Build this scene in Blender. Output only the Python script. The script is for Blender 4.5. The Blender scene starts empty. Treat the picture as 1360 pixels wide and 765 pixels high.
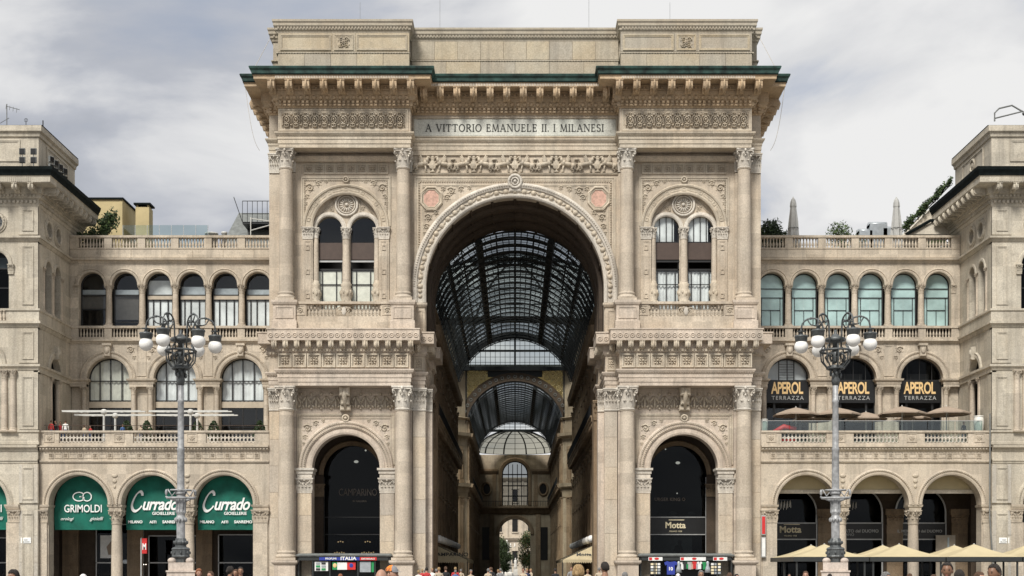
import bpy, bmesh, math, random
from mathutils import Vector, Matrix
R = math.radians
PI = math.pi
rnd = random.Random(7)
scene = bpy.context.scene
COL = scene.collection

# ------------------------------------------------------------------ camera
F_PX, CAM_D, EYE, CX, HY = 1760.0, 110.0, 1.7, 684.0, 755.0   # focal (photo px), distance, eye height, principal point
cam_data = bpy.data.cameras.new('camera')
cam = bpy.data.objects.new('camera', cam_data)
COL.objects.link(cam)
cam.location = (0, -CAM_D, EYE)
cam.rotation_euler = (R(90), 0, 0)
cam_data.sensor_width = 36
cam_data.lens = 36 * F_PX / 1360
cam_data.shift_x = (680 - CX) / 1360
cam_data.shift_y = (HY - 382.5) / 1360
cam_data.clip_start = 0.5
cam_data.clip_end = 6000
scene.camera = cam

# ------------------------------------------------------------------ sky
SUN_EL, SUN_AZ = 48.0, 202.0          # degrees; azimuth clockwise from +Y, so the sun is behind the camera, a little left
world = bpy.data.worlds.new('World')
scene.world = world
world.use_nodes = True
nt = world.node_tree
nt.nodes.clear()
def N(tree, kind, **kw):
    n = tree.nodes.new(kind)
    for k, v in kw.items():
        if k == 'inp':
            for i, val in v.items():
                n.inputs[i].default_value = val
        else:
            setattr(n, k, v)
    return n
def ramp(tree, stops):
    n = tree.nodes.new('ShaderNodeValToRGB')
    e = n.color_ramp.elements
    while len(e) > 1:
        e.remove(e[-1])
    e[0].position, e[0].color = stops[0][0], (*stops[0][1], 1)
    for p, c in stops[1:]:
        x = e.new(p); x.color = (*c, 1)
    return n
out = N(nt, 'ShaderNodeOutputWorld')
bg = N(nt, 'ShaderNodeBackground', inp={1: 0.1})
nt.links.new(bg.outputs[0], out.inputs[0])
sky = N(nt, 'ShaderNodeTexSky', sky_type='NISHITA', sun_disc=False)
sky.sun_elevation = R(SUN_EL)
sky.sun_rotation = R(SUN_AZ)
sky.air_density, sky.dust_density = 1.0, 1.5
tc = N(nt, 'ShaderNodeTexCoord')
sep = N(nt, 'ShaderNodeSeparateXYZ'); nt.links.new(tc.outputs['Generated'], sep.inputs[0])
zz = N(nt, 'ShaderNodeMath', operation='MAXIMUM', inp={1: 0.0}); nt.links.new(sep.outputs[2], zz.inputs[0])
za = N(nt, 'ShaderNodeMath', operation='ADD', inp={1: 0.22}); nt.links.new(zz.outputs[0], za.inputs[0])
dx = N(nt, 'ShaderNodeMath', operation='DIVIDE'); nt.links.new(sep.outputs[0], dx.inputs[0]); nt.links.new(za.outputs[0], dx.inputs[1])
dy = N(nt, 'ShaderNodeMath', operation='DIVIDE'); nt.links.new(sep.outputs[1], dy.inputs[0]); nt.links.new(za.outputs[0], dy.inputs[1])
cmb = N(nt, 'ShaderNodeCombineXYZ'); nt.links.new(dx.outputs[0], cmb.inputs[0]); nt.links.new(dy.outputs[0], cmb.inputs[1])
n1 = N(nt, 'ShaderNodeTexNoise', noise_dimensions='3D', inp={'Scale': 2.3, 'Detail': 10.0, 'Roughness': 0.52, 'Distortion': 0.35})
mp = N(nt, 'ShaderNodeMapping'); mp.inputs['Location'].default_value = (5.5, 4.4, 7.4)
nt.links.new(cmb.outputs[0], mp.inputs[0]); nt.links.new(mp.outputs[0], n1.inputs['Vector'])
n2 = N(nt, 'ShaderNodeTexNoise', inp={'Scale': 0.55, 'Detail': 2.0, 'Roughness': 0.4})
mp2 = N(nt, 'ShaderNodeMapping'); mp2.inputs['Location'].default_value = (7.7, 0.5, 9.0)
nt.links.new(cmb.outputs[0], mp2.inputs[0]); nt.links.new(mp2.outputs[0], n2.inputs['Vector'])
mixn = N(nt, 'ShaderNodeMix', data_type='FLOAT', inp={0: 0.36}); nt.links.new(n1.outputs[0], mixn.inputs[2]); nt.links.new(n2.outputs[0], mixn.inputs[3])
cr = ramp(nt, [(0.38, (1.20, 1.28, 1.46)), (0.455, (1.62, 1.69, 1.86)), (0.505, (2.3, 2.32, 2.38)), (0.57, (2.82, 2.81, 2.80))])
nt.links.new(mixn.outputs[0], cr.inputs[0])
cov = ramp(nt, [(0.30, (0.86,) * 3), (0.45, (1, 1, 1))]); nt.links.new(n1.outputs[0], cov.inputs[0])
mixc = N(nt, 'ShaderNodeMix', data_type='RGBA')
nt.links.new(cov.outputs[0], mixc.inputs[0]); nt.links.new(sky.outputs[0], mixc.inputs[6]); nt.links.new(cr.outputs[0], mixc.inputs[7])
nt.links.new(mixc.outputs[2], bg.inputs[0])

# ------------------------------------------------------------------ sun
sd = bpy.data.lights.new('sun', 'SUN'); so = bpy.data.objects.new('sun', sd); COL.objects.link(so)
sd.energy, sd.angle, sd.color = 1.5, R(17), (1.0, 0.96, 0.89)
az, el = R(SUN_AZ), R(SUN_EL)
tosun = Vector((math.sin(az) * math.cos(el), math.cos(az) * math.cos(el), math.sin(el)))
so.rotation_euler = (-tosun).to_track_quat('-Z', 'Y').to_euler()
so.location = (0, -40, 80)

vs = scene.view_settings
vs.view_transform, vs.look, vs.exposure, vs.gamma, vs.use_curve_mapping = 'Standard', 'None', 1.6, 1.0, False
scene.render.engine = 'CYCLES'
cy = scene.cycles
cy.use_denoising = True
cy.transparent_max_bounces = 24
cy.max_bounces, cy.diffuse_bounces, cy.glossy_bounces = 8, 4, 3
cy.sample_clamp_indirect = 4.0
cy.caustics_reflective = cy.caustics_refractive = False

# ------------------------------------------------------------------ materials
M = {}
def newmat(name):
    m = bpy.data.materials.new(name); m.use_nodes = True
    t = m.node_tree; t.nodes.clear()
    o = N(t, 'ShaderNodeOutputMaterial'); M[name] = m
    return m, t, o
def principled(name, col, rough=0.6, metal=0.0, var=0.12, vscale=3.0, bump=0.0, bscale=20.0, spec=0.4, coat=0.0):
    m, t, o = newmat(name)
    p = N(t, 'ShaderNodeBsdfPrincipled', inp={'Roughness': rough, 'Metallic': metal, 'Specular IOR Level': spec, 'Coat Weight': coat})
    t.links.new(p.outputs[0], o.inputs[0])
    g = N(t, 'ShaderNodeNewGeometry')
    nz = N(t, 'ShaderNodeTexNoise', inp={'Scale': vscale, 'Detail': 5.0, 'Roughness': 0.6}); t.links.new(g.outputs['Position'], nz.inputs['Vector'])
    lo = tuple(max(0, c * (1 - var)) for c in col); hi = tuple(min(1, c * (1 + var)) for c in col)
    r = ramp(t, [(0.3, lo), (0.7, hi)]); t.links.new(nz.outputs[0], r.inputs[0]); t.links.new(r.outputs[0], p.inputs['Base Color'])
    if bump:
        n2 = N(t, 'ShaderNodeTexNoise', inp={'Scale': bscale, 'Detail': 4.0}); t.links.new(g.outputs['Position'], n2.inputs['Vector'])
        b = N(t, 'ShaderNodeBump', inp={'Strength': bump, 'Distance': 0.03}); t.links.new(n2.outputs[0], b.inputs['Height']); t.links.new(b.outputs[0], p.inputs['Normal'])
    return m
def stone(name, col, tint, stain=0.55, bump=0.35, rough=0.75, grime=(0.16, 0.145, 0.125), each=0.0):
    """weathered stone: two tones in blocks and clouds, vertical run-off stains, soot patches, fine grain"""
    m, t, o = newmat(name)
    L = t.links.new
    p = N(t, 'ShaderNodeBsdfPrincipled', inp={'Roughness': rough, 'Specular IOR Level': 0.25}); L(p.outputs[0], o.inputs[0])
    g = N(t, 'ShaderNodeNewGeometry')
    big = N(t, 'ShaderNodeTexNoise', inp={'Scale': 0.33, 'Detail': 4.0, 'Roughness': 0.6}); L(g.outputs['Position'], big.inputs['Vector'])
    # block tone
    mpb = N(t, 'ShaderNodeVectorMath', operation='MULTIPLY'); mpb.inputs[1].default_value = (0.62, 0.62, 1.05); L(g.outputs['Position'], mpb.inputs[0])
    fl = N(t, 'ShaderNodeVectorMath', operation='FLOOR'); L(mpb.outputs[0], fl.inputs[0])
    wn = N(t, 'ShaderNodeTexWhiteNoise', noise_dimensions='3D'); L(fl.outputs[0], wn.inputs['Vector'])
    c1 = N(t, 'ShaderNodeMix', data_type='RGBA'); c1.inputs[6].default_value = (*col, 1); c1.inputs[7].default_value = (*tint, 1)
    rb = ramp(t, [(0.38, (0, 0, 0)), (0.64, (1, 1, 1))]); L(big.outputs[0], rb.inputs[0]); L(rb.outputs[0], c1.inputs[0])
    hv = N(t, 'ShaderNodeHueSaturation'); L(c1.outputs[2], hv.inputs['Color'])
    mr = N(t, 'ShaderNodeMapRange', inp={3: 0.86, 4: 1.1}); L(wn.outputs['Value'], mr.inputs[0]); L(mr.outputs[0], hv.inputs['Value'])
    if each:      # every dressed stone its own tone
        oi = N(t, 'ShaderNodeObjectInfo'); L(oi.outputs['Random'], mr.inputs[0]); mr.inputs[3].default_value = 1.0 - 0.2 * each; mr.inputs[4].default_value = 1.0 + 0.1 * each; ms2 = N(t, 'ShaderNodeMapRange', inp={3: 1 - 0.25 * each, 4: 1 + 0.3 * each}); L(oi.outputs['Random'], ms2.inputs[0]); L(ms2.outputs[0], hv.inputs['Saturation'])
    # fine grain
    fine = N(t, 'ShaderNodeTexNoise', inp={'Scale': 9.0, 'Detail': 6.0, 'Roughness': 0.65}); L(g.outputs['Position'], fine.inputs['Vector'])
    mg = N(t, 'ShaderNodeMix', data_type='RGBA', blend_type='MULTIPLY', inp={0: 1.0}); L(hv.outputs[0], mg.inputs[6])
    rf = ramp(t, [(0.32, (0.76, 0.755, 0.75)), (0.68, (1.12, 1.12, 1.12))]); L(fine.outputs[0], rf.inputs[0]); L(rf.outputs[0], mg.inputs[7])
    # run-off stains: noise stretched in z
    ms = N(t, 'ShaderNodeVectorMath', operation='MULTIPLY'); ms.inputs[1].default_value = (1.7, 1.7, 0.16); L(g.outputs['Position'], ms.inputs[0])
    sn = N(t, 'ShaderNodeTexNoise', inp={'Scale': 1.0, 'Detail': 5.0, 'Roughness': 0.62}); L(ms.outputs[0], sn.inputs['Vector'])
    rs = ramp(t, [(0.48, (0, 0, 0)), (0.7, (stain * 0.75,) * 3)]); L(sn.outputs[0], rs.inputs[0])
    pn = N(t, 'ShaderNodeTexNoise', inp={'Scale': 1.6, 'Detail': 8.0, 'Roughness': 0.7}); L(g.outputs['Position'], pn.inputs['Vector'])
    rp = ramp(t, [(0.52, (0, 0, 0)), (0.68, (stain * 0.6,) * 3)]); L(pn.outputs[0], rp.inputs[0])
    mx = N(t, 'ShaderNodeMath', operation='MAXIMUM'); L(rs.outputs[0], mx.inputs[0]); L(rp.outputs[0], mx.inputs[1])
    c2 = N(t, 'ShaderNodeMix', data_type='RGBA'); L(mx.outputs[0], c2.inputs[0]); L(mg.outputs[2], c2.inputs[6]); c2.inputs[7].default_value = (*grime, 1)
    L(c2.outputs[2], p.inputs['Base Color'])
    bn = N(t, 'ShaderNodeTexNoise', inp={'Scale': 14.0, 'Detail': 6.0, 'Roughness': 0.7}); L(g.outputs['Position'], bn.inputs['Vector'])
    b = N(t, 'ShaderNodeBump', inp={'Strength': bump, 'Distance': 0.04}); L(bn.outputs[0], b.inputs['Height']); L(b.outputs[0], p.inputs['Normal'])
    return m
stone('stone_main', (0.555, 0.483, 0.388), (0.505, 0.422, 0.325))
stone('stone_lower', (0.575, 0.497, 0.415), (0.53, 0.445, 0.36))
stone('stone_column', (0.545, 0.475, 0.385), (0.505, 0.43, 0.34), stain=0.4)
stone('stone_cornice', (0.52, 0.40, 0.27), (0.46, 0.34, 0.215), stain=0.4)
stone('stone_attic', (0.48, 0.43, 0.34), (0.44, 0.375, 0.28), stain=0.5, each=0.65)
stone('stone_block', (0.57, 0.50, 0.405), (0.525, 0.445, 0.35), stain=0.45, each=0.7)
stone('stone_block_grey', (0.53, 0.495, 0.43), (0.48, 0.435, 0.365), stain=0.5, each=0.7)
stone('stone_wing', (0.545, 0.477, 0.385), (0.49, 0.42, 0.33), stain=0.6)
stone('stone_pavilion', (0.53, 0.485, 0.40), (0.48, 0.43, 0.345), stain=0.6)
stone('stone_pale', (0.64, 0.60, 0.53), (0.58, 0.525, 0.45), stain=0.45)
stone('stone_relief', (0.57, 0.505, 0.405), (0.51, 0.435, 0.335), stain=0.5)
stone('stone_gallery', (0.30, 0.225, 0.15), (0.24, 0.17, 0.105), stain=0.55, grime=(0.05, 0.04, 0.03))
stone('stone_shaded', (0.085, 0.062, 0.044), (0.06, 0.043, 0.03), stain=0.5, grime=(0.03, 0.025, 0.02))  # darker stone copy for portico and barrel vault: their shade is in the colour
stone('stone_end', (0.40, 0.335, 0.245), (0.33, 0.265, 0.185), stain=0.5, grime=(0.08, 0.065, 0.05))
stone('marble_inscription', (0.62, 0.62, 0.56), (0.55, 0.56, 0.50), stain=0.2, rough=0.4, bump=0.1)
stone('stone_far', (0.62, 0.57, 0.48), (0.55, 0.50, 0.41), stain=0.2)
stone('granite_plinth', (0.60, 0.52, 0.45), (0.55, 0.47, 0.41), stain=0.3)
principled('medallion_pink', (0.50, 0.31, 0.24), 0.5, var=0.3, vscale=5)
principled('copper_green', (0.02, 0.05, 0.042), 0.55, var=0.85, vscale=1.4, bump=0.2)
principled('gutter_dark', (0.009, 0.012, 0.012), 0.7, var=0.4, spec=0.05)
principled('lead_grey', (0.16, 0.165, 0.16), 0.6, var=0.25)
principled('iron_black', (0.018, 0.02, 0.022), 0.5, var=0.3)
principled('iron_vault', (0.014, 0.017, 0.018), 0.6, var=0.3)
principled('lamp_metal', (0.30, 0.305, 0.31), 0.45, metal=0.1, var=0.35, vscale=6, bump=0.2)
principled('lamp_dark', (0.085, 0.092, 0.094), 0.42, metal=0.2, var=0.4, vscale=6, bump=0.3)
principled('globe_white', (0.80, 0.79, 0.76), 0.28, var=0.04, spec=0.5)
principled('wood_panel', (0.07, 0.048, 0.038), 0.5)
principled('wood_frame', (0.035, 0.024, 0.018), 0.5)
principled('frame_dark', (0.02, 0.02, 0.02), 0.4)
principled('frame_alu', (0.42, 0.42, 0.41), 0.4, metal=0.3)
principled('transom_beige', (0.42, 0.36, 0.28), 0.6)
principled('curtain', (0.72, 0.71, 0.63), 0.8, var=0.14, vscale=2.0)
principled('curtain_white', (0.66, 0.68, 0.69), 0.7, var=0.25, vscale=0.7)
principled('blind_teal', (0.49, 0.565, 0.56), 0.55, var=0.3, vscale=0.45)
principled('blind_grey', (0.10, 0.092, 0.085), 0.7)
principled('interior_dark', (0.012, 0.010, 0.009), 0.8)
principled('awning_green', (0.004, 0.115, 0.08), 0.75, var=0.3, vscale=0.9, bump=0.5, bscale=1.6)
principled('paint_white', (0.80, 0.81, 0.79), 0.6, var=0.03)
principled('sign_black', (0.012, 0.012, 0.012), 0.35)
principled('sign_gold', (0.72, 0.50, 0.24), 0.45, var=0.08)
principled('sign_cream', (0.75, 0.66, 0.45), 0.5)
principled('sign_faint', (0.12, 0.10, 0.08), 0.5)
principled('letter_dark', (0.05, 0.05, 0.045), 0.6)
principled('canvas_cream', (0.47, 0.40, 0.25), 0.8, var=0.07, vscale=1.0, bump=0.1, bscale=4)
principled('canvas_brown', (0.33, 0.26, 0.20), 0.8, var=0.1)
principled('canvas_grey', (0.40, 0.40, 0.385), 0.85, var=0.1, bump=0.2, bscale=8)
principled('canvas_gallery', (0.50, 0.42, 0.27), 0.8)
principled('metal_white', (0.55, 0.55, 0.52), 0.45, var=0.08)
principled('plaster_yellow', (0.50, 0.41, 0.225), 0.85, var=0.14, vscale=0.8)
principled('zinc', (0.40, 0.43, 0.45), 0.4, metal=0.5, var=0.15)
principled('slate', (0.16, 0.17, 0.165), 0.7, var=0.25, bump=0.3)
principled('terracotta_pot', (0.30, 0.16, 0.10), 0.7)
principled('pot_white', (0.66, 0.65, 0.60), 0.6)
principled('sign_red', (0.55, 0.03, 0.03), 0.45)
principled('sign_blue', (0.03, 0.05, 0.30), 0.45)
principled('flag_green', (0.02, 0.25, 0.08), 0.6)
principled('paper_white', (0.75, 0.75, 0.73), 0.6)
principled('kiosk_grey', (0.03, 0.033, 0.033), 0.45)
principled('bark', (0.09, 0.065, 0.045), 0.9, bump=0.5)
principled('leaf_dark', (0.030, 0.052, 0.020), 0.6, var=0.4, vscale=2)
principled('leaf_mid', (0.065, 0.10, 0.030), 0.6, var=0.4, vscale=2)
principled('leaf_autumn', (0.16, 0.105, 0.03), 0.6, var=0.4, vscale=2)
principled('statue_white', (0.66, 0.64, 0.59), 0.6)
principled('star_gold', (0.55, 0.45, 0.24), 0.5)
principled('asphalt', (0.06, 0.06, 0.06), 0.9)
def emit(name, col, s):
    m, t, o = newmat(name); e = N(t, 'ShaderNodeEmission', inp={0: (*col, 1), 1: s}); t.links.new(e.outputs[0], o.inputs[0])
emit('lamp_glow', (1.0, 0.62, 0.30), 1.6)
emit('lamp_glow_white', (1.0, 0.9, 0.75), 1.2)
def pane_mat(name, tint, refl, rough=0.03, ribs=0.0):
    m, t, o = newmat(name); L = t.links.new
    tr = N(t, 'ShaderNodeBsdfTransparent', inp={0: (*tint, 1)})
    gl = N(t, 'ShaderNodeBsdfGlossy', inp={0: (0.9, 0.95, 1.0, 1), 'Roughness': rough})
    lw = N(t, 'ShaderNodeLayerWeight', inp={0: 0.5}); p5 = N(t, 'ShaderNodeMath', operation='POWER', inp={1: 5.0}); L(lw.outputs['Facing'], p5.inputs[0])
    mu = N(t, 'ShaderNodeMath', operation='MULTIPLY_ADD', use_clamp=True, inp={1: 0.96 * refl, 2: 0.04 * refl}); L(p5.outputs[0], mu.inputs[0])
    mx = N(t, 'ShaderNodeMixShader'); L(mu.outputs[0], mx.inputs[0]); L(tr.outputs[0], mx.inputs[1]); L(gl.outputs[0], mx.inputs[2])
    L(mx.outputs[0], o.inputs[0])
    if ribs:      # overlapping ribbed sheets: dirt lines across the sheet
        g = N(t, 'ShaderNodeNewGeometry'); s = N(t, 'ShaderNodeSeparateXYZ'); L(g.outputs['Position'], s.inputs[0])
        w = N(t, 'ShaderNodeMath', operation='MULTIPLY', inp={1: ribs}); L(s.outputs[1], w.inputs[0])
        f = N(t, 'ShaderNodeMath', operation='FRACT'); L(w.outputs[0], f.inputs[0])
        nz = N(t, 'ShaderNodeTexNoise', inp={'Scale': 0.35, 'Detail': 5.0}); L(g.outputs['Position'], nz.inputs['Vector'])
        r1 = ramp(t, [(0.0, (0.35,) * 3), (0.35, (1, 1, 1))]); L(f.outputs[0], r1.inputs[0])
        r2 = ramp(t, [(0.35, tuple(c * 0.7 for c in tint)), (0.65, tuple(c * 1.25 for c in tint))]); L(nz.outputs[0], r2.inputs[0])
        mm = N(t, 'ShaderNodeMix', data_type='RGBA', blend_type='MULTIPLY', inp={0: 1.0}); L(r1.outputs[0], mm.inputs[6]); L(r2.outputs[0], mm.inputs[7])
        L(mm.outputs[2], tr.inputs[0])
pane_mat('glass_window', (0.93, 0.95, 0.94), 1.2)
pane_mat('glass_teal', (0.88, 0.97, 0.96), 1.5)
pane_mat('glass_dark', (0.30, 0.32, 0.33), 0.3)
pane_mat('glass_vault', (0.42, 0.45, 0.455), 0.03, 0.4, ribs=2.2)
pane_mat('glass_gold', (0.42, 0.36, 0.22), 0.1)
pane_mat('glass_cream', (0.50, 0.48, 0.40), 0.1)
pane_mat('glass_clear', (0.93, 0.95, 0.92), 0.02, 0.5)
pane_mat('glass_rail', (0.80, 0.86, 0.85), 1.5)
# piazza paving: large pale and dark stone slabs
m, t, o = newmat('paving'); L = t.links.new
p = N(t, 'ShaderNodeBsdfPrincipled', inp={'Roughness': 0.7}); L(p.outputs[0], o.inputs[0])
g = N(t, 'ShaderNodeNewGeometry')
br = N(t, 'ShaderNodeTexBrick', inp={'Scale': 0.8, 'Mortar Size': 0.012, 'Color1': (0.20, 0.19, 0.18, 1), 'Color2': (0.26, 0.245, 0.225, 1), 'Mortar': (0.09, 0.085, 0.08, 1)}); L(g.outputs['Position'], br.inputs['Vector'])
L(br.outputs[0], p.inputs['Base Color'])

# ------------------------------------------------------------------ helpers
ORI = {}
def link(o, parent=None):
    COL.objects.link(o)
    if parent is not None:
        o.parent = parent
    return o
def thing(name, label, cat, loc=(0, 0, 0), group=None, rz=0.0):
    o = bpy.data.objects.new(name, None); link(o)
    o.empty_display_size = 0.3
    o.location = loc; o.rotation_euler = (0, 0, rz); ORI[o] = Vector(loc)
    return tag(o, label, cat, group)
def tag(o, label=None, cat=None, group=None, kind=None):
    if label: o['label'] = label
    if cat: o['category'] = cat
    if group: o['group'] = group
    if kind: o['kind'] = kind
    return o
def put(name, mesh, parent=None, loc=(0, 0, 0), rot=(0, 0, 0), scale=(1, 1, 1), world=False, kind=None):
    """an object with a shared mesh; world=True: loc is a world position (parent chain only translated)"""
    o = bpy.data.objects.new(name, mesh); link(o, parent)
    loc = Vector(loc); ORI[o] = loc if world or parent is None else ORI.get(parent, Vector()) + loc
    o.location = loc - ORI.get(parent, Vector()) if (world and parent is not None) else loc
    o.rotation_euler = rot
    o.scale = scale if hasattr(scale, '__len__') else (scale,) * 3
    if kind: o['kind'] = kind
    return o
class MB:
    """collects shapes into one mesh; M transforms every added vertex"""
    def __init__(s, Mx=None):
        s.v, s.f, s.mi, s.cur, s.M, s.sm = [], [], [], 0, Mx, []
        s.smooth = False
    def add(s, vs, fs):
        b = len(s.v)
        if s.M is not None:
            vs = [tuple(s.M @ Vector(p)) for p in vs]
        s.v += [tuple(p) for p in vs]
        for f in fs:
            s.f.append([b + i for i in f]); s.mi.append(s.cur); s.sm.append(s.smooth)
        return s
    def box(s, x0, x1, y0, y1, z0, z1):
        vs = [(x, y, z) for z in (z0, z1) for y in (y0, y1) for x in (x0, x1)]
        return s.add(vs, [(0, 2, 3, 1), (4, 5, 7, 6), (0, 1, 5, 4), (2, 6, 7, 3), (0, 4, 6, 2), (1, 3, 7, 5)])
    def bevbox(s, x0, x1, y0, y1, z0, z1, b):
        """box with its camera-side (y0) face chamfered by b"""
        vs = [(x0, y1, z0), (x1, y1, z0), (x1, y1, z1), (x0, y1, z1), (x0, y0 + b, z0), (x1, y0 + b, z0), (x1, y0 + b, z1), (x0, y0 + b, z1),
              (x0 + b, y0, z0 + b), (x1 - b, y0, z0 + b), (x1 - b, y0, z1 - b), (x0 + b, y0, z1 - b)]
        return s.add(vs, [(0, 3, 2, 1), (0, 1, 5, 4), (1, 2, 6, 5), (2, 3, 7, 6), (3, 0, 4, 7), (4, 5, 9, 8), (5, 6, 10, 9), (6, 7, 11, 10), (7, 4, 8, 11), (8, 9, 10, 11)])
    def lathe(s, prof, n=16, c=(0, 0, 0), sx=1.0, sy=1.0, a0=0.0):
        """prof: (radius, z) upwards; closed at the ends"""
        vs, fs = [], []
        for r, z in prof:
            for i in range(n):
                a = a0 + 2 * PI * i / n
                vs.append((c[0] + r * math.cos(a) * sx, c[1] + r * math.sin(a) * sy, c[2] + z))
        for k in range(len(prof) - 1):
            for i in range(n):
                j = (i + 1) % n
                fs.append((k * n + i, k * n + j, (k + 1) * n + j, (k + 1) * n + i))
        fs.append(tuple(range(n - 1, -1, -1))); fs.append(tuple((len(prof) - 1) * n + i for i in range(n)))
        return s.add(vs, fs)
    def ball(s, c, rx, ry=None, rz=None, n=10, m=6, rot=None):
        ry = rx if ry is None else ry; rz = rx if rz is None else rz
        vs, fs = [], []
        for k in range(m + 1):
            t = PI * k / m
            for i in range(n):
                a = 2 * PI * i / n
                p = Vector((rx * math.sin(t) * math.cos(a), ry * math.sin(t) * math.sin(a), -rz * math.cos(t)))
                if rot is not None: p = rot @ p
                vs.append(p + Vector(c))
        for k in range(m):
            for i in range(n):
                j = (i + 1) % n
                fs.append((k * n + i, k * n + j, (k + 1) * n + j, (k + 1) * n + i))
        return s.add(vs, fs)
    def tube(s, pts, r, n=6, closed=False):
        """tube along points; r a number or a list"""
        pts = [Vector(p) for p in pts]; K = len(pts)
        rs = r if hasattr(r, '__len__') else [r] * K
        vs, fs = [], []
        up = Vector((0.13, 0.31, 0.94)).normalized()
        for k in range(K):
            if closed: d = pts[(k + 1) % K] - pts[k - 1]
            else: d = pts[min(k + 1, K - 1)] - pts[max(k - 1, 0)]
            if d.length < 1e-9: d = Vector((0, 0, 1))
            d.normalize(); u = d.cross(up)
            if u.length < 0.15: u = d.cross(Vector((1, 0, 0)))
            u.normalize(); w = d.cross(u)
            for i in range(n):
                a = 2 * PI * i / n
                vs.append(pts[k] + (u * math.cos(a) + w * math.sin(a)) * rs[k])
        for k in range(K if closed else K - 1):
            k2 = (k + 1) % K
            for i in range(n):
                j = (i + 1) % n
                fs.append((k * n + i, k * n + j, k2 * n + j, k2 * n + i))
        if not closed:
            fs.append(tuple(range(n - 1, -1, -1))); fs.append(tuple((K - 1) * n + i for i in range(n)))
        return s.add(vs, fs)
    def ring(s, c, r, t, n=20, m=6, axis='y', sx=1.0, sz=1.0):
        pts = []
        for i in range(n):
            a = 2 * PI * i / n
            if axis == 'y': pts.append((c[0] + r * sx * math.cos(a), c[1], c[2] + r * sz * math.sin(a)))
            elif axis == 'x': pts.append((c[0], c[1] + r * sx * math.cos(a), c[2] + r * sz * math.sin(a)))
            else: pts.append((c[0] + r * sx * math.cos(a), c[1] + r * sz * math.sin(a), c[2]))
        return s.tube(pts, t, m, True)
    def arch_panel(s, x0, x1, z0, z1, cx, r, zs, zb, y0, y1, n=24, back=False):
        """wall slab x0..x1, z0..z1 between y0 (front) and y1 with a round-headed opening"""
        def face(y):
            vs, fs = [], []
            def q(a, b, c, d):
                k = len(vs); vs.extend([(a[0], y, a[1]), (b[0], y, b[1]), (c[0], y, c[1]), (d[0], y, d[1])]); fs.append((k, k + 1, k + 2, k + 3))
            if zb > z0 + 1e-4: q((x0, z0), (x1, z0), (x1, zb), (x0, zb))
            if zs > zb + 1e-4:
                if cx - r > x0 + 1e-4: q((x0, zb), (cx - r, zb), (cx - r, zs), (x0, zs))
                if x1 > cx + r + 1e-4: q((cx + r, zb), (x1, zb), (x1, zs), (cx + r, zs))
            arc = [(cx + r * math.cos(PI * i / n), zs + r * math.sin(PI * i / n)) for i in range(n + 1)]
            prev_o = (x1, zs)
            corner = [False, False]
            a1 = math.atan2(z1 - zs, x1 - cx); a2 = math.atan2(z1 - zs, x0 - cx)
            def proj(a):
                c_, s_ = math.cos(a), math.sin(a)
                t = 1e9
                if c_ > 1e-9: t = min(t, (x1 - cx) / c_)
                if c_ < -1e-9: t = min(t, (x0 - cx) / c_)
                if s_ > 1e-9: t = min(t, (z1 - zs) / s_)
                return (cx + t * c_, zs + t * s_)
            for i in range(n):
                b0, b1 = PI * i / n, PI * (i + 1) / n
                p0, p1 = proj(b0), proj(b1)
                mid = [c for c, a in (((x1, z1), a1), ((x0, z1), a2)) if b0 + 1e-6 < a < b1 - 1e-6]
                k = len(vs)
                poly = [arc[i], p0] + mid + [p1, arc[i + 1]]
                vs.extend([(p[0], y, p[1]) for p in poly]); fs.append(tuple(range(k, k + len(poly))))
            s.add(vs, fs)
        face(y0)
        if back: face(y1)
        b = [(cx - r, zb), ] + [(cx - r * math.cos(PI * i / n), zs + r * math.sin(PI * i / n)) for i in range(n + 1)] + [(cx + r, zb)]
        vs = [(x, y, z) for x, z in b for y in (y0, y1)]
        s.add(vs, [(2 * i, 2 * i + 1, 2 * i + 3, 2 * i + 2) for i in range(len(b) - 1)])
        s.add([(x0, y0, z0), (x0, y1, z0), (x0, y1, z1), (x0, y0, z1), (x1, y0, z0), (x1, y1, z0), (x1, y1, z1), (x1, y0, z1)], [(0, 1, 2, 3), (4, 7, 6, 5), (3, 2, 6, 7)])
        if zb > z0: s.add([(cx - r, y0, zb), (cx + r, y0, zb), (cx + r, y1, zb), (cx - r, y1, zb)], [(0, 1, 2, 3)])
        s.add([(x0, y0, z0), (x1, y0, z0), (x1, y1, z0), (x0, y1, z0)] if zb > z0 else [(x0, y0, z0), (cx - r, y0, z0), (cx - r, y1, z0), (x0, y1, z0)], [(0, 1, 2, 3)])
        if zb <= z0: s.add([(cx + r, y0, z0), (x1, y0, z0), (x1, y1, z0), (cx + r, y1, z0)], [(0, 1, 2, 3)])
        return s
    def hole_panel(s, x0, x1, z0, z1, cx, cz, r, y0, y1, n=28):
        vs, fs = [], []
        for i in range(n):
            a = 2 * PI * i / n; c_, s_ = math.cos(a), math.sin(a); t = 1e9
            if c_ > 1e-9: t = min(t, (x1 - cx) / c_)
            if c_ < -1e-9: t = min(t, (x0 - cx) / c_)
            if s_ > 1e-9: t = min(t, (z1 - cz) / s_)
            if s_ < -1e-9: t = min(t, (z0 - cz) / s_)
            vs += [(cx + r * c_, y0, cz + r * s_), (cx + t * c_, y0, cz + t * s_), (cx + r * c_, y1, cz + r * s_)]
        corners = [(x1, z1), (x0, z1), (x0, z0), (x1, z0)]
        ca = [math.atan2(b - cz, a - cx) % (2 * PI) for a, b in corners]
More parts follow.
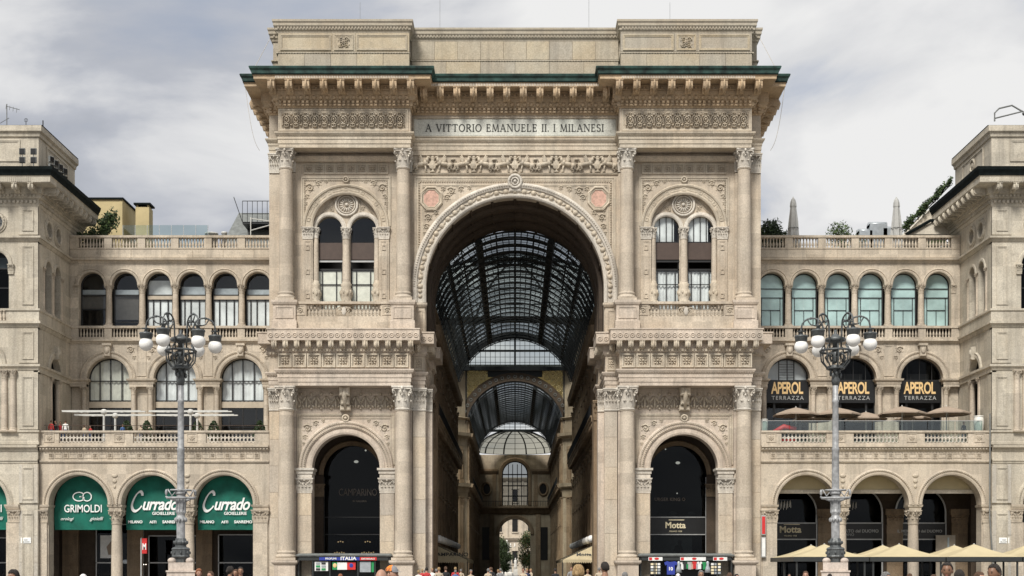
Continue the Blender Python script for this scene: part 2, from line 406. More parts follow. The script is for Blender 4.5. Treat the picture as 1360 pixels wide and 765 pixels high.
        for i in range(n):
            j = (i + 1) % n
            b0, b1 = 2 * PI * i / n, 2 * PI * (i + 1) / n
            mid = []
            for c, a in zip(corners, ca):
                if b0 + 1e-6 < a < b1 - 1e-6:
                    vs.append((c[0], y0, c[1])); mid.append(len(vs) - 1)
            fs.append(tuple([3 * i, 3 * i + 1] + mid + [3 * j + 1, 3 * j])); fs.append((3 * i, 3 * j, 3 * j + 2, 3 * i + 2))
        return s.add(vs, fs)
    def archivolt(s, cx, zs, prof, n=32, zleg=None, a0=0.0, a1=PI):
        """open profile of (radius, y) swept round an arch; straight legs down to zleg"""
        st = [('a', a0 + (a1 - a0) * i / n) for i in range(n + 1)]
        vs, fs = [], []
        rows = []
        if zleg is not None: rows.append([(cx + r, y, zleg) for r, y in prof])
        for _, a in st: rows.append([(cx + r * math.cos(a), y, zs + r * math.sin(a)) for r, y in prof])
        if zleg is not None: rows.append([(cx - r, y, zleg) for r, y in prof])
        k = len(prof)
        for row in rows: vs += row
        for i in range(len(rows) - 1):
            for j in range(k - 1):
                fs.append((i * k + j, (i + 1) * k + j, (i + 1) * k + j + 1, i * k + j + 1))
        fs.append(tuple(range(k))); fs.append(tuple((len(rows) - 1) * k + j for j in range(k)))
        return s.add(vs, fs)
    def moulding(s, path, prof, caps=True, closed=False):
        """profile (out, z) swept along a plan path; out is to the right of the direction of travel"""
        P = [Vector((x, y)) for x, y in path]; K = len(P)
        vs, fs = [], []
        k = len(prof)
        for i in range(K):
            def nrm(a, b):
                d = (b - a).normalized(); return Vector((d.y, -d.x))
            if closed: na, nb = nrm(P[i - 1], P[i]), nrm(P[i], P[(i + 1) % K])
            else:
                na = nrm(P[i - 1], P[i]) if i > 0 else None
                nb = nrm(P[i], P[i + 1]) if i < K - 1 else None
                na = nb if na is None else na; nb = na if nb is None else nb
            m = (na + nb); m = m / max(1e-6, (1 + na.dot(nb)))
            for o_, z in prof:
                q = P[i] + m * o_
                vs.append((q.x, q.y, z))
        for i in range(K if closed else K - 1):
            i2 = (i + 1) % K
            for j in range(k - 1):
                fs.append((i * k + j, i2 * k + j, i2 * k + j + 1, i * k + j + 1))
        if caps and not closed:
            fs.append(tuple(range(k))); fs.append(tuple((K - 1) * k + j for j in range(k)))
        return s.add(vs, fs)
    def poly(s, pts, y0, y1):
        """x,z outline given thickness in y"""
        n = len(pts)
        vs = [(x, y0, z) for x, z in pts] + [(x, y1, z) for x, z in pts]
        fs = [tuple(range(n)), tuple(range(2 * n - 1, n - 1, -1))] + [(i, n + i, n + (i + 1) % n, (i + 1) % n) for i in range(n)]
        return s.add(vs, fs)
    def mesh(s, name, mats):
        me = bpy.data.meshes.new(name)
        me.from_pydata(s.v, [], s.f)
        mats = [mats] if isinstance(mats, str) else mats
        for m in mats: me.materials.append(M[m])
        me.polygons.foreach_set('material_index', s.mi)
        me.polygons.foreach_set('use_smooth', s.sm)
        me.update()
        return me
    def build(s, name, mats, parent=None, kind=None, world=True):
        return put(name, s.mesh(name, mats), parent, (0, 0, 0), world=world, kind=kind)
def smooth(me, flag=True, angle=None):
    for p in me.polygons: p.use_smooth = flag
    if angle is not None:
        try: me.set_sharp_from_angle(angle=angle)
        except Exception: pass
    return me
def U(px, py, Y):
    """photo pixel -> x, z on the plane at depth Y"""
    k = (CAM_D + Y) / F_PX
    return (px - CX) * k, EYE + (HY - py) * k
def copy_tree(o, parent=None):
    c = o.copy(); COL.objects.link(c); c.parent = parent
    for ch in o.children: copy_tree(ch, c)
    return c
_tm = {}
def text_mesh(txt, size=1.0, mat='paint_white', bold=0.0, shear=0.0, space=1.0, ext=0.012, align='CENTER'):
    cu = bpy.data.curves.new('lettering', 'FONT')
    cu.body, cu.size, cu.offset, cu.shear, cu.space_character, cu.extrude = txt, size, bold, shear, space, ext
    cu.align_x = align; cu.resolution_u = 3
    o = bpy.data.objects.new('lettering', cu); COL.objects.link(o)
    dg = bpy.context.evaluated_depsgraph_get()
    me = bpy.data.meshes.new_from_object(o.evaluated_get(dg)); me.name = 'lettering'
    COL.objects.unlink(o); bpy.data.objects.remove(o); bpy.data.curves.remove(cu)
    me.materials.clear(); me.materials.append(M[mat])
    return me
def text(txt, parent, x, y, z, width, mat='paint_white', name='lettering', hscale=1.0, **kw):
    """lettering facing the square, fitted to a width in metres"""
    me = text_mesh(txt, 1.0, mat, **kw)
    xs = [v.co.x for v in me.vertices]; w = max(xs) - min(xs)
    mid = (max(xs) + min(xs)) / 2
    k = width / w
    for v in me.vertices: v.co.x -= mid
    return put(name, me, parent, (x, y, z), (R(90), 0, 0), (k, k * hscale, 1), world=True)
# ------------------------------------------------------------------ shared ornament
def leaf(mb, a, r0, z0, z1, w, bulge, curl, flat=None):
    """acanthus leaf on a bell (flat=None: around z axis at angle a) or on a flat front (flat=x)"""
    rows = [(0, 0.0, 0.62), (0.3, 0.35, 0.95), (0.62, 0.55, 1.0), (0.88, 0.95, 0.8), (1.0, 1.35, 0.5), (0.9, 1.6, 0.25)]
    vs, fs = [], []
    for t, b, ww in rows:
        for c in (-1, -0.5, 0, 0.5, 1):
            rr = r0 + b * bulge * (1.0 if c == 0 else (0.86 if abs(c) < 1 else 0.72)) + (curl if b > 1 else 0) * (1 - abs(c) * 0.4)
            zz_ = z0 + (z1 - z0) * t - (abs(c) * 0.07 if t > 0.5 else 0) * (z1 - z0)
            if flat is None:
                aa = a + c * w * ww / max(rr, 0.3)
                vs.append((rr * math.cos(aa), rr * math.sin(aa), zz_))
            else:
                vs.append((flat + c * w * ww, -rr, zz_))
    for k in range(len(rows) - 1):
        for i in range(4):
            fs.append((k * 5 + i, k * 5 + i + 1, k * 5 + 6 + i, k * 5 + 5 + i))
    mb.add(vs, fs)
def capital_mesh(mat):
    b = MB(); b.smooth = True
    b.lathe([(1.0, 0), (1.12, 0.05), (1.12, 0.15), (1.0, 0.2), (0.98, 1.1), (1.1, 1.75), (1.32, 2.12)], 20)
    for i in range(8):
        leaf(b, 2 * PI * i / 8 + PI / 8, 1.0, 0.18, 1.0, 0.36, 0.24, 0.08)
    for i in range(8):
        leaf(b, 2 * PI * i / 8, 1.0, 0.25, 1.62, 0.34, 0.26, 0.10)
    for i in range(4):
        a = PI / 4 + i * PI / 2
        ca, sa = math.cos(a), math.sin(a)
        # corner volute: stem and spiral
        pts = []
        for k in range(6):
            t = k / 5; rr = 1.12 + 0.55 * t * t; pts.append((rr * ca, rr * sa, 1.2 + 0.85 * t))
        for k in range(9):
            t = k / 8 * 2.2 * PI; q = 0.24 * (1 - 0.08 * k)
            rr = 1.67 + q * math.sin(t); pts.append((rr * ca, rr * sa, 1.83 + q * math.cos(t)))
        b.tube(pts, [0.09] * 6 + [0.1] * 9, 5)
        a2 = i * PI / 2
        b.ball((1.42 * math.cos(a2), 1.42 * math.sin(a2), 2.18), 0.2, n=7, m=5)
        b.tube([(1.05 * math.cos(a2 + 0.1), 1.05 * math.sin(a2 + 0.1), 1.3), (1.3 * math.cos(a2 + 0.25), 1.3 * math.sin(a2 + 0.25), 1.75), (1.38 * math.cos(a2 + 0.12), 1.38 * math.sin(a2 + 0.12), 1.92)], 0.07, 5)
        b.tube([(1.05 * math.cos(a2 - 0.1), 1.05 * math.sin(a2 - 0.1), 1.3), (1.3 * math.cos(a2 - 0.25), 1.3 * math.sin(a2 - 0.25), 1.75), (1.38 * math.cos(a2 - 0.12), 1.38 * math.sin(a2 - 0.12), 1.92)], 0.07, 5)
    b.smooth = False
    out_ = []
    for i in range(4):
        a = PI / 4 + i * PI / 2
        out_.append((1.95, a - 0.07)); out_.append((1.95, a + 0.07))
        for dd in (0.25, 0.5, 0.75):
            aa = a + dd * PI / 2
            out_.append((1.36 + 0.1 * abs(dd - 0.5) * 4 * 0.6, aa))
    n = len(out_)
    for z0, z1, k in ((2.08, 2.24, 0.96), (2.24, 2.42, 1.03)):
        vs = [(r * k * math.cos(a), r * k * math.sin(a), z) for z in (z0, z1) for r, a in out_]
        b.add(vs, [tuple(range(n - 1, -1, -1)), tuple(range(n, 2 * n))] + [(i, (i + 1) % n, n + (i + 1) % n, n + i) for i in range(n)])
    return b.mesh('capital', mat)
def pilaster_capital_mesh(mat):
    """unit width 1 (x -.5...5), height 1, front at y=0 rising to -0.2"""
    b = MB()
    b.box(-0.5, 0.5, 0.0, 0.3, 0, 0.9); b.box(-0.53, 0.53, -0.05, 0.3, 0.0, 0.07)
    b.smooth = True
    for x in (-0.36, -0.12, 0.12, 0.36): leaf(b, 0, 0.0, 0.07, 0.45, 0.12, 0.09, 0.03, flat=x)
    for x in (-0.46, -0.24, 0.0, 0.24, 0.46): leaf(b, 0, 0.01, 0.1, 0.7, 0.11, 0.10, 0.03, flat=x)
    for sx in (-1, 1):
        b.ring((sx * 0.48, -0.1, 0.75), 0.09, 0.035, 10, 5); b.ball((sx * 0.48, -0.1, 0.75), 0.05, n=6, m=4)
        b.tube([(sx * 0.12, -0.03, 0.5), (sx * 0.3, -0.1, 0.72), (sx * 0.42, -0.12, 0.84)], 0.035, 5)
    b.ball((0, -0.12, 0.85), 0.08, n=7, m=5)
    b.smooth = False
    b.box(-0.6, 0.6, -0.16, 0.3, 0.86, 0.93); b.box(-0.64, 0.64, -0.2, 0.3, 0.93, 1.0)
    return b.mesh('pilaster_capital', mat)
def baluster_mesh(mat):
    b = MB(); b.smooth = True
    b.lathe([(0.13, 0), (0.13, 0.08), (0.08, 0.1), (0.07, 0.14), (0.13, 0.28), (0.125, 0.4), (0.07, 0.62), (0.065, 0.8), (0.1, 0.86), (0.07, 0.9), (0.13, 0.93), (0.13, 1.0)], 8)
    return b.mesh('baluster', mat)
def modillion_mesh(mat):
    """hangs from z=0 to -1, projects y 0..-1, x -0.5..0.5"""
    pr = [(0, 0), (-1, 0), (-1.0, -0.62), (-0.93, -0.8), (-0.76, -0.84), (-0.55, -0.72), (-0.36, -0.74), (-0.26, -0.9), (-0.12, -1.0), (0, -1.0)]
    b = MB(); n = len(pr)
    vs = [(x, y, z) for x in (-0.5, 0.5) for y, z in pr]
    b.add(vs, [tuple(range(n)), tuple(range(2 * n - 1, n - 1, -1))] + [(i, n + i, n + (i + 1) % n, (i + 1) % n) for i in range(n)])
    b.smooth = True
    b.tube([(0, -1.02, -0.05), (0, -1.05, -0.4), (0, -0.95, -0.85), (0, -0.55, -0.82), (0, -0.36, -0.85), (0, -0.2, -1.03)], [0.1, 0.2, 0.24, 0.2, 0.22, 0.1], 6)
    b.smooth = False
    b.box(-0.58, 0.58, -1.06, 0.0, -0.06, 0.002)
    return b.mesh('modillion', mat)
def rosette_mesh(mat, petals=8):
    b = MB(); b.smooth = True
    for i in range(petals):
        a = 2 * PI * i / petals
        b.ball((0.6 * math.cos(a), -0.03, 0.6 * math.sin(a)), 0.36, 0.16, 0.2, 8, 5, rot=Matrix.Rotation(-a, 3, 'Y'))
    for i in range(petals):
        a = 2 * PI * (i + 0.5) / petals
        b.ball((0.34 * math.cos(a), -0.1, 0.34 * math.sin(a)), 0.2, 0.14, 0.12, 6, 4, rot=Matrix.Rotation(-a, 3, 'Y'))
    b.ball((0, -0.16, 0), 0.19, n=8, m=5)
    return b.mesh('rosette', mat)
def square_panel_mesh(mat):
    """coffered square with a rosette: unit 1 wide, frame proud of y=0"""
    b = MB()
    for a0, a1, y in ((0.40, 0.5, -0.07), (0.33, 0.38, -0.035)):
        b.box(-a1, a1, y, 0, a0, a1); b.box(-a1, a1, y, 0, -a1, -a0); b.box(-a1, -a0, y, 0, -a0, a0); b.box(a0, a1, y, 0, -a0, a0)
    b.smooth = True
    for i in range(8):
        a = 2 * PI * i / 8; k = 0.2 if i % 2 == 0 else 0.24
        b.ball((k * math.cos(a), -0.01, k * math.sin(a)), 0.1, 0.06, 0.06, 7, 4, rot=Matrix.Rotation(-a, 3, 'Y'))
    b.ball((0, -0.04, 0), 0.085, n=8, m=5)
    return b.mesh('square_panel', mat)
def guilloche_mesh(mat):
    """upright knot of the top frieze: unit height 1"""
    b = MB(); b.smooth = True
    b.ring((0, -0.03, 0.0), 0.2, 0.045, 14, 5); b.ball((0, -0.04, 0), 0.09, n=8, m=5)
    b.ring((0, -0.03, 0.37), 0.16, 0.045, 12, 5, sx=1.35, sz=0.6); b.ring((0, -0.03, -0.37), 0.16, 0.045, 12, 5, sx=1.35, sz=0.6)
    for sx in (-1, 1):
        b.tube([(sx * 0.16, -0.03, 0.3), (sx * 0.33, -0.04, 0.2), (sx * 0.33, -0.04, -0.2), (sx * 0.16, -0.03, -0.3)], 0.045, 5)
        b.ball((sx * 0.37, -0.02, 0.36), 0.07, n=6, m=4); b.ball((sx * 0.37, -0.02, -0.36), 0.07, n=6, m=4)
    b.ball((0, -0.03, 0.37), 0.05, 0.06, 0.05, 6, 4); b.ball((0, -0.03, -0.37), 0.05, 0.06, 0.05, 6, 4)
    return b.mesh('frieze_knot', mat)
def griffin_mesh(mat):
    """winged beast in relief facing +x, 1 high, about 1.45 long"""
    b = MB(); b.smooth = True
    Y = -0.05
    def rY(a): return Matrix.Rotation(-R(a), 3, 'Y')
    b.ball((0.0, Y, 0.50), 0.36, 0.14, 0.15, 10, 6, rY(12))
    b.ball((0.30, Y, 0.58), 0.19, 0.15, 0.2, 9, 6)
    b.ball((-0.33, Y, 0.42), 0.2, 0.14, 0.18, 9, 6)
    b.tube([(0.33, Y, 0.62), (0.43, Y - 0.02, 0.78), (0.44, Y - 0.02, 0.9)], [0.14, 0.1, 0.09], 7)
    b.ball((0.50, Y - 0.02, 0.92), 0.13, 0.09, 0.08, 8, 5, rY(-12)); b.ball((0.61, Y - 0.02, 0.88), 0.05, 0.05, 0.04, 6, 4)
    b.tube([(0.42, Y, 0.97), (0.39, Y, 1.05)], [0.04, 0.012], 5)
    b.tube([(0.38, Y, 0.5), (0.56, Y - 0.03, 0.42), (0.6, Y - 0.03, 0.25), (0.7, Y - 0.03, 0.2)], [0.08, 0.06, 0.045, 0.05], 6)
    b.tube([(0.28, Y, 0.45), (0.33, Y, 0.22), (0.3, Y, 0.05), (0.42, Y, 0.03)], [0.08, 0.05, 0.045, 0.045], 6)
    b.tube([(-0.36, Y, 0.4), (-0.22, Y - 0.03, 0.22), (-0.4, Y - 0.03, 0.12), (-0.3, Y - 0.03, 0.02)], [0.12, 0.08, 0.05, 0.05], 6)
    b.tube([(-0.42, Y, 0.38), (-0.42, Y, 0.22), (-0.6, Y, 0.14), (-0.54, Y, 0.02)], [0.1, 0.07, 0.05, 0.05], 6)
    b.tube([(-0.48, Y, 0.48), (-0.68, Y, 0.55), (-0.72, Y, 0.75), (-0.6, Y, 0.86), (-0.5, Y, 0.78), (-0.56, Y, 0.7)], [0.05, 0.05, 0.05, 0.05, 0.05, 0.03], 6)
    for k in range(5):
        a = 118 + k * 13; l = 0.46 - 0.05 * k
        b.ball((0.2 + 0.5 * l * math.cos(R(a)) * 1.3, Y - 0.06, 0.62 + 0.62 * l * math.sin(R(a))), l * 0.62, 0.05, 0.06, 8, 4, rY(a))
    return b.mesh('griffin_relief', mat)
def urn_mesh(mat):
    b = MB(); b.smooth = True
    b.lathe([(0.14, 0.02), (0.16, 0.06), (0.06, 0.14), (0.08, 0.2), (0.2, 0.36), (0.21, 0.52), (0.1, 0.68), (0.09, 0.74), (0.16, 0.8), (0.12, 0.84)], 10, sy=0.7)
    for sx in (-1, 1): b.ring((sx * 0.21, 0, 0.58), 0.08, 0.025, 8, 5)
    b.ball((0, 0, 0.9), 0.1, 0.08, 0.1, 8, 5)
    return b.mesh('urn_relief', mat)
def spiral(mb, cx, cz, r, y, t, turns=1.6, d=1, a0=0.0, leaves=5):
    pts = []
    n = 22
    for i in range(n + 1):
        k = i / n; a = a0 + d * k * turns * 2 * PI; q = r * (1 - 0.82 * k)
        pts.append((cx + q * math.cos(a), y - 0.02, cz + q * math.sin(a)))
    mb.tube(pts, [t * (1.15 - 0.5 * i / n) for i in range(n + 1)], 5)
    mb.ball((cx, y - 0.02, cz), r * 0.24, r * 0.2, r * 0.24, 7, 4)
    for k in range(leaves):
        a = a0 + d * (k / leaves) * 2 * PI
        mb.ball((cx + r * 1.12 * math.cos(a), y, cz + r * 1.12 * math.sin(a)), r * 0.3, 0.05, r * 0.15, 7, 4, Matrix.Rotation(-(a + d * 0.9), 3, 'Y'))
def scroll_mesh(mat):
    b = MB(); b.smooth = True; spiral(b, 0, 0, 1.0, 0, 0.2, 1.4, 1, 0.5, 6); return b.mesh('scroll', mat)
SCR = {k: scroll_mesh(k) for k in ('stone_relief', 'stone_wing', 'stone_attic')}
def scroll(parent, x, z, r, y, d=1, mat='stone_relief', rot=0.0):
    return put('scroll', SCR[mat], parent, (x, y, z), (0, rot, 0), (r * d, r * 1.3, r), world=True)
CAP = {k: capital_mesh(k) for k in ('stone_pale', 'stone_wing', 'stone_relief', 'stone_gallery')}
PCAP = {k: pilaster_capital_mesh(k) for k in ('stone_pale', 'stone_wing', 'stone_relief', 'stone_pavilion', 'stone_gallery')}
BAL = baluster_mesh('stone_wing')
MOD = {k: modillion_mesh(k) for k in ('stone_cornice', 'stone_relief', 'stone_pavilion', 'stone_gallery')}
ROS = rosette_mesh('stone_relief')
ROSG = rosette_mesh('stone_wing')
SQP = square_panel_mesh('stone_relief')
SQW = square_panel_mesh('stone_wing')
KNOT = guilloche_mesh('stone_relief')
GRIF = griffin_mesh('stone_relief')
URN = urn_mesh('stone_relief')
_sh = {}
def column(parent, x, y, z0, z1, r, mat='stone_column', cap='stone_pale', cap_h=None, base_h=None, name='column', capmat=None):
    """shaft with its own base and capital as sub-parts; z0..z1 from under the base to the top of the capital"""
    ch = cap_h if cap_h else 2.42 * r
    bh = base_h if base_h else 0.9 * r
    H = z1 - z0 - ch - bh
    key = (round(r, 3), round(H, 3), mat)
    if key not in _sh:
        b = MB(); b.smooth = True
        b.lathe([(r * 1.08, 0), (r * 1.0, 0.06 * r), (r * 1.0, H * 0.3), (r * 0.96, H * 0.65), (r * 0.87, H - 0.12 * r), (r * 0.95, H - 0.08 * r), (r * 0.95, H)], 24)
        _sh[key] = smooth(b.mesh('column_shaft', mat), True, R(30))
    o = put(name, _sh[key], parent, (x, y, z0 + bh), world=True)
    k2 = ('base', round(r, 3), round(bh, 3), mat)
    if k2 not in _sh:
        b = MB()
        b.box(-1.32 * r, 1.32 * r, -1.32 * r, 1.32 * r, -bh, -bh * 0.72)
        b.smooth = True
        b.lathe([(1.28 * r, -bh * 0.72), (1.34 * r, -bh * 0.6), (1.28 * r, -bh * 0.45), (1.12 * r, -bh * 0.38), (1.1 * r, -bh * 0.25), (1.2 * r, -bh * 0.17), (1.14 * r, -bh * 0.05), (1.06 * r, 0.0)], 24)
        _sh[k2] = b.mesh('column_base', mat)
    put('column_base', _sh[k2], o)
    kk = r * 0.87
    put('capital', CAP[cap], o, (0, 0, H), scale=(kk, kk, ch / 2.42))
    return o
def pilaster_cap(parent, x, yf, z0, z1, w, cap='stone_pale', rz=0.0, name='pilaster_capital'):
    h = z1 - z0
    return put(name, PCAP[cap], parent, (x, yf, z0), (0, 0, rz), (w, h * 0.9, h), world=True)
def balusters(parent, x0, x1, y, z0, z1, n, mesh=None, dirv=(1, 0)):
    mesh = mesh or BAL; h = z1 - z0
    for i in range(n):
        t = (i + 0.5) / n
        put('baluster', mesh, parent, (x0 + (x1 - x0) * t * dirv[0], y + (x1 - x0) * t * dirv[1], z0), scale=(min(h, 1.1), min(h, 1.1), h), world=True)
def panel_frame(mb, x0, x1, z0, z1, y, w=0.09, d=0.05, bot=True):
    """raised moulded frame on a wall plane y"""
    for a, q in ((0, d), (w * 0.55, d * 0.5)):
        ww = w * 0.5
        mb.box(x0 + a, x1 - a, y - q, y + 0.01, z1 - a - ww, z1 - a)
        if bot: mb.box(x0 + a, x1 - a, y - q, y + 0.01, z0 + a, z0 + a + ww)
        mb.box(x0 + a, x0 + a + ww, y - q, y + 0.01, z0 + a + ww, z1 - a - ww); mb.box(x1 - a - ww, x1 - a, y - q, y + 0.01, z0 + a + ww, z1 - a - ww)
def panes(parent, Mx, xs, zs, y, mat):
    """one sheet of glass in every light of a window"""
    for xa, xb in zip(xs[:-1], xs[1:]):
        for za, zb in zip(zs[:-1], zs[1:]):
            b = MB(Mx); b.add([(xa + 0.01, y, za + 0.01), (xb - 0.01, y, za + 0.01), (xb - 0.01, y, zb - 0.01), (xa + 0.01, y, zb - 0.01)], [(0, 1, 2, 3)]); b.build('pane', mat, parent)
def bead_line(mb, pts, y, r, step):
    for (ax, az), (bx, bz) in zip(pts[:-1], pts[1:]):
        n = max(1, int(math.hypot(bx - ax, bz - az) / step))
        for i in range(n): t = (i + 0.5) / n; mb.ball((ax + (bx - ax) * t, y, az + (bz - az) * t), r, r, r, 6, 4)
def arch_beads(mb, cx, zs, r, y, br, step, n0=0.0):
    n = int(PI * r / step)
    for i in range(n + 1):
        a = PI * i / n
        mb.ball((cx + r * math.cos(a), y, zs + r * math.sin(a)), br, br, br, 6, 4)
def row_boxes(mb, path, out0, out1, z0, z1, w, step):
    """little blocks along every segment of a plan path (dentils)"""
    for (ax, ay), (bx, by) in zip(path[:-1], path[1:]):
        d = Vector((bx - ax, by - ay)); Lg = d.length
        if Lg < 0.3: continue
        d.normalize(); n = Vector((d.y, -d.x))
        k = max(1, int((Lg + 2 * out0 * 0) / step))
        for i in range(k):
            t = (i + 0.5) * Lg / k
            c = Vector((ax, ay)) + d * t
            p = [c + d * (-w / 2) + n * out0, c + d * (w / 2) + n * out0, c + d * (w / 2) + n * out1, c + d * (-w / 2) + n * out1]
            vs = [(q.x, q.y, z) for z in (z0, z1) for q in p]
            mb.add(vs, [(0, 3, 2, 1), (4, 5, 6, 7), (0, 1, 5, 4), (1, 2, 6, 5), (2, 3, 7, 6), (3, 0, 4, 7)])
def row_balls(mb, path, out, z, r, rz, step):
    for (ax, ay), (bx, by) in zip(path[:-1], path[1:]):
        d = Vector((bx - ax, by - ay)); Lg = d.length
        if Lg < 0.3: continue
        d.normalize(); n = Vector((d.y, -d.x)); k = max(1, int(Lg / step))
        for i in range(k):
            c = Vector((ax, ay)) + d * ((i + 0.5) * Lg / k) + n * out
            mb.ball((c.x, c.y, z), r, r, rz, 7, 5)
def row_modillions(parent, path, out0, ztop, w, depth, h, step, mesh, name='modillion', segs=None):
    for si, ((ax, ay), (bx, by)) in enumerate(zip(path[:-1], path[1:])):
        if segs is not None and si not in segs: continue
        d = Vector((bx - ax, by - ay)); Lg = d.length
        if Lg < 0.9: continue
        d.normalize(); n = Vector((d.y, -d.x)); k = max(1, round(Lg / step))
        rz = math.atan2(d.y, d.x)
        for i in range(k):
            c = Vector((ax, ay)) + d * ((i + 0.5) * Lg / k) + n * out0
            put(name, mesh, parent, (c.x, c.y, ztop), (0, 0, rz), (w, depth, h), world=True)
# ------------------------------------------------------------------ ground
g = MB(); g.add([(-1500, -600, 0), (1500, -600, 0), (1500, 2500, 0), (-1500, 2500, 0)], [(0, 1, 2, 3)])
tag(g.build('piazza_ground', 'paving'), kind='structure')

# ------------------------------------------------------------------ triumphal arch
ARCH = thing('triumphal_arch', 'tall carved beige stone triumphal arch with great central round archway and inscription', 'archway', (0, 0, 0))
BC = 14.03                                             # axis of the side bays
def both(seq):                                         # mirror a left-hand plan path
    return seq + [(-x, y) for x, y in reversed(seq)]
UP = both([(-20.4, 13.0), (-20.4, 0.0), (-19.32, 0.0), (-19.32, -1.7), (-8.55, -1.7), (-8.55, 0.0)])
AT = both([(-20.2, 13.0), (-20.2, 0.3), (-19.5, 0.3), (-19.5, -1.4), (-8.7, -1.4), (-8.7, 0.3)])
# --- attic: stone slabs between two moulded bands
b = MB(); b.moulding(AT, [(-0.6, 41.9), (0.02, 41.9), (0.02, 42.3), (-0.06, 42.3), (-0.06, 46.4), (-0.6, 46.4)]); b.build('attic_core', 'stone_attic', ARCH)
b = MB(); b.moulding(AT, [(-0.5, 45.55), (0.03, 45.55), (0.06, 45.7), (0.16, 45.8), (0.16, 45.95), (0.28, 46.1), (0.28, 46.3), (0.36, 46.42), (0.36, 46.58), (-0.5, 46.68)])
row_boxes(b, AT, 0.1, 0.24, 45.86, 46.02, 0.13, 0.26); b.build('attic_cornice', 'stone_attic', ARCH)
b = MB(); b.moulding(AT, [(-0.2, 43.85), (0.05, 43.87), (0.08, 43.93), (0.05, 44.0), (-0.2, 44.02)])
row_balls(b, AT, 0.06, 43.93, 0.06, 0.06, 0.22); b.build('attic_moulding', 'stone_attic', ARCH)
b = MB(); b.add([(-20.0, 0.5, 46.6), (20.0, 0.5, 46.6), (20.0, 13, 46.6), (-20.0, 13, 46.6)], [(0, 1, 2, 3)])
for s in (-1, 1): b.box(s * BC - 5.3, s * BC + 5.3, -1.3, 0.4, 46.5, 46.6)
b.build('attic_roof', 'lead_grey', ARCH)
_blk = {}
def slab(parent, x0, x1, y, z0, z1, mat, name='stone_block', d=0.35, g_=0.007, bev=0.016):
    """a dressed stone with its own bevelled edges, proud of the joint behind it"""
    key = (round(x1 - x0, 3), round(z1 - z0, 3), mat, d, bev)
    if key not in _blk:
        q = MB(); w, h = (x1 - x0) / 2 - g_, (z1 - z0) / 2 - g_
        q.bevbox(-w, w, 0, d, -h, h, bev); _blk[key] = q.mesh(name, mat)
    return put(name, _blk[key], parent, ((x0 + x1) / 2, y + rnd.uniform(-0.012, 0.004), (z0 + z1) / 2), world=True)
for s in (-1, 1):
    # lower course and upper panels of the side blocks
    for i in range(5):
        x0 = s * BC - 5.38 + i * 2.152
        slab(ARCH, x0, x0 + 2.152, -1.44, 42.05, 43.85, 'stone_attic')
    xa = s * BC
    slab(ARCH, xa - 5.38, xa - 0.95, -1.44, 44.02, 45.55, 'stone_attic'); slab(ARCH, xa + 0.95, xa + 5.38, -1.44, 44.02, 45.55, 'stone_attic'); slab(ARCH, xa - 0.95, xa + 0.95, -1.45, 44.02, 45.55, 'stone_attic')
    b = MB()
    for x0, x1 in ((xa - 5.2, xa - 1.05), (xa + 1.05, xa + 5.2), (xa - 0.8, xa + 0.8)): panel_frame(b, x0, x1, 44.14, 45.42, -1.46, 0.16, 0.06)
    b.build('attic_panel', 'stone_attic', ARCH)
    for k in range(4):
        a = k * PI / 2 + PI / 4; scroll(ARCH, xa + 0.32 * math.cos(a), 44.78 + 0.32 * math.sin(a), 0.21, -1.5, 1, 'stone_attic', a)
    put('rosette', ROS, ARCH, (xa, -1.52, 44.78), scale=(0.2, 0.4, 0.2), world=True)
n = 9
for i in range(n):
    x0 = -8.6 + i * 17.2 / n
    slab(ARCH, x0, x0 + 17.2 / n, 0.26, 44.02, 45.55, 'stone_attic')
n = 6
for i in range(n):
    x0 = -8.6 + i * 17.2 / n
    slab(ARCH, x0, x0 + 17.2 / n, 0.25, 42.05, 43.85, 'stone_attic')
# --- upper entablature
b = MB(); b.moulding(UP, [(-1.0, 36.1), (0, 36.1), (0, 36.42), (0.05, 36.42), (0.05, 36.78), (0.1, 36.78), (0.1, 37.0), (0.2, 37.08), (0.3, 37.22), (0.3, 37.32), (0.0, 37.36), (-1.0, 37.36)])
row_balls(b, UP, 0.13, 37.04, 0.05, 0.05, 0.2); b.build('architrave', 'stone_relief', ARCH)
b = MB(); b.moulding(UP, [(-1.0, 37.3), (0, 37.3), (0, 39.32), (-1.0, 39.32)]); b.build('frieze', 'stone_main', ARCH)
b = MB(); b.moulding(UP, [(-0.8, 39.3), (0.06, 39.3), (0.14, 39.42), (0.14, 39.48), (0.2, 39.44), (0.2, 39.8), (0.3, 39.82), (0.3, 39.86), (0.36, 39.88), (0.48, 40.2), (0.56, 40.24), (0.56, 41.02), (0.66, 41.05), (1.68, 41.07), (1.72, 41.1), (1.72, 41.34), (1.8, 41.38), (-0.8, 41.5)])
b.build('cornice', 'stone_cornice', ARCH)
b = MB(); row_boxes(b, UP, 0.18, 0.36, 39.42, 39.58, 0.2, 0.36); row_boxes(b, UP, 0.18, 0.44, 39.62, 39.8, 0.2, 0.36); b.build('dentil_row', 'stone_cornice', ARCH, 'stuff')
b = MB(); b.smooth = True; row_balls(b, UP, 0.42, 40.04, 0.2, 0.17, 0.52); b.build('egg_moulding', 'stone_cornice', ARCH, 'stuff')
b = MB(); row_boxes(b, [(x * 1.0, y) for x, y in UP], 1.7, 1.76, 41.12, 41.33, 0.06, 0.13); b.build('corona_fluting', 'stone_pale', ARCH, 'stuff')
row_modillions(ARCH, [(-21.0, 13.0), (-21.0, 0.5)], -0.0, 41.06, 0.55, 1.05, 0.84, 1.4, MOD['stone_cornice'])
row_modillions(ARCH, [(21.0, 0.5), (21.0, 13.0)], -0.0, 41.06, 0.55, 1.05, 0.84, 1.4, MOD['stone_cornice'])
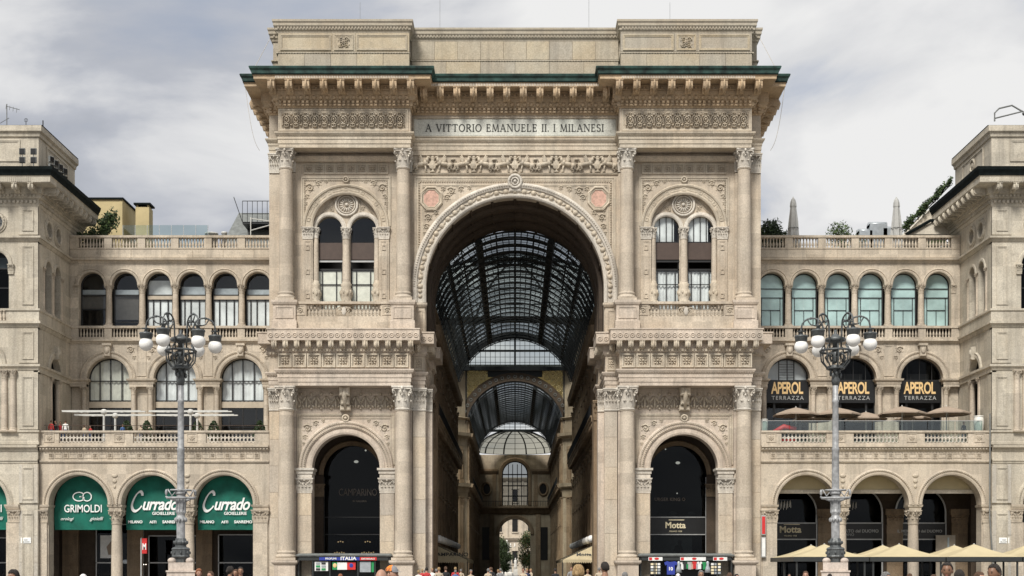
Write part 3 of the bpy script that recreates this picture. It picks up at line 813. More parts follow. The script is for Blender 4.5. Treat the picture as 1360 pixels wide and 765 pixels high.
for s in (-1, 1):
    for i in range(9): put('modillion', MOD['stone_cornice'], ARCH, (s * BC + (i - 4) * 1.405, -2.3, 41.06), scale=(0.55, 1.1, 0.84), world=True)
for i in range(12): put('modillion', MOD['stone_cornice'], ARCH, ((i - 5.5) * 1.36, -0.6, 41.06), scale=(0.55, 1.1, 0.84), world=True)
b = MB(); panel_frame(b, -0.4, 0.4, -0.21, 0.21, 0, 0.12, 0.1); b.smooth = True; b.ball((0, 0, 0), 0.14, 0.12, 0.12, 8, 5); COF = b.mesh('bracket_coffer', 'stone_cornice')
for x, y in [(s * BC + (i - 3.5) * 1.405, -2.3) for s in (-1, 1) for i in range(8)] + [((i - 5) * 1.36, -0.6) for i in range(11)]: put('bracket_coffer', COF, ARCH, (x, y, 40.77), world=True)
b = MB(); b.moulding(UP, [(-0.5, 41.44), (1.78, 41.42), (1.86, 41.5), (1.9, 41.72), (2.02, 41.84), (2.06, 41.98), (2.0, 42.04), (-0.5, 42.2)]); b.build('copper_gutter', 'copper_green', ARCH)
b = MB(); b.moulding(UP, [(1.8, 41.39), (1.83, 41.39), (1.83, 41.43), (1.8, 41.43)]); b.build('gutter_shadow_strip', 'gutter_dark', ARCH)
# frieze panels with knots
for s in (-1, 1):
    xa = s * BC
    b = MB(); panel_frame(b, xa - 5.3, xa + 5.3, 37.45, 39.22, -1.7, 0.2, 0.07); panel_frame(b, xa - 5.02, xa + 5.02, 37.72, 38.95, -1.7, 0.1, 0.05); b.build('frieze_frame', 'stone_relief', ARCH)
    for i in range(13): put('frieze_knot', KNOT, ARCH, (xa + (i - 6) * 0.77, -1.73, 38.33), scale=(0.92, 2.6, 1.2), world=True)
# inscription
INS = MB(); INS.bevbox(-8.4, 8.4, -0.08, 0.05, 37.55, 38.98, 0.05); ins = INS.build('inscription_slab', 'marble_inscription', ARCH)
b = MB(); panel_frame(b, -8.5, 8.5, 37.45, 39.1, 0.0, 0.1, 0.13); b.build('inscription_frame', 'stone_relief', ARCH)
def serif_text(txt, h, thick=0.17, thin=0.09):
    """roman capitals with serifs, drawn as flat bars; returns a mesh builder and the width"""
    b = MB(); x = 0.0
    def bar(p, q, w):
        d = Vector((q[0] - p[0], q[1] - p[1])); d.normalize(); n_ = Vector((-d.y, d.x)) * (w * h / 2)
        pts = [(p[0] * h + n_.x, p[1] * h + n_.y), (p[0] * h - n_.x, p[1] * h - n_.y), (q[0] * h - n_.x, q[1] * h - n_.y), (q[0] * h + n_.x, q[1] * h + n_.y)]
        b.poly([(x + a, c) for a, c in pts], -0.02, 0.0)
    def ser(cx, z): bar((cx - 0.16, z), (cx + 0.16, z), 0.07)
    def arc(cx, cz, rx, rz, a0, a1, k=12, wt=thick, wn=thin):
        for i in range(k):
            t0, t1 = R(a0 + (a1 - a0) * i / k), R(a0 + (a1 - a0) * (i + 1) / k)
            w = wn + (wt - wn) * abs(math.cos((t0 + t1) / 2))
            bar((cx + rx * math.cos(t0), cz + rz * math.sin(t0)), (cx + rx * math.cos(t1 + 0.04), cz + rz * math.sin(t1 + 0.04)), w)
    for ch in txt:
        w = 0.0
        if ch == ' ': w = 0.42
        elif ch == '.': bar((0.02, 0.08), (0.18, 0.08), 0.16); w = 0.2
        elif ch == 'I': bar((0.16, 0), (0.16, 1), thick); ser(0.16, 0.035); ser(0.16, 0.965); w = 0.32
        elif ch == 'A': bar((0.08, 0), (0.42, 1), thin); bar((0.42, 1), (0.8, 0), thick); bar((0.2, 0.36), (0.66, 0.36), thin); ser(0.1, 0.035); ser(0.78, 0.035); w = 0.9
        elif ch == 'V': bar((0.1, 1), (0.46, 0), thick); bar((0.46, 0), (0.8, 1), thin); ser(0.12, 0.965); ser(0.8, 0.965); w = 0.9
        elif ch == 'T': bar((0.42, 0), (0.42, 1), thick); bar((0.04, 0.95), (0.8, 0.95), thin); ser(0.42, 0.035); bar((0.05, 0.98), (0.05, 0.78), thin); bar((0.79, 0.98), (0.79, 0.78), thin); w = 0.84
        elif ch == 'O': arc(0.48, 0.5, 0.4, 0.47, 0, 360, 20); w = 0.96
        elif ch == 'R': bar((0.16, 0), (0.16, 1), thick); arc(0.38, 0.74, 0.26, 0.23, -90, 90, 8); bar((0.14, 0.96), (0.4, 0.96), thin); bar((0.16, 0.5), (0.4, 0.5), thin); bar((0.38, 0.5), (0.8, 0.0), thick); ser(0.16, 0.035); w = 0.82
        elif ch == 'E' or ch == 'L':
            bar((0.16, 0), (0.16, 1), thick); bar((0.04, 0.04), (0.64, 0.04), thin); bar((0.64, 0.02), (0.64, 0.24), thin)
            if ch == 'E': bar((0.04, 0.96), (0.6, 0.96), thin); bar((0.6, 0.98), (0.6, 0.76), thin); bar((0.16, 0.52), (0.48, 0.52), thin); bar((0.48, 0.42), (0.48, 0.62), thin)
            else: ser(0.16, 0.965)
            w = 0.72
        elif ch == 'M': bar((0.14, 0), (0.2, 1), thin); bar((0.2, 1), (0.56, 0.05), thick); bar((0.56, 0.05), (0.9, 1), thin); bar((0.9, 1), (0.98, 0), thick); ser(0.14, 0.035); ser(0.98, 0.035); w = 1.12
        elif ch == 'N': bar((0.14, 0), (0.14, 1), thin); bar((0.14, 1), (0.8, 0.02), thick); bar((0.8, 0), (0.8, 1), thin); ser(0.14, 0.035); ser(0.1, 0.965); ser(0.8, 0.965); w = 0.94
        elif ch == 'U': bar((0.14, 1), (0.14, 0.34), thick); arc(0.46, 0.36, 0.32, 0.33, 180, 360, 9); bar((0.78, 0.34), (0.78, 1), thin); ser(0.14, 0.965); ser(0.78, 0.965); w = 0.92
        elif ch == 'S': arc(0.32, 0.74, 0.24, 0.22, 20, 270, 9, thick, thin); arc(0.32, 0.26, 0.26, 0.24, 90, -160, 9, thick, thin); w = 0.64
        x += (w + 0.13) * h
    return b, x
sb, sw = serif_text('A VITTORIO EMANUELE II. I MILANESI', 0.62)
k = 14.85 / sw
put('inscription', sb.mesh('inscription', 'letter_dark'), ins, (-7.42, -0.085, 37.93), scale=(k, 1, 1.0), world=True)
# --- centre bay: griffin frieze, great arch
b = MB(); b.arch_panel(-8.55, 8.55, 21.2, 36.1, 0, 7.4, 25.1, 21.2, 0.0, 0.9, 48); b.build('great_arch_wall', 'stone_main', ARCH)
b = MB(); b.arch_panel(-8.55, 8.55, 21.2, 36.1, 0, 7.42, 25.1, 21.2, 0.9, 10.7, 48); b.build('barrel_vault', 'stone_shaded', ARCH)
b = MB(); b.moulding([(-8.5, 0), (8.5, 0)], [(-0.1, 34.35), (0.1, 34.37), (0.16, 34.5), (-0.1, 34.55)]); b.moulding([(-8.5, 0), (8.5, 0)], [(-0.1, 35.95), (0.14, 35.97), (0.14, 36.09), (-0.1, 36.1)]); b.build('griffin_frieze_border', 'stone_relief', ARCH)
for i in range(5):
    x = (i - 2) * 3.42
    put('urn_relief', URN, ARCH, (x, -0.05, 34.55), scale=(1.5, 1.2, 1.4), world=True)
    put('griffin_relief', GRIF, ARCH, (x - 0.98, -0.02, 34.56), scale=(1.3, 1.7, 1.32), world=True)
    put('griffin_relief', GRIF, ARCH, (x + 0.98, -0.02, 34.56), scale=(-1.3, 1.7, 1.32), world=True)
b = MB(); panel_frame(b, -8.35, 8.35, 26.2, 34.2, 0.0, 0.3, 0.09, False)
panel_frame(b, -7.75, 7.75, 28.3, 33.55, 0.0, 0.14, 0.06, False); b.build('spandrel_frame', 'stone_relief', ARCH)
# hide of the frame behind the arch ring is natural: ring stands proud
b = MB(); b.archivolt(0, 25.1, [(7.4, 0.3), (7.38, -0.12), (7.5, -0.2), (7.62, -0.2), (7.66, -0.1), (8.1, -0.1), (8.14, -0.24), (8.3, -0.3), (8.42, -0.32), (8.55, -0.22), (8.62, -0.05), (8.62, 0.02)], 72, zleg=23.75)
b.build('great_archivolt', 'stone_pale', ARCH)
b = MB(); b.smooth = True
nn = 64
for i in range(nn + 1):
    a = PI * i / nn
    x, z = 7.88 * math.cos(a), 25.1 + 7.88 * math.sin(a)
    if i % 2 == 0: b.ball((x, -0.12, z), 0.2, 0.14, 0.2, 8, 5); b.ring((x, -0.12, z), 0.2, 0.045, 10, 4)
    else: b.ball((x, -0.11, z), 0.24, 0.09, 0.1, 7, 4, Matrix.Rotation(-(a + PI / 2 + (0.6 if i % 4 == 1 else -0.6)), 3, 'Y'))
for s in (-1, 1):
    for k in range(2): b.ball((s * 7.88, -0.12, 24.7 - 0.42 * k), 0.18, 0.12, 0.16, 8, 5)
b.build('archivolt_carving', 'stone_relief', ARCH, 'stuff')
b = MB(); b.smooth = True; arch_beads(b, 0, 25.1, 8.34, -0.32, 0.07, 0.2); b.build('archivolt_beads', 'stone_pale', ARCH, 'stuff')
b = MB(); b.smooth = True; b.ring((0, -0.3, 33.75), 0.52, 0.12, 18, 6); b.ring((0, -0.32, 33.75), 0.3, 0.08, 14, 6); b.ball((0, -0.34, 33.75), 0.15, n=8, m=5); b.smooth = False; b.bevbox(-0.5, 0.5, -0.28, 0, 32.9, 33.8, 0.1); b.build('keystone', 'stone_pale', ARCH)
for s in (-1, 1):
    b = MB(); oc = [(s * 6.95 + 0.9 * math.cos(PI / 8 + i * PI / 4), 32.4 + 0.98 * math.sin(PI / 8 + i * PI / 4)) for i in range(8)]
    b.tube([(x, -0.06, z) for x, z in oc], 0.13, 5, True); b.tube([(s * 6.95 + (x - s * 6.95) * 0.8, -0.05, 32.4 + (z - 32.4) * 0.8) for x, z in oc], 0.06, 5, True)
    o = b.build('octagon_frame', 'stone_relief', ARCH)
    b = MB(); b.poly([(s * 6.95 + (x - s * 6.95) * 0.78, 32.4 + (z - 32.4) * 0.78) for x, z in oc], -0.05, 0.02); b.build('pink_medallion', 'medallion_pink', o)
    for (x, z, r_, d) in ((5.3, 33.05, 0.3, 1), (4.5, 33.2, 0.22, -1), (7.2, 30.85, 0.28, 1), (7.35, 30.1, 0.22, -1), (7.45, 29.5, 0.16, 1), (3.8, 33.3, 0.16, 1), (5.65, 32.5, 0.24, -1), (5.95, 33.2, 0.18, 1), (6.6, 31.25, 0.22, 1), (7.35, 31.45, 0.18, -1), (7.5, 33.2, 0.16, 1), (7.48, 29.05, 0.12, -1)):
        scroll(ARCH, s * x, z, r_, -0.04, d * s)
b = MB(); b.smooth = True; bead_line(b, [(-7.95, 26.3), (-7.95, 33.8), (7.95, 33.8), (7.95, 26.3)], -0.04, 0.07, 0.2); b.build('frame_beads', 'stone_relief', ARCH, 'stuff')
# underside ribs and coffers of the vault behind the great arch
b = MB()
for y in (2.6, 5.3, 8.0): b.archivolt(0, 25.1, [(7.4, y - 0.5), (7.1, y - 0.45), (7.1, y + 0.45), (7.4, y + 0.5)], 40, zleg=21.2)
for a in range(15, 180, 15):
    c_, s_ = math.cos(R(a)), math.sin(R(a))
    b.tube([(7.36 * c_, 0.4, 25.1 + 7.36 * s_), (7.36 * c_, 10.6, 25.1 + 7.36 * s_)], 0.12, 4)
b.build('vault_ribs', 'stone_shaded', ARCH)
# --- upper bay walls
for s in (-1, 1):
    xa = s * BC
    W = MB()
    x_in, x_out = sorted((s * 8.55, s * 20.4))
    W.arch_panel(x_in, x_out, 21.2, 36.1, xa, 2.78, 30.0, 23.2, 0.0, 0.45, 36)
    W.arch_panel(xa - 3.0, xa, 23.2, 33.1, xa - 1.42, 1.08, 29.95, 23.2, 0.45, 0.95, 24)
    W.arch_panel(xa, xa + 3.0, 23.2, 33.1, xa + 1.42, 1.08, 29.95, 23.2, 0.45, 0.95, 24)
    W.build('upper_wall', 'stone_main', ARCH)
    b = MB(); b.box(s * 20.4 - 0.02 if s < 0 else s * 20.4 - 0.3, s * 20.4 + 0.3 if s < 0 else s * 20.4 + 0.02, 0.45, 13.0, 12.0, 36.1)
    b.build('side_wall', 'stone_main', ARCH)
    b = MB(); b.archivolt(xa, 30.0, [(2.78, 0.1), (2.74, -0.05), (2.86, -0.12), (2.95, -0.12), (3.0, -0.04), (3.35, -0.04), (3.4, -0.14), (3.52, -0.18), (3.6, -0.1), (3.6, 0.02)], 40); b.build('window_archivolt', 'stone_relief', ARCH)
    b = MB()
    for a in (12, 38, 64, 90, 116, 142, 168):
        Mx = Matrix.Translation((xa, 0, 30.0)) @ Matrix.Rotation(-R(a), 4, 'Y'); b.M = Mx; panel_frame(b, 3.03, 3.32, -0.14, 0.14, -0.05, 0.07, 0.04)
    for a in (25, 51, 77, 103, 129, 155):
        Mx = Matrix.Translation((xa, 0, 30.0)) @ Matrix.Rotation(-R(a), 4, 'Y'); b.M = Mx; panel_frame(b, 3.06, 3.28, -0.42, 0.42, -0.045, 0.05, 0.025)
    b.build('archivolt_inlay', 'stone_relief', ARCH)
    for q in (-1, 1):
        b = MB(); b.archivolt(xa + q * 1.42, 29.95, [(1.08, 0.5), (1.06, 0.3), (1.16, 0.24), (1.3, 0.24), (1.34, 0.3), (1.42, 0.3), (1.42, 0.47)], 24); b.build('small_archivolt', 'stone_pale', ARCH)
    b = MB(); b.smooth = True
    b.ring((xa, 0.36, 32.0), 0.9, 0.1, 26, 6); b.ring((xa, 0.36, 32.0), 0.7, 0.05, 22, 5); b.ball((xa, 0.38, 32.0), 0.16, n=8, m=5)
    for i in range(16):
        a = 2 * PI * i / 16; b.ball((xa + 0.42 * math.cos(a), 0.42, 32.0 + 0.42 * math.sin(a)), 0.22, 0.09, 0.065, 7, 4, Matrix.Rotation(-a, 3, 'Y'))
    b.build('tympanum_rosette', 'stone_pale', ARCH)
    b = MB(); b.smooth = True
    for q in (-1, 1):
        b.tube([(xa + q * 1.1, 0.42, 32.5), (xa + q * 1.1, 0.42, 31.5), (xa + q * 2.25, 0.42, 31.1), (xa + q * 1.1, 0.42, 32.5)], 0.05, 5)
        for x, z, r_, y, d in ((1.35, 31.7, 0.17, 0.42, 1), (3.0, 33.3, 0.33, -0.02, 1), (2.3, 33.65, 0.24, -0.02, -1), (3.28, 32.55, 0.22, -0.02, -1), (1.65, 33.82, 0.16, -0.02, 1), (3.36, 32.0, 0.16, -0.02, 1)): scroll(ARCH, xa + q * x, z, r_, y, d * q)
    b.ring((xa, -0.14, 33.95), 0.22, 0.07, 12, 5); b.ball((xa, -0.15, 33.95), 0.1, n=7, m=4)
    b.build('tympanum_fillets', 'stone_relief', ARCH)
    b = MB(); b.smooth = True; bead_line(b, [(xa - 3.4, 30.1), (xa - 3.4, 33.9), (xa + 3.4, 33.9), (xa + 3.4, 30.1)], -0.03, 0.055, 0.15); b.build('frame_beads', 'stone_relief', ARCH, 'stuff')
    b = MB(); panel_frame(b, xa - 3.72, xa + 3.72, 30.0, 34.2, 0.0, 0.24, 0.1, False); b.build('window_frame_moulding', 'stone_relief', ARCH)
    for i in range(8): put('square_panel', SQP, ARCH, (xa + (i - 3.5) * 0.88, 0.0, 34.85), scale=(0.84, 1.7, 0.84), world=True)
    b = MB(); b.moulding([(xa - 4.3, 0), (xa + 4.3, 0)], [(-0.1, 35.35), (0.3, 35.4), (0.5, 35.65), (0.5, 35.8), (-0.1, 35.85)]); b.build('inner_cornice', 'stone_main', ARCH)
    # pilasters and colonnettes of the twin window
    for q in (-1, 1):
        xp = xa + q * 3.16
        b = MB(); b.box(xp - 0.42, xp + 0.42, -0.12, 0.02, 23.2, 29.0); panel_frame(b, xp - 0.3, xp + 0.3, 23.7, 28.85, -0.12, 0.1, 0.04)
        for z in (24.3, 26.3, 28.3): panel_frame(b, xp - 0.16, xp + 0.16, z - 0.2, z + 0.2, -0.12, 0.08, 0.06)
        o = b.build('pilaster', 'stone_main', ARCH); pilaster_cap(o, xp, -0.12, 29.0, 30.0, 0.84)
        o = column(ARCH, xa + q * 2.55, 0.25, 23.2, 30.0, 0.26, 'stone_column', cap_h=0.85, base_h=0.3, name='colonnette')
    column(ARCH, xa, 0.2, 23.2, 30.0, 0.33, 'stone_column', cap_h=0.95, base_h=0.35, name='colonnette')
    for xq in (xa - 2.55, xa, xa + 2.55):
        b = MB(); b.smooth = True
        r_ = 0.36 if xq != xa else 0.44
        b.lathe([(r_ * 1.15, 23.5), (r_ * 1.2, 23.8), (r_ * 0.9, 23.95), (r_ * 1.15, 24.3), (r_ * 1.2, 24.7), (r_ * 0.9, 25.1), (r_ * 1.08, 25.3), (r_ * 0.8, 25.45), (r_ * 0.76, 25.6)], 12, (xq, 0.22, 0))
        for k in range(10):
            a = 2 * PI * k / 10; b.ball((xq + r_ * 1.1 * math.cos(a), 0.22 + r_ * 1.1 * math.sin(a), 24.5 + 0.14 * (k % 2)), 0.1, 0.1, 0.2, 6, 4)
            b.ball((xq + r_ * 1.12 * math.cos(a), 0.22 + r_ * 1.12 * math.sin(a), 23.75 + 0.08 * (k % 2)), 0.09, 0.09, 0.12, 6, 4)
        b.build('colonnette_carving', 'stone_relief', ARCH)
    # windows
    for q in (-1, 1):
        xw = xa + q * 1.42
        fr = MB(); w = 1.1
        for x in (xw - w + 0.06, xw + w - 0.06): fr.box(x - 0.06, x + 0.06, 0.56, 0.66, 23.2, 30.4)
        fr.box(xw - w, xw + w, 0.56, 0.66, 26.55, 26.7)
        for x in ((xw - 0.62, xw + 0.55) if s < 0 else (xw - 0.75, xw, xw + 0.75)): fr.box(x - 0.035, x + 0.035, 0.57, 0.65, 23.2, 26.55)
        fr.box(xw - w, xw + w, 0.57, 0.65, 25.35, 25.42)
        if s > 0:
            for x in (xw - 0.55, xw, xw + 0.5): fr.box(x - 0.03, x + 0.03, 0.57, 0.65, 28.9, 31.2)
            fr.box(xw - w, xw + w, 0.57, 0.65, 28.88, 28.96)
        fo = fr.build('window', 'frame_dark', ARCH)
        b = MB(); b.box(xw - w, xw + w, 0.48, 0.56, 27.45, 28.85); b.build('panel', 'wood_panel', fo)
        b = MB(); b.box(xw - w, xw + w, 0.44, 0.55, 27.22, 27.36); b.build('sill', 'frame_alu' if s < 0 else 'frame_dark', fo)
        panes(fo, None, [xw - w] + ([xw - 0.62, xw + 0.55] if s < 0 else [xw - 0.75, xw, xw + 0.75]) + [xw + w], [23.2, 25.38, 26.6], 0.62, 'glass_window'); panes(fo, None, [xw - w, xw - 0.55, xw, xw + 0.5, xw + w] if s > 0 else [xw - w, xw + w], [28.85, 31.1], 0.62, 'glass_window')
        b = MB()
        if s < 0: b.box(xw - w, xw + w, 0.67, 0.69, 23.2, 26.5)
        else:
            b.smooth = True; pts = []
            for i in range(25): pts.append((xw - w + i * 2 * w / 24, 0.78 + 0.06 * math.sin(i * 1.9)))
            b.add([(x, y, z) for x, y in pts for z in (23.2, 26.5)], [(2 * i, 2 * i + 1, 2 * i + 3, 2 * i + 2) for i in range(24)])
        b.build('curtain', 'curtain' if s < 0 else 'curtain_white', fo)
        if s > 0:
            b = MB(); b.box(xw - w, xw + w * 0.6, 0.7, 0.72, 28.9, 31.0); b.build('blind', 'curtain_white', fo)
    b = MB(); b.box(xa - 4, xa + 4, 3.0, 3.05, 21.5, 34); b.box(xa - 4, xa - 3.95, 1.0, 3, 21.5, 34); b.box(xa + 3.95, xa + 4, 1.0, 3, 21.5, 34); b.box(xa - 4, xa + 4, 1.0, 3, 33.9, 34.0); b.box(xa - 4, xa + 4, 1.0, 3, 23.0, 23.1)
    b.build('room', 'interior_dark', ARCH)
    # balcony
    B = MB(); B.box(xa - 4.0, xa + 4.0, -1.5, -0.9, 21.2, 22.35); B.box(xa - 4.1, xa + 4.1, -1.6, -0.85, 23.35, 23.55)
    for x in (xa - 3.55, xa + 3.55):
        B.box(x - 0.5, x + 0.5, -1.5, -0.9, 22.35, 23.35); panel_frame(B, x - 0.4, x + 0.4, 22.45, 23.25, -1.5, 0.1, 0.05)
    bo = B.build('balcony', 'stone_main', ARCH)
    b = MB(); b.smooth = True
    for q in (-1, 1): scroll(bo, xa + q * 0.32, 22.85, 0.27, -1.35, q); scroll(bo, xa + q * 3.55, 22.85, 0.22, -1.52, q)
    b.ball((xa, -1.35, 22.8), 0.22, 0.12, 0.4, 8, 6); b.build('balcony_carving', 'stone_pale', bo)
    for q in (-1, 1):
        for i in range(8):
            put('baluster', BAL, bo, (xa + q * (0.75 + i * 0.3), -1.2, 22.35), scale=(0.9, 0.9, 1.0), world=True)
    b = MB(); b.smooth = True
    for q in (-1, 1):
        for i in range(7):
            for z in (22.6, 22.85, 23.1): b.ring((xa + q * (0.9 + i * 0.3), -1.2, z), 0.1, 0.03, 8, 4)
    b.build('balcony_tracery', 'stone_pale', bo, 'stuff')
    # upper columns on pedestals
    for xc in (s * 9.2, s * 18.85):
        column(ARCH, xc, -0.92, 23.65, 36.1, 0.585, 'stone_column', cap_h=1.55, base_h=0.75)
        b = MB(); b.moulding([(xc - 0.95, 0), (xc - 0.95, -1.75), (xc + 0.95, -1.75), (xc + 0.95, 0)], [(-0.5, 21.2), (0.06, 21.2), (0.06, 21.95), (-0.03, 22.0), (-0.03, 23.2), (0.06, 23.3), (0.12, 23.45), (0.12, 23.64), (-0.9, 23.66)])
        panel_frame(b, xc - 0.75, xc + 0.75, 22.15, 23.1, -1.72, 0.1, 0.05); b.build('pedestal', 'stone_lower', ARCH)
        # pilaster behind the column
        b = MB(); b.box(xc - 0.62, xc + 0.62, -0.18, 0.02, 21.2, 34.5); o = b.build('pilaster', 'stone_main', ARCH); pilaster_cap(o, xc, -0.18, 34.55, 36.1, 1.25)
    xc = s * 20.0
    pilaster_cap(ARCH, xc - s * 0.02, -0.02, 34.5, 36.1, 0.8)
    # inner pier beside the great arch
    xp = s * 7.98
    b = MB(); b.box(xp - 0.5, xp + 0.5, -0.12, 0.02, 21.2, 23.4); panel_frame(b, xp - 0.32, xp + 0.32, 21.5, 23.1, -0.12, 0.12, 0.06); b.moulding([(xp - 0.5, 0.1), (xp - 0.5, -0.12), (xp + 0.5, -0.12), (xp + 0.5, 0.1)], [(-0.05, 23.35), (0.1, 23.38), (0.2, 23.55), (0.2, 23.7), (-0.05, 23.75)]); b.build('impost_pier', 'stone_main', ARCH)
b = MB(); b.smooth = True
for q in (-1, 1):
    b.ball((q * 0.17, -0.04, 0.25), 0.32, 0.09, 0.12, 7, 4, Matrix.Rotation(-R(90 + q * 28), 3, 'Y')); b.ball((q * 0.24, -0.05, -0.35), 0.2, 0.08, 0.1, 7, 4, Matrix.Rotation(-R(90 - q * 35), 3, 'Y'))
    b.ball((q * 0.33, -0.03, 0.0), 0.22, 0.07, 0.08, 7, 4, Matrix.Rotation(-R(90 - q * 20), 3, 'Y'))
b.ball((0, -0.06, -0.1), 0.1, 0.1, 0.45, 7, 5); b.ball((0.41, -0.04, 0.65), 0.15, 0.09, 0.15, 7, 4); b.ball((0.41, -0.04, -0.55), 0.1, 0.07, 0.1, 6, 4); PALM = b.mesh('palmette', 'stone_relief')
# --- lower entablature
LO = both([(-20.4, 13.0), (-20.4, 0.0), (-19.32, 0.0), (-19.32, -1.7), (-8.55, -1.7), (-8.55, 0.0), (-7.5, 0.0), (-7.5, 2.2), (-7.75, 2.2), (-7.75, 7.6), (-7.4, 7.6), (-7.4, 10.7)])
HALF = [LO[:len(LO) // 2], LO[len(LO) // 2:]]
PA = [(-1.0, 16.65), (0, 16.65), (0, 16.95), (0.05, 16.95), (0.05, 17.3), (0.1, 17.3), (0.1, 17.62), (0.22, 17.72), (0.3, 17.88), (0.3, 17.98), (0.0, 18.02), (-1.0, 18.02)]
for h in HALF:
    b = MB(); b.moulding(h, PA); row_balls(b, h, 0.16, 17.67, 0.05, 0.05, 0.2); b.build('lower_architrave', 'stone_lower', ARCH)
    b = MB(); b.moulding(h, [(-1.0, 18.0), (0, 18.0), (0, 19.36), (-1.0, 19.36)]); b.build('lower_frieze', 'stone_main', ARCH)
    b = MB(); b.moulding(h, [(-1.0, 19.34), (0.06, 19.34), (0.16, 19.5), (0.2, 19.62), (0.2, 20.18), (0.7, 20.2), (0.8, 20.24), (0.8, 21.06), (0.86, 21.1), (0.86, 21.2), (-1.0, 21.21)]); b.build('lower_cornice', 'stone_lower', ARCH)
    b = MB(); row_boxes(b, h, 0.1, 0.26, 19.44, 19.62, 0.16, 0.27); b.build('dentil_row', 'stone_relief', ARCH, 'stuff')
    b = MB(); b.smooth = True
    for s_ in ((h[3], h[4]), (h[5], h[6])) if h is HALF[0] else ((h[-5], h[-4]), (h[-7], h[-6])):
        (ax, ay), (bx, by) = s_
        L_ = bx - ax + 1.5; kk = max(1, round(L_ / 0.49))
        for i in range(kk):
            x = ax - 0.75 + (i + 0.5) * L_ / kk
            b.ring((x, ay - 0.81, 20.64), 0.17, 0.05, 12, 5); b.ball((x, ay - 0.8, 20.64), 0.07, n=6, m=4)
    b.build('roundel_row', 'stone_lower', ARCH, 'stuff')
for s in (-1, 1):
    xa = s * BC
    for i in range(13): put('modillion', MOD['stone_relief'], ARCH, (xa + (i - 6) * 0.925, -1.9, 20.21), scale=(0.42, 0.58, 0.6), world=True)
    put('modillion', MOD['stone_relief'], ARCH, (s * 8.02, -0.2, 20.21), scale=(0.42, 0.58, 0.6), world=True)
    for i in range(4): put('modillion', MOD['stone_relief'], ARCH, (s * 7.3, 0.3 + i * 0.55, 20.21), (0, 0, -s * PI / 2), (0.3, 0.5, 0.5), world=True)
    for i in range(9): put('frieze_panel', SQP, ARCH, (xa + (i - 4) * 1.19, -1.7, 18.69), scale=(1.12, 2.2, 1.12), world=True)
    put('frieze_panel', SQP, ARCH, (s * 8.0, 0.0, 18.69), scale=(0.72, 1.2, 1.1), world=True)
    # ceiling of the column bay, corbel and carved band
    b = MB(); b.box(xa - 5.3, xa + 5.3, -1.0, 0.1, 16.66, 16.9); b.build('bay_soffit', 'stone_lower', ARCH); b = MB(); b.box(xa - 5.3, xa + 5.3, -1.0, 0.1, 36.11, 36.4); b.build('bay_soffit', 'stone_lower', ARCH)
    b = MB(); b.bevbox(xa - 0.42, xa + 0.42, -1.2, 0, 15.9, 16.64, 0.1); b.bevbox(xa - 0.36, xa + 0.36, -0.8, 0, 15.2, 15.9, 0.1); b.bevbox(xa - 0.44, xa + 0.44, -0.55, 0, 14.75, 15.2, 0.08)
    b.smooth = True; b.tube([(xa, -1.22, 16.5), (xa, -1.1, 15.9), (xa, -0.75, 15.5), (xa, -0.55, 14.9)], [0.1, 0.2, 0.18, 0.1], 7); b.build('corbel', 'stone_relief', ARCH)
    for i in range(11):
        if i != 5: put('palmette', PALM, ARCH, (xa - 4.1 + i * 0.82, 0, 15.5), scale=(1, 1.8, 1), world=True)
    # lower wall with its arch
    W = MB(); x_in, x_out = sorted((s * 8.55, s * 20.4)); W.arch_panel(x_in, x_out, 0, 16.65, xa, 2.82, 10.03, 0, 0.0, 1.3, 36, back=True); W.build('lower_wall', 'stone_lower', ARCH)
    b = MB(); panel_frame(b, xa - 4.05, xa + 4.05, 10.2, 14.55, 0.0, 0.22, 0.1, False); panel_frame(b, xa - 3.75, xa + 3.75, 10.3, 14.2, 0.0, 0.1, 0.05, False); b.build('arch_frame', 'stone_relief', ARCH)
    b = MB(); b.archivolt(xa, 10.03, [(2.82, 0.1), (2.8, -0.1), (2.95, -0.16), (3.22, -0.16), (3.25, -0.1), (3.34, -0.1), (3.36, -0.2), (3.56, -0.26), (3.6, -0.22), (3.78, -0.3), (3.9, -0.24), (3.94, 0.02)], 44); b.build('lower_archivolt', 'stone_lower', ARCH)
    b = MB(); b.smooth = True; arch_beads(b, xa, 10.03, 3.46, -0.25, 0.065, 0.17); arch_beads(b, xa, 10.03, 3.7, -0.28, 0.06, 0.15); b.build('archivolt_beads', 'stone_relief', ARCH, 'stuff')
    b = MB(); b.smooth = True; b.ring((xa, -0.26, 14.15), 0.26, 0.08, 14, 6); b.ball((xa, -0.28, 14.15), 0.14, n=8, m=5)
    b.build('arch_boss', 'stone_relief', ARCH)
    b = MB(); b.smooth = True; bead_line(b, [(xa - 3.9, 10.4), (xa - 3.9, 14.38), (xa + 3.9, 14.38), (xa + 3.9, 10.4)], -0.03, 0.055, 0.16); b.build('frame_beads', 'stone_relief', ARCH, 'stuff')
    for q in (-1, 1):
        for x, z, r_, d in ((3.2, 13.35, 0.32, 1), (3.4, 12.6, 0.2, -1), (2.5, 13.75, 0.22, -1), (1.9, 13.95, 0.14, 1), (3.5, 12.05, 0.13, 1)): scroll(ARCH, xa + q * x, z, r_, -0.02, d * q)
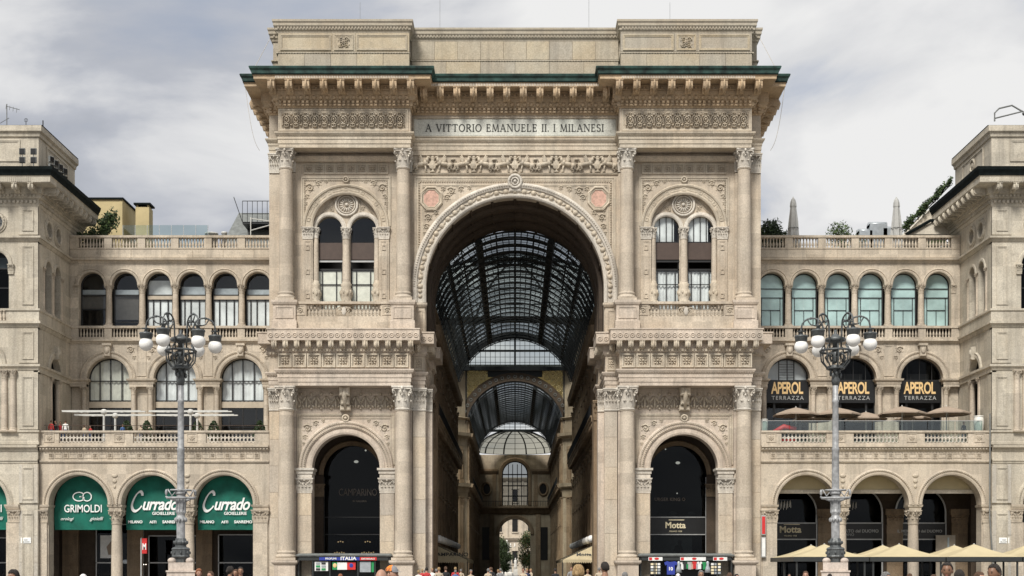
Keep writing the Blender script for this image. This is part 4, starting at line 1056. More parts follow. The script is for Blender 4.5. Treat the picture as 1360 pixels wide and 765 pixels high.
    for q in (-1, 1):
        xp = xa + q * 3.43
        b = MB(); b.box(xp - 0.6, xp + 0.6, -0.16, 0.02, 0, 7.95); b.box(xp - 0.62, xp + 0.62, -0.18, 1.32, 9.25, 9.28)
        o = b.build('pilaster', 'stone_lower', ARCH)
        for z0, z1 in ((0.0, 1.6), (1.6, 3.9), (3.9, 6.1), (6.1, 7.93)): slab(o, xp - 0.58, xp + 0.58, -0.185, z0, z1, 'stone_block', d=0.06)
        pilaster_cap(o, xp, -0.16, 7.95, 9.2, 1.2)
        b = MB(); b.moulding([(xp - 0.6, 1.35), (xp - 0.6, -0.16), (xp + 0.6, -0.16), (xp + 0.6, 1.35)], [(-0.3, 9.2), (0.02, 9.2), (0.02, 9.5), (0.1, 9.55), (0.1, 9.75), (0.22, 9.85), (0.22, 10.02), (-0.3, 10.03)]); b.build('impost', 'stone_pale', o)
    # lower columns on pedestals
    for xc in (s * 9.24, s * 18.83):
        column(ARCH, xc, -0.92, 2.38, 16.65, 0.665, 'stone_column', cap_h=1.95, base_h=0.75)
        b = MB(); b.moulding([(xc - 0.86, 0), (xc - 0.86, -1.78), (xc + 0.86, -1.78), (xc + 0.86, 0)], [(-0.5, 0.0), (0.12, 0.0), (0.12, 0.4), (0.0, 0.5), (0.0, 2.0), (0.14, 2.1), (0.2, 2.2), (0.2, 2.36), (-0.86, 2.38)]); b.build('pedestal', 'stone_lower', ARCH)
        b = MB(); b.box(xc - 0.7, xc + 0.7, -0.16, 0.02, 0, 14.8); o = b.build('pilaster', 'stone_lower', ARCH); pilaster_cap(o, xc, -0.16, 14.8, 16.65, 1.35)
    pilaster_cap(ARCH, s * 20.02, -0.02, 14.8, 16.65, 0.75)
    x0, x1 = sorted((s * 19.58, s * 20.38))
    for z0, z1 in zip((0, 1.9, 3.8, 5.9, 8.0, 10.2, 12.4), (1.9, 3.8, 5.9, 8.0, 10.2, 12.4, 14.75)): slab(ARCH, x0, x1, -0.03, z0, z1, 'stone_block', d=0.06)
    # great pier: blocks of the front pilaster, jamb pilaster, side wall of the passage
    b = MB(); x0, x1 = sorted((s * 7.42, s * 8.5)); b.box(x0, x1, 0.06, 2.2, 0, 16.65); b.build('pier', 'stone_lower', ARCH)
    zs_ = [0, 1.9, 4.6, 7.4, 10.1, 12.6, 14.8]
    for z0, z1 in zip(zs_[:-1], zs_[1:]): slab(ARCH, x0, x1, -0.02, z0, z1, 'stone_block', d=0.1)
    pilaster_cap(ARCH, s * 7.96, -0.02, 14.8, 16.65, 1.05)
    x0, x1 = sorted((s * 6.92, s * 7.42)); b = MB(); b.box(x0, x1, 0.7, 2.0, 0, 14.8); b.build('jamb_pilaster', 'stone_lower', ARCH); pilaster_cap(ARCH, s * 7.17, 0.68, 14.8, 16.65, 0.5)
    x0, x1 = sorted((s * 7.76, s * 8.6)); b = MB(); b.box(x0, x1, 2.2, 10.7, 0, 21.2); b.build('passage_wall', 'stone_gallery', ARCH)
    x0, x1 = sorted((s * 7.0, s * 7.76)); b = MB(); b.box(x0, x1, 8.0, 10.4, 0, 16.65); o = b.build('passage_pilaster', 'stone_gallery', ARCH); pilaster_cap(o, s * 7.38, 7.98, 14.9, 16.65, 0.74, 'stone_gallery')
    # portico behind the side arch
    W = MB(); W.arch_panel(xa - 5.2, xa + 5.2, 0, 14.0, xa, 2.5, 9.8, 0, 4.4, 4.9, 28); W.build('portico_back_wall', 'stone_shaded', ARCH)
    W = MB(); W.box(xa - 5.2, xa + 5.2, 1.3, 4.4, 13.9, 14.2); W.box(xa - 5.4, xa - 5.2, 1.3, 6.5, 0, 14); W.box(xa + 5.2, xa + 5.4, 1.3, 6.5, 0, 14); W.build('portico_shell', 'stone_shaded', ARCH)
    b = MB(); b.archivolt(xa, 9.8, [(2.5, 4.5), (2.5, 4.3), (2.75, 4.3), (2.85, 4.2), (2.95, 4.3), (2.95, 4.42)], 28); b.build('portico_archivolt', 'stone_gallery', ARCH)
    for q in (-1, 1): pilaster_cap(ARCH, xa + q * 2.95, 4.38, 7.9, 9.0, 0.9, 'stone_gallery')
    sf = MB()
    for z in (4.6, 6.1): sf.box(xa - 2.5, xa + 2.5, 4.55, 4.65, z, z + 0.07)
    for x in (xa - 2.48, xa + 2.44): sf.box(x, x + 0.05, 4.55, 4.65, 0, 9.6)
    so_ = sf.build('shopfront', 'frame_dark' if s < 0 else 'frame_alu', ARCH)
    b = MB(); b.box(xa - 2.5, xa + 2.5, 4.68, 4.7, 0, 12.3); b.build('pane', 'glass_dark', so_)
    b = MB(); b.box(xa - 5.2, xa + 5.2, 6.5, 6.55, 0, 14); b.build('shop_interior', 'interior_dark', so_)
    if s < 0:
        text('CAMPARINO', so_, xa + 0.45, 4.6, 8.0, 3.3, 'sign_faint', hscale=1.5); text('IN GALLERIA', so_, xa + 0.6, 4.6, 7.45, 1.2, 'sign_faint')
        b = MB()
        for x, z, k in ((-1.0, 4.0, 3), (1.35, 4.0, 3), (-1.1, 3.05, 5), (1.35, 3.05, 6), (-1.0, 2.85, 4), (1.35, 2.85, 5)):
            for i in range(k): b.ball((xa + x + (i - k / 2) * 0.2, 4.9, z + 0.05 * (i % 2)), 0.055, n=6, m=4)
        b.build('bar_lights', 'lamp_glow', so_)
        b = MB(); b.ball((xa + 0.2, 5.4, 11.0), 0.2, 0.2, 0.12); b.ball((xa + 1.0, 5.6, 12.0), 0.08); b.build('ceiling_lamp', 'lamp_glow_white', so_)
        b = MB(); b.box(xa - 1.9, xa + 2.0, 5.0, 5.03, 4.62, 4.7); b.build('red_strip', 'sign_red', so_)
    else:
        b = MB(); b.box(xa - 2.5, xa + 2.5, 4.58, 4.66, 4.67, 6.1); sg = b.build('fascia', 'sign_black', so_)
        text('Motta', sg, xa - 0.15, 4.56, 5.2, 1.75, 'sign_cream', bold=0.03); text('MILANO 1928', sg, xa - 0.15, 4.56, 4.85, 1.1, 'sign_cream')
        b = MB(); b.box(xa - 0.75, xa + 0.6, 4.54, 4.56, 5.86, 5.93); b.build('letter_bar', 'sign_cream', sg)
        text('URGER KING', so_, xa - 0.85, 4.6, 7.55, 2.2, 'sign_faint', bold=0.02)
        b = MB(); b.ring((xa + 0.55, 4.6, 7.68), 0.12, 0.03, 12, 4); b.build('sign_emblem', 'sign_faint', so_)
        b = MB(); b.box(xa - 2.05, xa + 1.3, 4.75, 4.77, 2.0, 4.55); po = b.build('shop_poster', 'canvas_grey', so_)
        b = MB(); b.poly([(xa - 0.1, 2.2), (xa + 0.45, 2.2), (xa + 0.5, 3.4), (xa + 0.35, 3.75), (xa + 0.42, 4.05), (xa + 0.2, 4.2), (xa + 0.05, 4.0), (xa + 0.1, 3.75), (xa - 0.2, 3.6), (xa - 0.35, 3.1), (xa - 0.15, 3.25)], 4.72, 4.745); b.build('poster_figure', 'letter_dark', po)
        b = MB(); b.ball((xa - 0.3, 5.2, 6.45), 0.35, 0.35, 0.25, 10, 6); b.ball((xa + 1.3, 5.2, 6.45), 0.35, 0.35, 0.2, 10, 6); b.build('cup_display', 'canvas_grey', so_)
        b = MB(); b.ball((xa + 0.15, 5.4, 10.9), 0.2, 0.2, 0.12); b.ball((xa - 0.9, 5.6, 12.1), 0.06); b.ball((xa + 0.1, 5.5, 8.25), 0.06); b.build('ceiling_lamp', 'lamp_glow_white', so_)
b = MB(); b.box(-20.3, 20.3, 10.75, 13.0, 33.0, 36.1); b.box(-20.3, 20.3, 0.5, 13, 36.0, 36.3); b.build('rear_wall', 'stone_gallery', ARCH)
# lightning rods and cables on the attic
for x, h in ((-6.3, 4.0), (6.2, 4.0), (-13.0, 2.6), (13.0, 2.6)):
    b = MB(); b.tube([(x, 1.2, 46.6), (x, 1.2, 46.6 + h)], 0.014, 5); b.build('lightning_rod', 'lead_grey', ARCH)
for s in (-1, 1):
    b = MB(); b.tube([(s * 20.3, -0.2, 45.6), (s * 21.6, -1.6, 42.1)], 0.018, 4)
    pts = [(s * (22.1 - 0.9 * t), -1.6 + 1.6 * t, 41.4 - 5.0 * t - 1.2 * math.sin(PI * t)) for t in [i / 12 for i in range(13)]]
    b.tube(pts, 0.018, 4); b.build('hanging_cable', 'stone_far', ARCH)
# ------------------------------------------------------------------ wings between the arch and the corner pavilions
YW = 7.5                                              # upper wall set back behind the terrace
AXG, AXU = (24.2, 30.22, 36.24), (24.28, 30.17, 36.08)
def wing(s):
    W = thing('arcade_wing', 'beige stone wing with green shop awnings in its ground arcade beside the arch' if s < 0 else 'beige stone wing with teal glazed upper windows over a cafe arcade beside the arch', 'building', (s * 30, 0, 0))
    MX = Matrix.Scale(-1, 4, (1, 0, 0)) if s < 0 else None
    mb = lambda: MB(MX)
    x0, x1 = 20.42, 39.45
    # --- ground arcade
    b = mb(); bounds = [x0, 27.21, 33.23, x1]
    for i, ax in enumerate(AXG): b.arch_panel(bounds[i], bounds[i + 1], 7.0, 10.62, ax, 2.48, 7.0, 7.0, 0.0, 1.25, 28, back=True)
    b.box(x0, 21.72, 0, 1.25, 0, 7.0); b.box(38.72, x1, 0, 1.25, 0, 7.0); b.box(x0, x1, 0.0, 1.25, 10.62, 12.0)
    b.build('arcade_wall', 'stone_wing', W)
    for ax in AXG:
        b = mb(); b.archivolt(ax, 7.0, [(2.48, 0.1), (2.46, -0.08), (2.58, -0.13), (2.68, -0.13), (2.7, -0.08), (2.74, -0.1), (2.86, -0.16), (2.96, -0.1), (2.98, 0.02)], 36)
        b.smooth = True; arch_beads(b, ax, 7.0, 2.8, -0.15, 0.06, 0.16); b.build('archivolt', 'stone_wing', W)
    for xm in (27.21, 33.23):
        b = mb(); b.smooth = True
        for k in range(3): b.ball((xm, -0.03, 8.5 + 0.45 * k), 0.12 + 0.07 * k, 0.06, 0.16, 8, 5)
        b.build('spandrel_carving', 'stone_relief', W)
    for xm in (27.21, 33.23):
        column(W, s * xm, 0.62, 0.0, 6.55, 0.46, 'stone_column', 'stone_wing', cap_h=1.15, base_h=0.5)
        b = mb(); b.moulding([(xm - 0.5, 1.2), (xm - 0.5, 0.06), (xm + 0.5, 0.06), (xm + 0.5, 1.2)], [(-0.5, 6.56), (0.0, 6.56), (0.02, 6.75), (0.1, 6.82), (0.14, 6.98), (-0.5, 7.0)]); b.build('impost', 'stone_wing', W)
    for xa, xb in ((x0, 21.72), (38.72, x1)):
        xm = (xa + xb) / 2
        b = mb(); b.box(xa + 0.1, xb, -0.14, 0.02, 0, 5.5); b.moulding([(xa, -0.14), (xb, -0.14), (xb, 1.2)] if xa < 30 else [(xa, 1.2), (xa, -0.14), (xb, -0.14)], [(-0.1, 6.56), (0.0, 6.56), (0.02, 6.75), (0.1, 6.82), (0.14, 6.98), (-0.1, 7.0)])
        o = b.build('end_pier', 'stone_wing', W); pilaster_cap(o, s * (xm + (0.05 if xa < 30 else 0)), -0.14, 5.5, 6.56, xb - xa - 0.1, 'stone_wing')
    P = [(x0, 0), (x1, 0)]
    b = mb(); b.moulding(P, [(-0.1, 10.42), (0.06, 10.44), (0.14, 10.56), (0.14, 10.64), (-0.1, 10.68)]); b.moulding(P, [(-0.1, 11.4), (0.05, 11.42), (0.1, 11.5), (0.16, 11.55), (0.16, 11.7), (0.34, 11.76), (0.34, 11.88), (-0.1, 11.92)])
    row_boxes(b, P, 0.14, 0.26, 11.57, 11.7, 0.14, 0.26); b.build('string_course', 'stone_wing', W)
    for i in range(15):
        x = x0 + 1.0 + i * 1.22
        put('frieze_panel', SQW, W, (s * x, 0.0, 11.05), scale=(0.42, 0.9, 0.42), world=True)
        if i < 14:
            b = mb(); panel_frame(b, x + 0.28, x + 0.94, 10.86, 11.25, 0.0, 0.07, 0.04); b.build('frieze_frame', 'stone_wing', W)
    # --- parapet of the terrace with pierced panels
    b = mb(); b.box(x0, x1, -0.05, 0.3, 11.9, 12.12); b.box(x0, x1, -0.14, 0.36, 12.98, 13.14)
    solid = [(x0, 21.6), (25.65, 27.95), (31.7, 34.0), (37.85, x1)] if s < 0 else [(x0, 22.1), (25.85, 28.1), (31.85, 34.0), (37.6, x1)]
    for xa, xb in solid:
        b.box(xa, xb, -0.05, 0.3, 12.12, 12.98)
        if xb - xa > 1.2: panel_frame(b, (xa + xb) / 2 - 0.42, (xa + xb) / 2 + 0.42, 12.18, 12.92, -0.05, 0.08, 0.05)
    PAR = b.build('terrace_parapet', 'stone_wing', W)
    for (xa, xb) in solid:
        if xb - xa > 1.2: put('rosette', ROSG, PAR, (s * (xa + xb) / 2, -0.06, 12.55), scale=(0.26, 0.3, 0.26), world=True)
    for (a, b_) in zip(solid[:-1], solid[1:]):
        xa, xb = a[1], b_[0]; b = mb(); b.smooth = True
        k = max(6, round((xb - xa) / 0.3))
        for i in range(k):
            x = xa + (i + 0.5) * (xb - xa) / k
            b.ring((x, 0.12, 12.36), 0.15, 0.05, 10, 4, sz=1.35); b.ring((x, 0.12, 12.76), 0.15, 0.05, 10, 4, sz=1.35)
            b.tube([(x - 0.15, 0.12, 12.12), (x - 0.15, 0.12, 12.98)], 0.045, 4)
        b.build('pierced_panel', 'stone_pale', PAR)
    # --- portico, terrace slab
    b = mb(); b.box(x0, x1, 1.25, YW + 0.6, 11.6, 12.4); b.build('terrace_floor', 'stone_wing', W)
    b = mb(); b.box(x0, x1, 1.25, 6.2, 10.3, 10.5); b.build('portico_ceiling', 'stone_shaded', W)
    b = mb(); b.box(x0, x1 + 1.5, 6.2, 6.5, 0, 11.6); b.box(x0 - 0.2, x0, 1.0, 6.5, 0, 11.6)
    b.build('portico_back_wall', 'stone_shaded', W)
    for xm in (21.2, 27.21, 33.23, 38.9):
        b = mb(); b.box(xm - 0.7, xm + 0.7, 5.9, 6.2, 0, 5.5); b.box(xm - 0.8, xm + 0.8, 5.8, 6.2, 6.5, 6.9); o = b.build('portico_pilaster', 'stone_gallery', W); pilaster_cap(o, s * xm, 5.88, 5.5, 6.5, 1.3, 'stone_gallery')
    # --- first floor
    b = mb(); bd = [x0, 27.22, 33.12, x1]
    for i, ax in enumerate(AXU): b.arch_panel(bd[i], bd[i + 1], 18.5, 21.95, ax, 1.9, 18.5, 18.5, YW, YW + 0.7, 28)
    for i, ax in enumerate(AXU): b.box(bd[i], ax - 1.9, YW + 0.45, YW + 0.75, 12, 18.5); b.box(ax + 1.9, bd[i + 1], YW + 0.45, YW + 0.75, 12, 18.5)
    b.box(x0, x1, YW, YW + 0.7, 21.95, 22.15); b.build('first_floor_wall', 'stone_wing', W)
    for ax in AXU:
        b = mb(); b.archivolt(ax, 18.5, [(1.9, YW + 0.15), (1.88, YW - 0.06), (2.02, YW - 0.12), (2.2, YW - 0.12), (2.22, YW - 0.06), (2.28, YW - 0.1), (2.42, YW - 0.16), (2.5, YW - 0.06), (2.5, YW + 0.02)], 32)
        b.bevbox(ax - 0.28, ax + 0.28, YW - 0.42, YW, 20.45, 21.4, 0.06); b.box(ax - 0.4, ax + 0.4, YW - 0.5, YW, 21.4, 21.6); b.smooth = True; arch_beads(b, ax, 18.5, 2.34, YW - 0.13, 0.05, 0.15); b.ball((ax, YW - 0.42, 20.95), 0.22, 0.12, 0.3, 8, 5); b.build('window_archivolt', 'stone_wing', W)
    segs = [(x0, AXU[0] - 1.9)] + [(AXU[i] + 1.9, AXU[i + 1] - 1.9) for i in (0, 1)] + [(AXU[2] + 1.9, x1)]
    for xa, xb in segs:
        b = mb(); b.moulding([(xa, YW + 0.5), (xa, YW - 0.08), (xb, YW - 0.08), (xb, YW + 0.5)], [(-0.4, 17.82), (0.0, 17.82), (0.0, 18.05), (0.05, 18.07), (0.05, 18.25), (0.2, 18.35), (0.24, 18.5), (-0.4, 18.52)], closed=False); b.box(xa, xb, YW - 0.05, YW + 0.5, 17.83, 18.5); b.build('impost_entablature', 'stone_wing', W)
        cs = [xa + 0.3, xb - 0.3] if xb - xa > 1.6 else [xb - 0.3 if xa < 25 else xa + 0.3]
        for xc in cs: column(W, s * xc, YW + 0.22, 12.0, 17.82, 0.24, 'stone_column', 'stone_wing', cap_h=0.68, base_h=0.3)
        b = mb(); panel_frame(b, xa + 0.62, xb - 0.62, 12.8, 17.3, YW + 0.45, 0.12, 0.05) if xb - xa > 1.6 else None
        if xb - xa > 1.6:
            b.build('niche_panel', 'stone_wing', W)
            b = mb(); xm = (xa + xb) / 2; panel_frame(b, xm - 0.42, xm + 0.42, 18.75, 21.5, YW, 0.12, 0.06); b.build('spandrel_panel', 'stone_wing', W)
            for q in (-1, 1): scroll(W, s * xm + q * 0.95, 21.1, 0.3, YW - 0.02, q, 'stone_wing'); scroll(W, s * xm + q * 0.64, 20.4, 0.17, YW - 0.02, -q, 'stone_wing')
    for i, ax in enumerate(AXU):
        f = mb(); Y = YW + 0.72
        f.box(ax - 1.9, ax - 1.82, Y, Y + 0.1, 12, 18.5); f.box(ax + 1.82, ax + 1.9, Y, Y + 0.1, 12, 18.5)
        f.archivolt(ax, 18.5, [(1.95, Y + 0.1), (1.95, Y), (1.8, Y), (1.8, Y + 0.1)], 24)
        if s < 0:
            for x in (-1.0, 0.0, 0.95): f.box(ax + x - 0.045, ax + x + 0.045, Y + 0.01, Y + 0.09, 16.7, 18.5 + math.sqrt(3.4 - x * x))
            f.box(ax - 1.9, ax + 1.9, Y, Y + 0.1, 18.36, 18.45); f.box(ax - 1.9, ax + 1.9, Y, Y + 0.1, 16.6, 16.7)
            for x in (-1.2, 0.0, 1.2): f.box(ax + x - 0.05, ax + x + 0.05, Y + 0.01, Y + 0.09, 12, 16.0)
        else:
            f.box(ax - 1.9, ax + 1.9, Y, Y + 0.1, 18.42, 18.52)
            if i == 0:
                for x in (-0.75, 0.0, 0.6): f.box(ax + x - 0.045, ax + x + 0.045, Y + 0.01, Y + 0.09, 18.5, 18.5 + math.sqrt(3.4 - x * x))
                for k in range(6): f.box(ax - 0.75, ax + 0.6, Y + 0.02, Y + 0.08, 18.7 + 0.24 * k, 18.73 + 0.24 * k)
            else:
                for x in (-1.1, 0.0, 1.1): f.box(ax + x - 0.03, ax + x + 0.03, Y + 0.01, Y + 0.09, 18.5, 18.5 + math.sqrt(3.4 - x * x))
            for x in (-1.15, 1.15): f.box(ax + x - 0.09, ax + x + 0.09, Y, Y + 0.1, 12, 16.6)
        fo = f.build('first_floor_window', 'frame_dark', W)
        gm = 'glass_window' if s < 0 or i == 0 else 'glass_dark'
        panes(fo, MX, [ax - 1.9, ax - 1.0, ax, ax + 0.95, ax + 1.9] if s < 0 else [ax - 1.9, ax - 0.75, ax, ax + 0.6, ax + 1.9], [16.65, 18.4, 20.4] if s < 0 else [18.5, 20.4], Y + 0.06, gm); panes(fo, MX, [ax - 1.9, ax - 1.2, ax, ax + 1.2, ax + 1.9], [12, 16.0], Y + 0.06, gm)
        if s < 0:
            b = mb(); b.box(ax - 1.9, ax + 1.9, Y - 0.06, Y + 0.02, 16.02, 16.56); b.build('transom', 'transom_beige', fo)
            b = mb(); b.smooth = True; pts = [(ax - 1.85 + k * 3.7 / 30, Y + 0.2 + 0.05 * math.sin(k * 2.1)) for k in range(31)]
            b.add([(x, y, z) for x, y in pts for z in (16.6, 20.35)], [(2 * k, 2 * k + 1, 2 * k + 3, 2 * k + 2) for k in range(30)]); b.build('curtain', 'curtain_white' if i < 2 else 'curtain', fo)
        else:
            b = mb(); b.box(ax - 1.88, ax + 1.88, Y - 0.2, Y - 0.02, 16.45, 18.4); sg = b.build('sign_board', 'sign_black', fo)
            text('APEROL', sg, s * ax - 0.05, YW + 0.5, 17.28, 2.85, 'sign_gold', hscale=1.75, bold=0.025, space=0.92); text('TERRAZZA', sg, s * ax, YW + 0.5, 16.72, 2.85, 'sign_faint' if False else 'canvas_grey', hscale=1.0, space=1.25)
            if i == 0: b = mb(); b.box(ax - 1.8, ax + 1.8, Y + 0.5, Y + 0.52, 18.5, 20.4); b.build('blind', 'curtain_white', fo)
            else: b = mb(); b.box(ax - 1.0, ax + 0.9, Y + 0.3, Y + 0.32, 18.55, 19.1); b.build('blind', 'blind_grey', fo)
    b = mb(); b.box(x0, x1, YW + 2.5, YW + 2.6, 12, 29); b.box(x0, x1, YW + 0.8, YW + 2.5, 21.9, 22.0)
    for xm in (27.22, 33.12): b.box(xm - 0.1, xm + 0.1, YW + 0.8, YW + 2.5, 12, 21.9)
    b.build('rooms', 'interior_dark', W)
    # --- string course, balustrade, second floor loggia
    P = [(x0, YW), (x1, YW)]
    b = mb(); b.moulding(P, [(-0.2, 21.6), (0.06, 21.62), (0.16, 21.78), (0.3, 21.84), (0.3, 22.0), (-0.2, 22.05)]); b.build('second_string_course', 'stone_wing', W)
    posts = [x0 + 0.7] + [AXU[0] - 2.95 + 2.945 * k for k in range(1, 7)] + [x1 - 0.6]
    cen = [a + q * 1.47 for a in AXU for q in (-1, 1)]
    edges = [(cen[i] + cen[i + 1]) / 2 for i in range(5)]
    b = mb(); b.box(x0, x1, YW - 0.08, YW + 0.3, 22.0, 22.2); b.box(x0, x1, YW - 0.14, YW + 0.34, 23.0, 23.2)
    for e in [cen[0] - 1.47] + edges + [cen[-1] + 1.47]: b.box(e - 0.33, e + 0.33, YW - 0.06, YW + 0.28, 22.2, 23.0)
    b.box(x0, cen[0] - 1.8, YW - 0.06, YW + 0.28, 22.2, 23.0); b.box(cen[-1] + 1.8, x1, YW - 0.06, YW + 0.28, 22.2, 23.0)
    bo = b.build('loggia_balustrade', 'stone_wing', W)
    for c in cen: balusters(bo, s * c - 1.1, s * c + 1.1, YW + 0.1, 22.2, 23.0, 8)
    b = mb(); bd = [x0] + edges + [x1]
    for i, c in enumerate(cen): b.arch_panel(bd[i], bd[i + 1], 26.85, 29.05, c, 1.13, 26.85, 26.85, YW, YW + 0.6, 22)
    b.box(x0, cen[0] - 1.13, YW, YW + 0.6, 23.2, 26.85); b.box(cen[-1] + 1.13, x1, YW, YW + 0.6, 23.2, 26.85); b.build('loggia_wall', 'stone_wing', W)
    for c in cen:
        b = mb(); b.archivolt(c, 26.85, [(1.13, YW + 0.2), (1.12, YW - 0.06), (1.2, YW - 0.1), (1.3, YW - 0.1), (1.32, YW - 0.05), (1.38, YW - 0.12), (1.46, YW - 0.08), (1.46, YW + 0.02)], 24); b.build('loggia_archivolt', 'stone_wing', W)
    for e in edges: column(W, s * e, YW + 0.28, 23.2, 26.85, 0.28, 'stone_column', 'stone_wing', cap_h=0.72, base_h=0.3)
    pilaster_cap(W, s * (cen[0] - 1.32), YW - 0.02, 26.1, 26.85, 0.4, 'stone_wing'); pilaster_cap(W, s * (cen[-1] + 1.32), YW - 0.02, 26.1, 26.85, 0.4, 'stone_wing')
    for i, c in enumerate(cen):
        j = 5 - i if s < 0 else i                     # left to right order in the photograph
        Y = YW + 0.66; f = mb()
        f.archivolt(c, 26.85, [(1.18, Y + 0.1), (1.18, Y), (1.05, Y), (1.05, Y + 0.1)], 18, zleg=23.2)
        if s < 0:
            f.box(c - 1.1, c + 1.1, Y, Y + 0.1, 26.0, 26.12)
            if j > 1:
                for x in ((-0.55, 0.2, 0.75) if j % 2 else (-0.7, 0.0, 0.6)): f.box(c + x - 0.05, c + x + 0.05, Y, Y + 0.09, 23.2, 25.7)
                f.box(c - 1.1, c + 1.1, Y, Y + 0.12, 25.55, 25.68)
            else: f.box(c - 1.1, c + 1.1, Y, Y + 0.1, 24.75 if j == 0 else 23.6, 24.85 if j == 0 else 23.7)
        else:
            f.box(c - 1.1, c + 1.1, Y, Y + 0.1, 26.6, 26.66); f.box(c - 1.1, c + 1.1, Y, Y + 0.1, 25.8, 25.86); f.box(c - 0.85, c - 0.8, Y, Y + 0.08, 23.2, 25.8); f.box(c + 0.8, c + 0.85, Y, Y + 0.08, 23.2, 25.8)
            f.box(c - 0.85, c + 0.85, Y, Y + 0.08, 25.0 - 0.3, 25.04 - 0.3); f.box(c - 0.02, c + 0.02, Y, Y + 0.08, 23.2, 24.7)
        fo = f.build('loggia_window', 'frame_dark', W)
        if s > 0: panes(fo, MX, [c - 1.12, c + 1.12], [25.83, 26.63, 28.0], Y + 0.05, 'glass_teal'); panes(fo, MX, [c - 1.12, c - 0.82, c, c + 0.82, c + 1.12], [23.2, 24.72, 25.83], Y + 0.05, 'glass_teal')
        else: panes(fo, MX, [c - 1.12, c + 1.12], [25.68, 28.0], Y + 0.05, 'glass_window'); panes(fo, MX, [c - 1.12] + [c + q for q in ((-0.55, 0.2, 0.75) if j % 2 else (-0.7, 0.0, 0.6))] + [c + 1.12] if j > 1 else [c - 1.12, c + 1.12], [23.2, 25.68], Y + 0.05, 'glass_window')
        b = mb()
        if s > 0: b.box(c - 1.12, c + 1.12, Y + 0.08, Y + 0.1, 23.2, 28.0); b.build('blind', 'blind_teal', fo)
        elif j > 1:
            b.box(c - 1.1, c + 1.1, Y + 0.1, Y + 0.12, 23.2, 25.55); b.build('blind', 'curtain_white', fo)
            b = mb(); b.box(c - 1.1, c + 1.1, Y - 0.03, Y + 0.02, 25.68, 26.0); b.build('transom', 'transom_beige', fo)
            b = mb(); b.box(c - 1.1, c + 1.1, Y + 0.3, Y + 0.32, 26.12, 26.12 + (1.3, 0.75, 0.6, 0.5)[j - 2]); b.build('upper_blind', 'curtain_white' if j == 2 else 'zinc', fo)
        else:
            b.box(c - 1.1, c + 1.1, Y + 0.2, Y + 0.22, 24.9 if j == 0 else 23.9, 26.0); b.build('blind', 'blind_grey', fo)
            b = mb(); b.box(c - 1.1, c + 1.1, Y + 0.3, Y + 0.32, 26.1, 26.6); b.build('upper_blind', 'zinc', fo)
    # --- cornice, parapet, top balustrade
    b = mb(); b.moulding(P, [(-0.2, 28.75), (0.05, 28.78), (0.12, 28.95), (0.36, 29.0), (0.4, 29.16), (-0.2, 29.22)]); b.box(x0, x1, YW - 0.02, YW + 0.5, 29.2, 30.08); b.moulding(P, [(-0.2, 29.98), (0.08, 30.0), (0.1, 30.12), (-0.2, 30.14)]); b.build('top_cornice', 'stone_wing', W)
    for i in range(7):
        xa = x0 + i * (x1 - x0) / 7; slab(W, min(s * xa, s * (xa + (x1 - x0) / 7)), max(s * xa, s * (xa + (x1 - x0) / 7)), YW - 0.06, 29.24, 29.96, 'stone_wing', d=0.1)
    b = mb(); b.box(x0, x1, YW - 0.12, YW + 0.4, 31.02, 31.22)
    eb = [cen[0] - 1.47] + edges + [cen[-1] + 1.47]
    for e in eb: b.box(e - 0.34, e + 0.34, YW - 0.06, YW + 0.34, 30.1, 31.02)
    b.box(x0, eb[0] - 0.34, YW - 0.06, YW + 0.34, 30.1, 31.02); b.box(eb[-1] + 0.34, x1, YW - 0.06, YW + 0.34, 30.1, 31.02); bo = b.build('roof_balustrade', 'stone_wing', W)
    for c in cen: balusters(bo, s * c - 1.1, s * c + 1.1, YW + 0.14, 30.12, 31.02, 8)
    b = mb(); b.box(x0, x1 + 3, YW + 0.5, YW + 22, 29.2, 29.6); b.build('flat_roof', 'lead_grey', W)
    return W
WL, WR = wing(-1), wing(1)

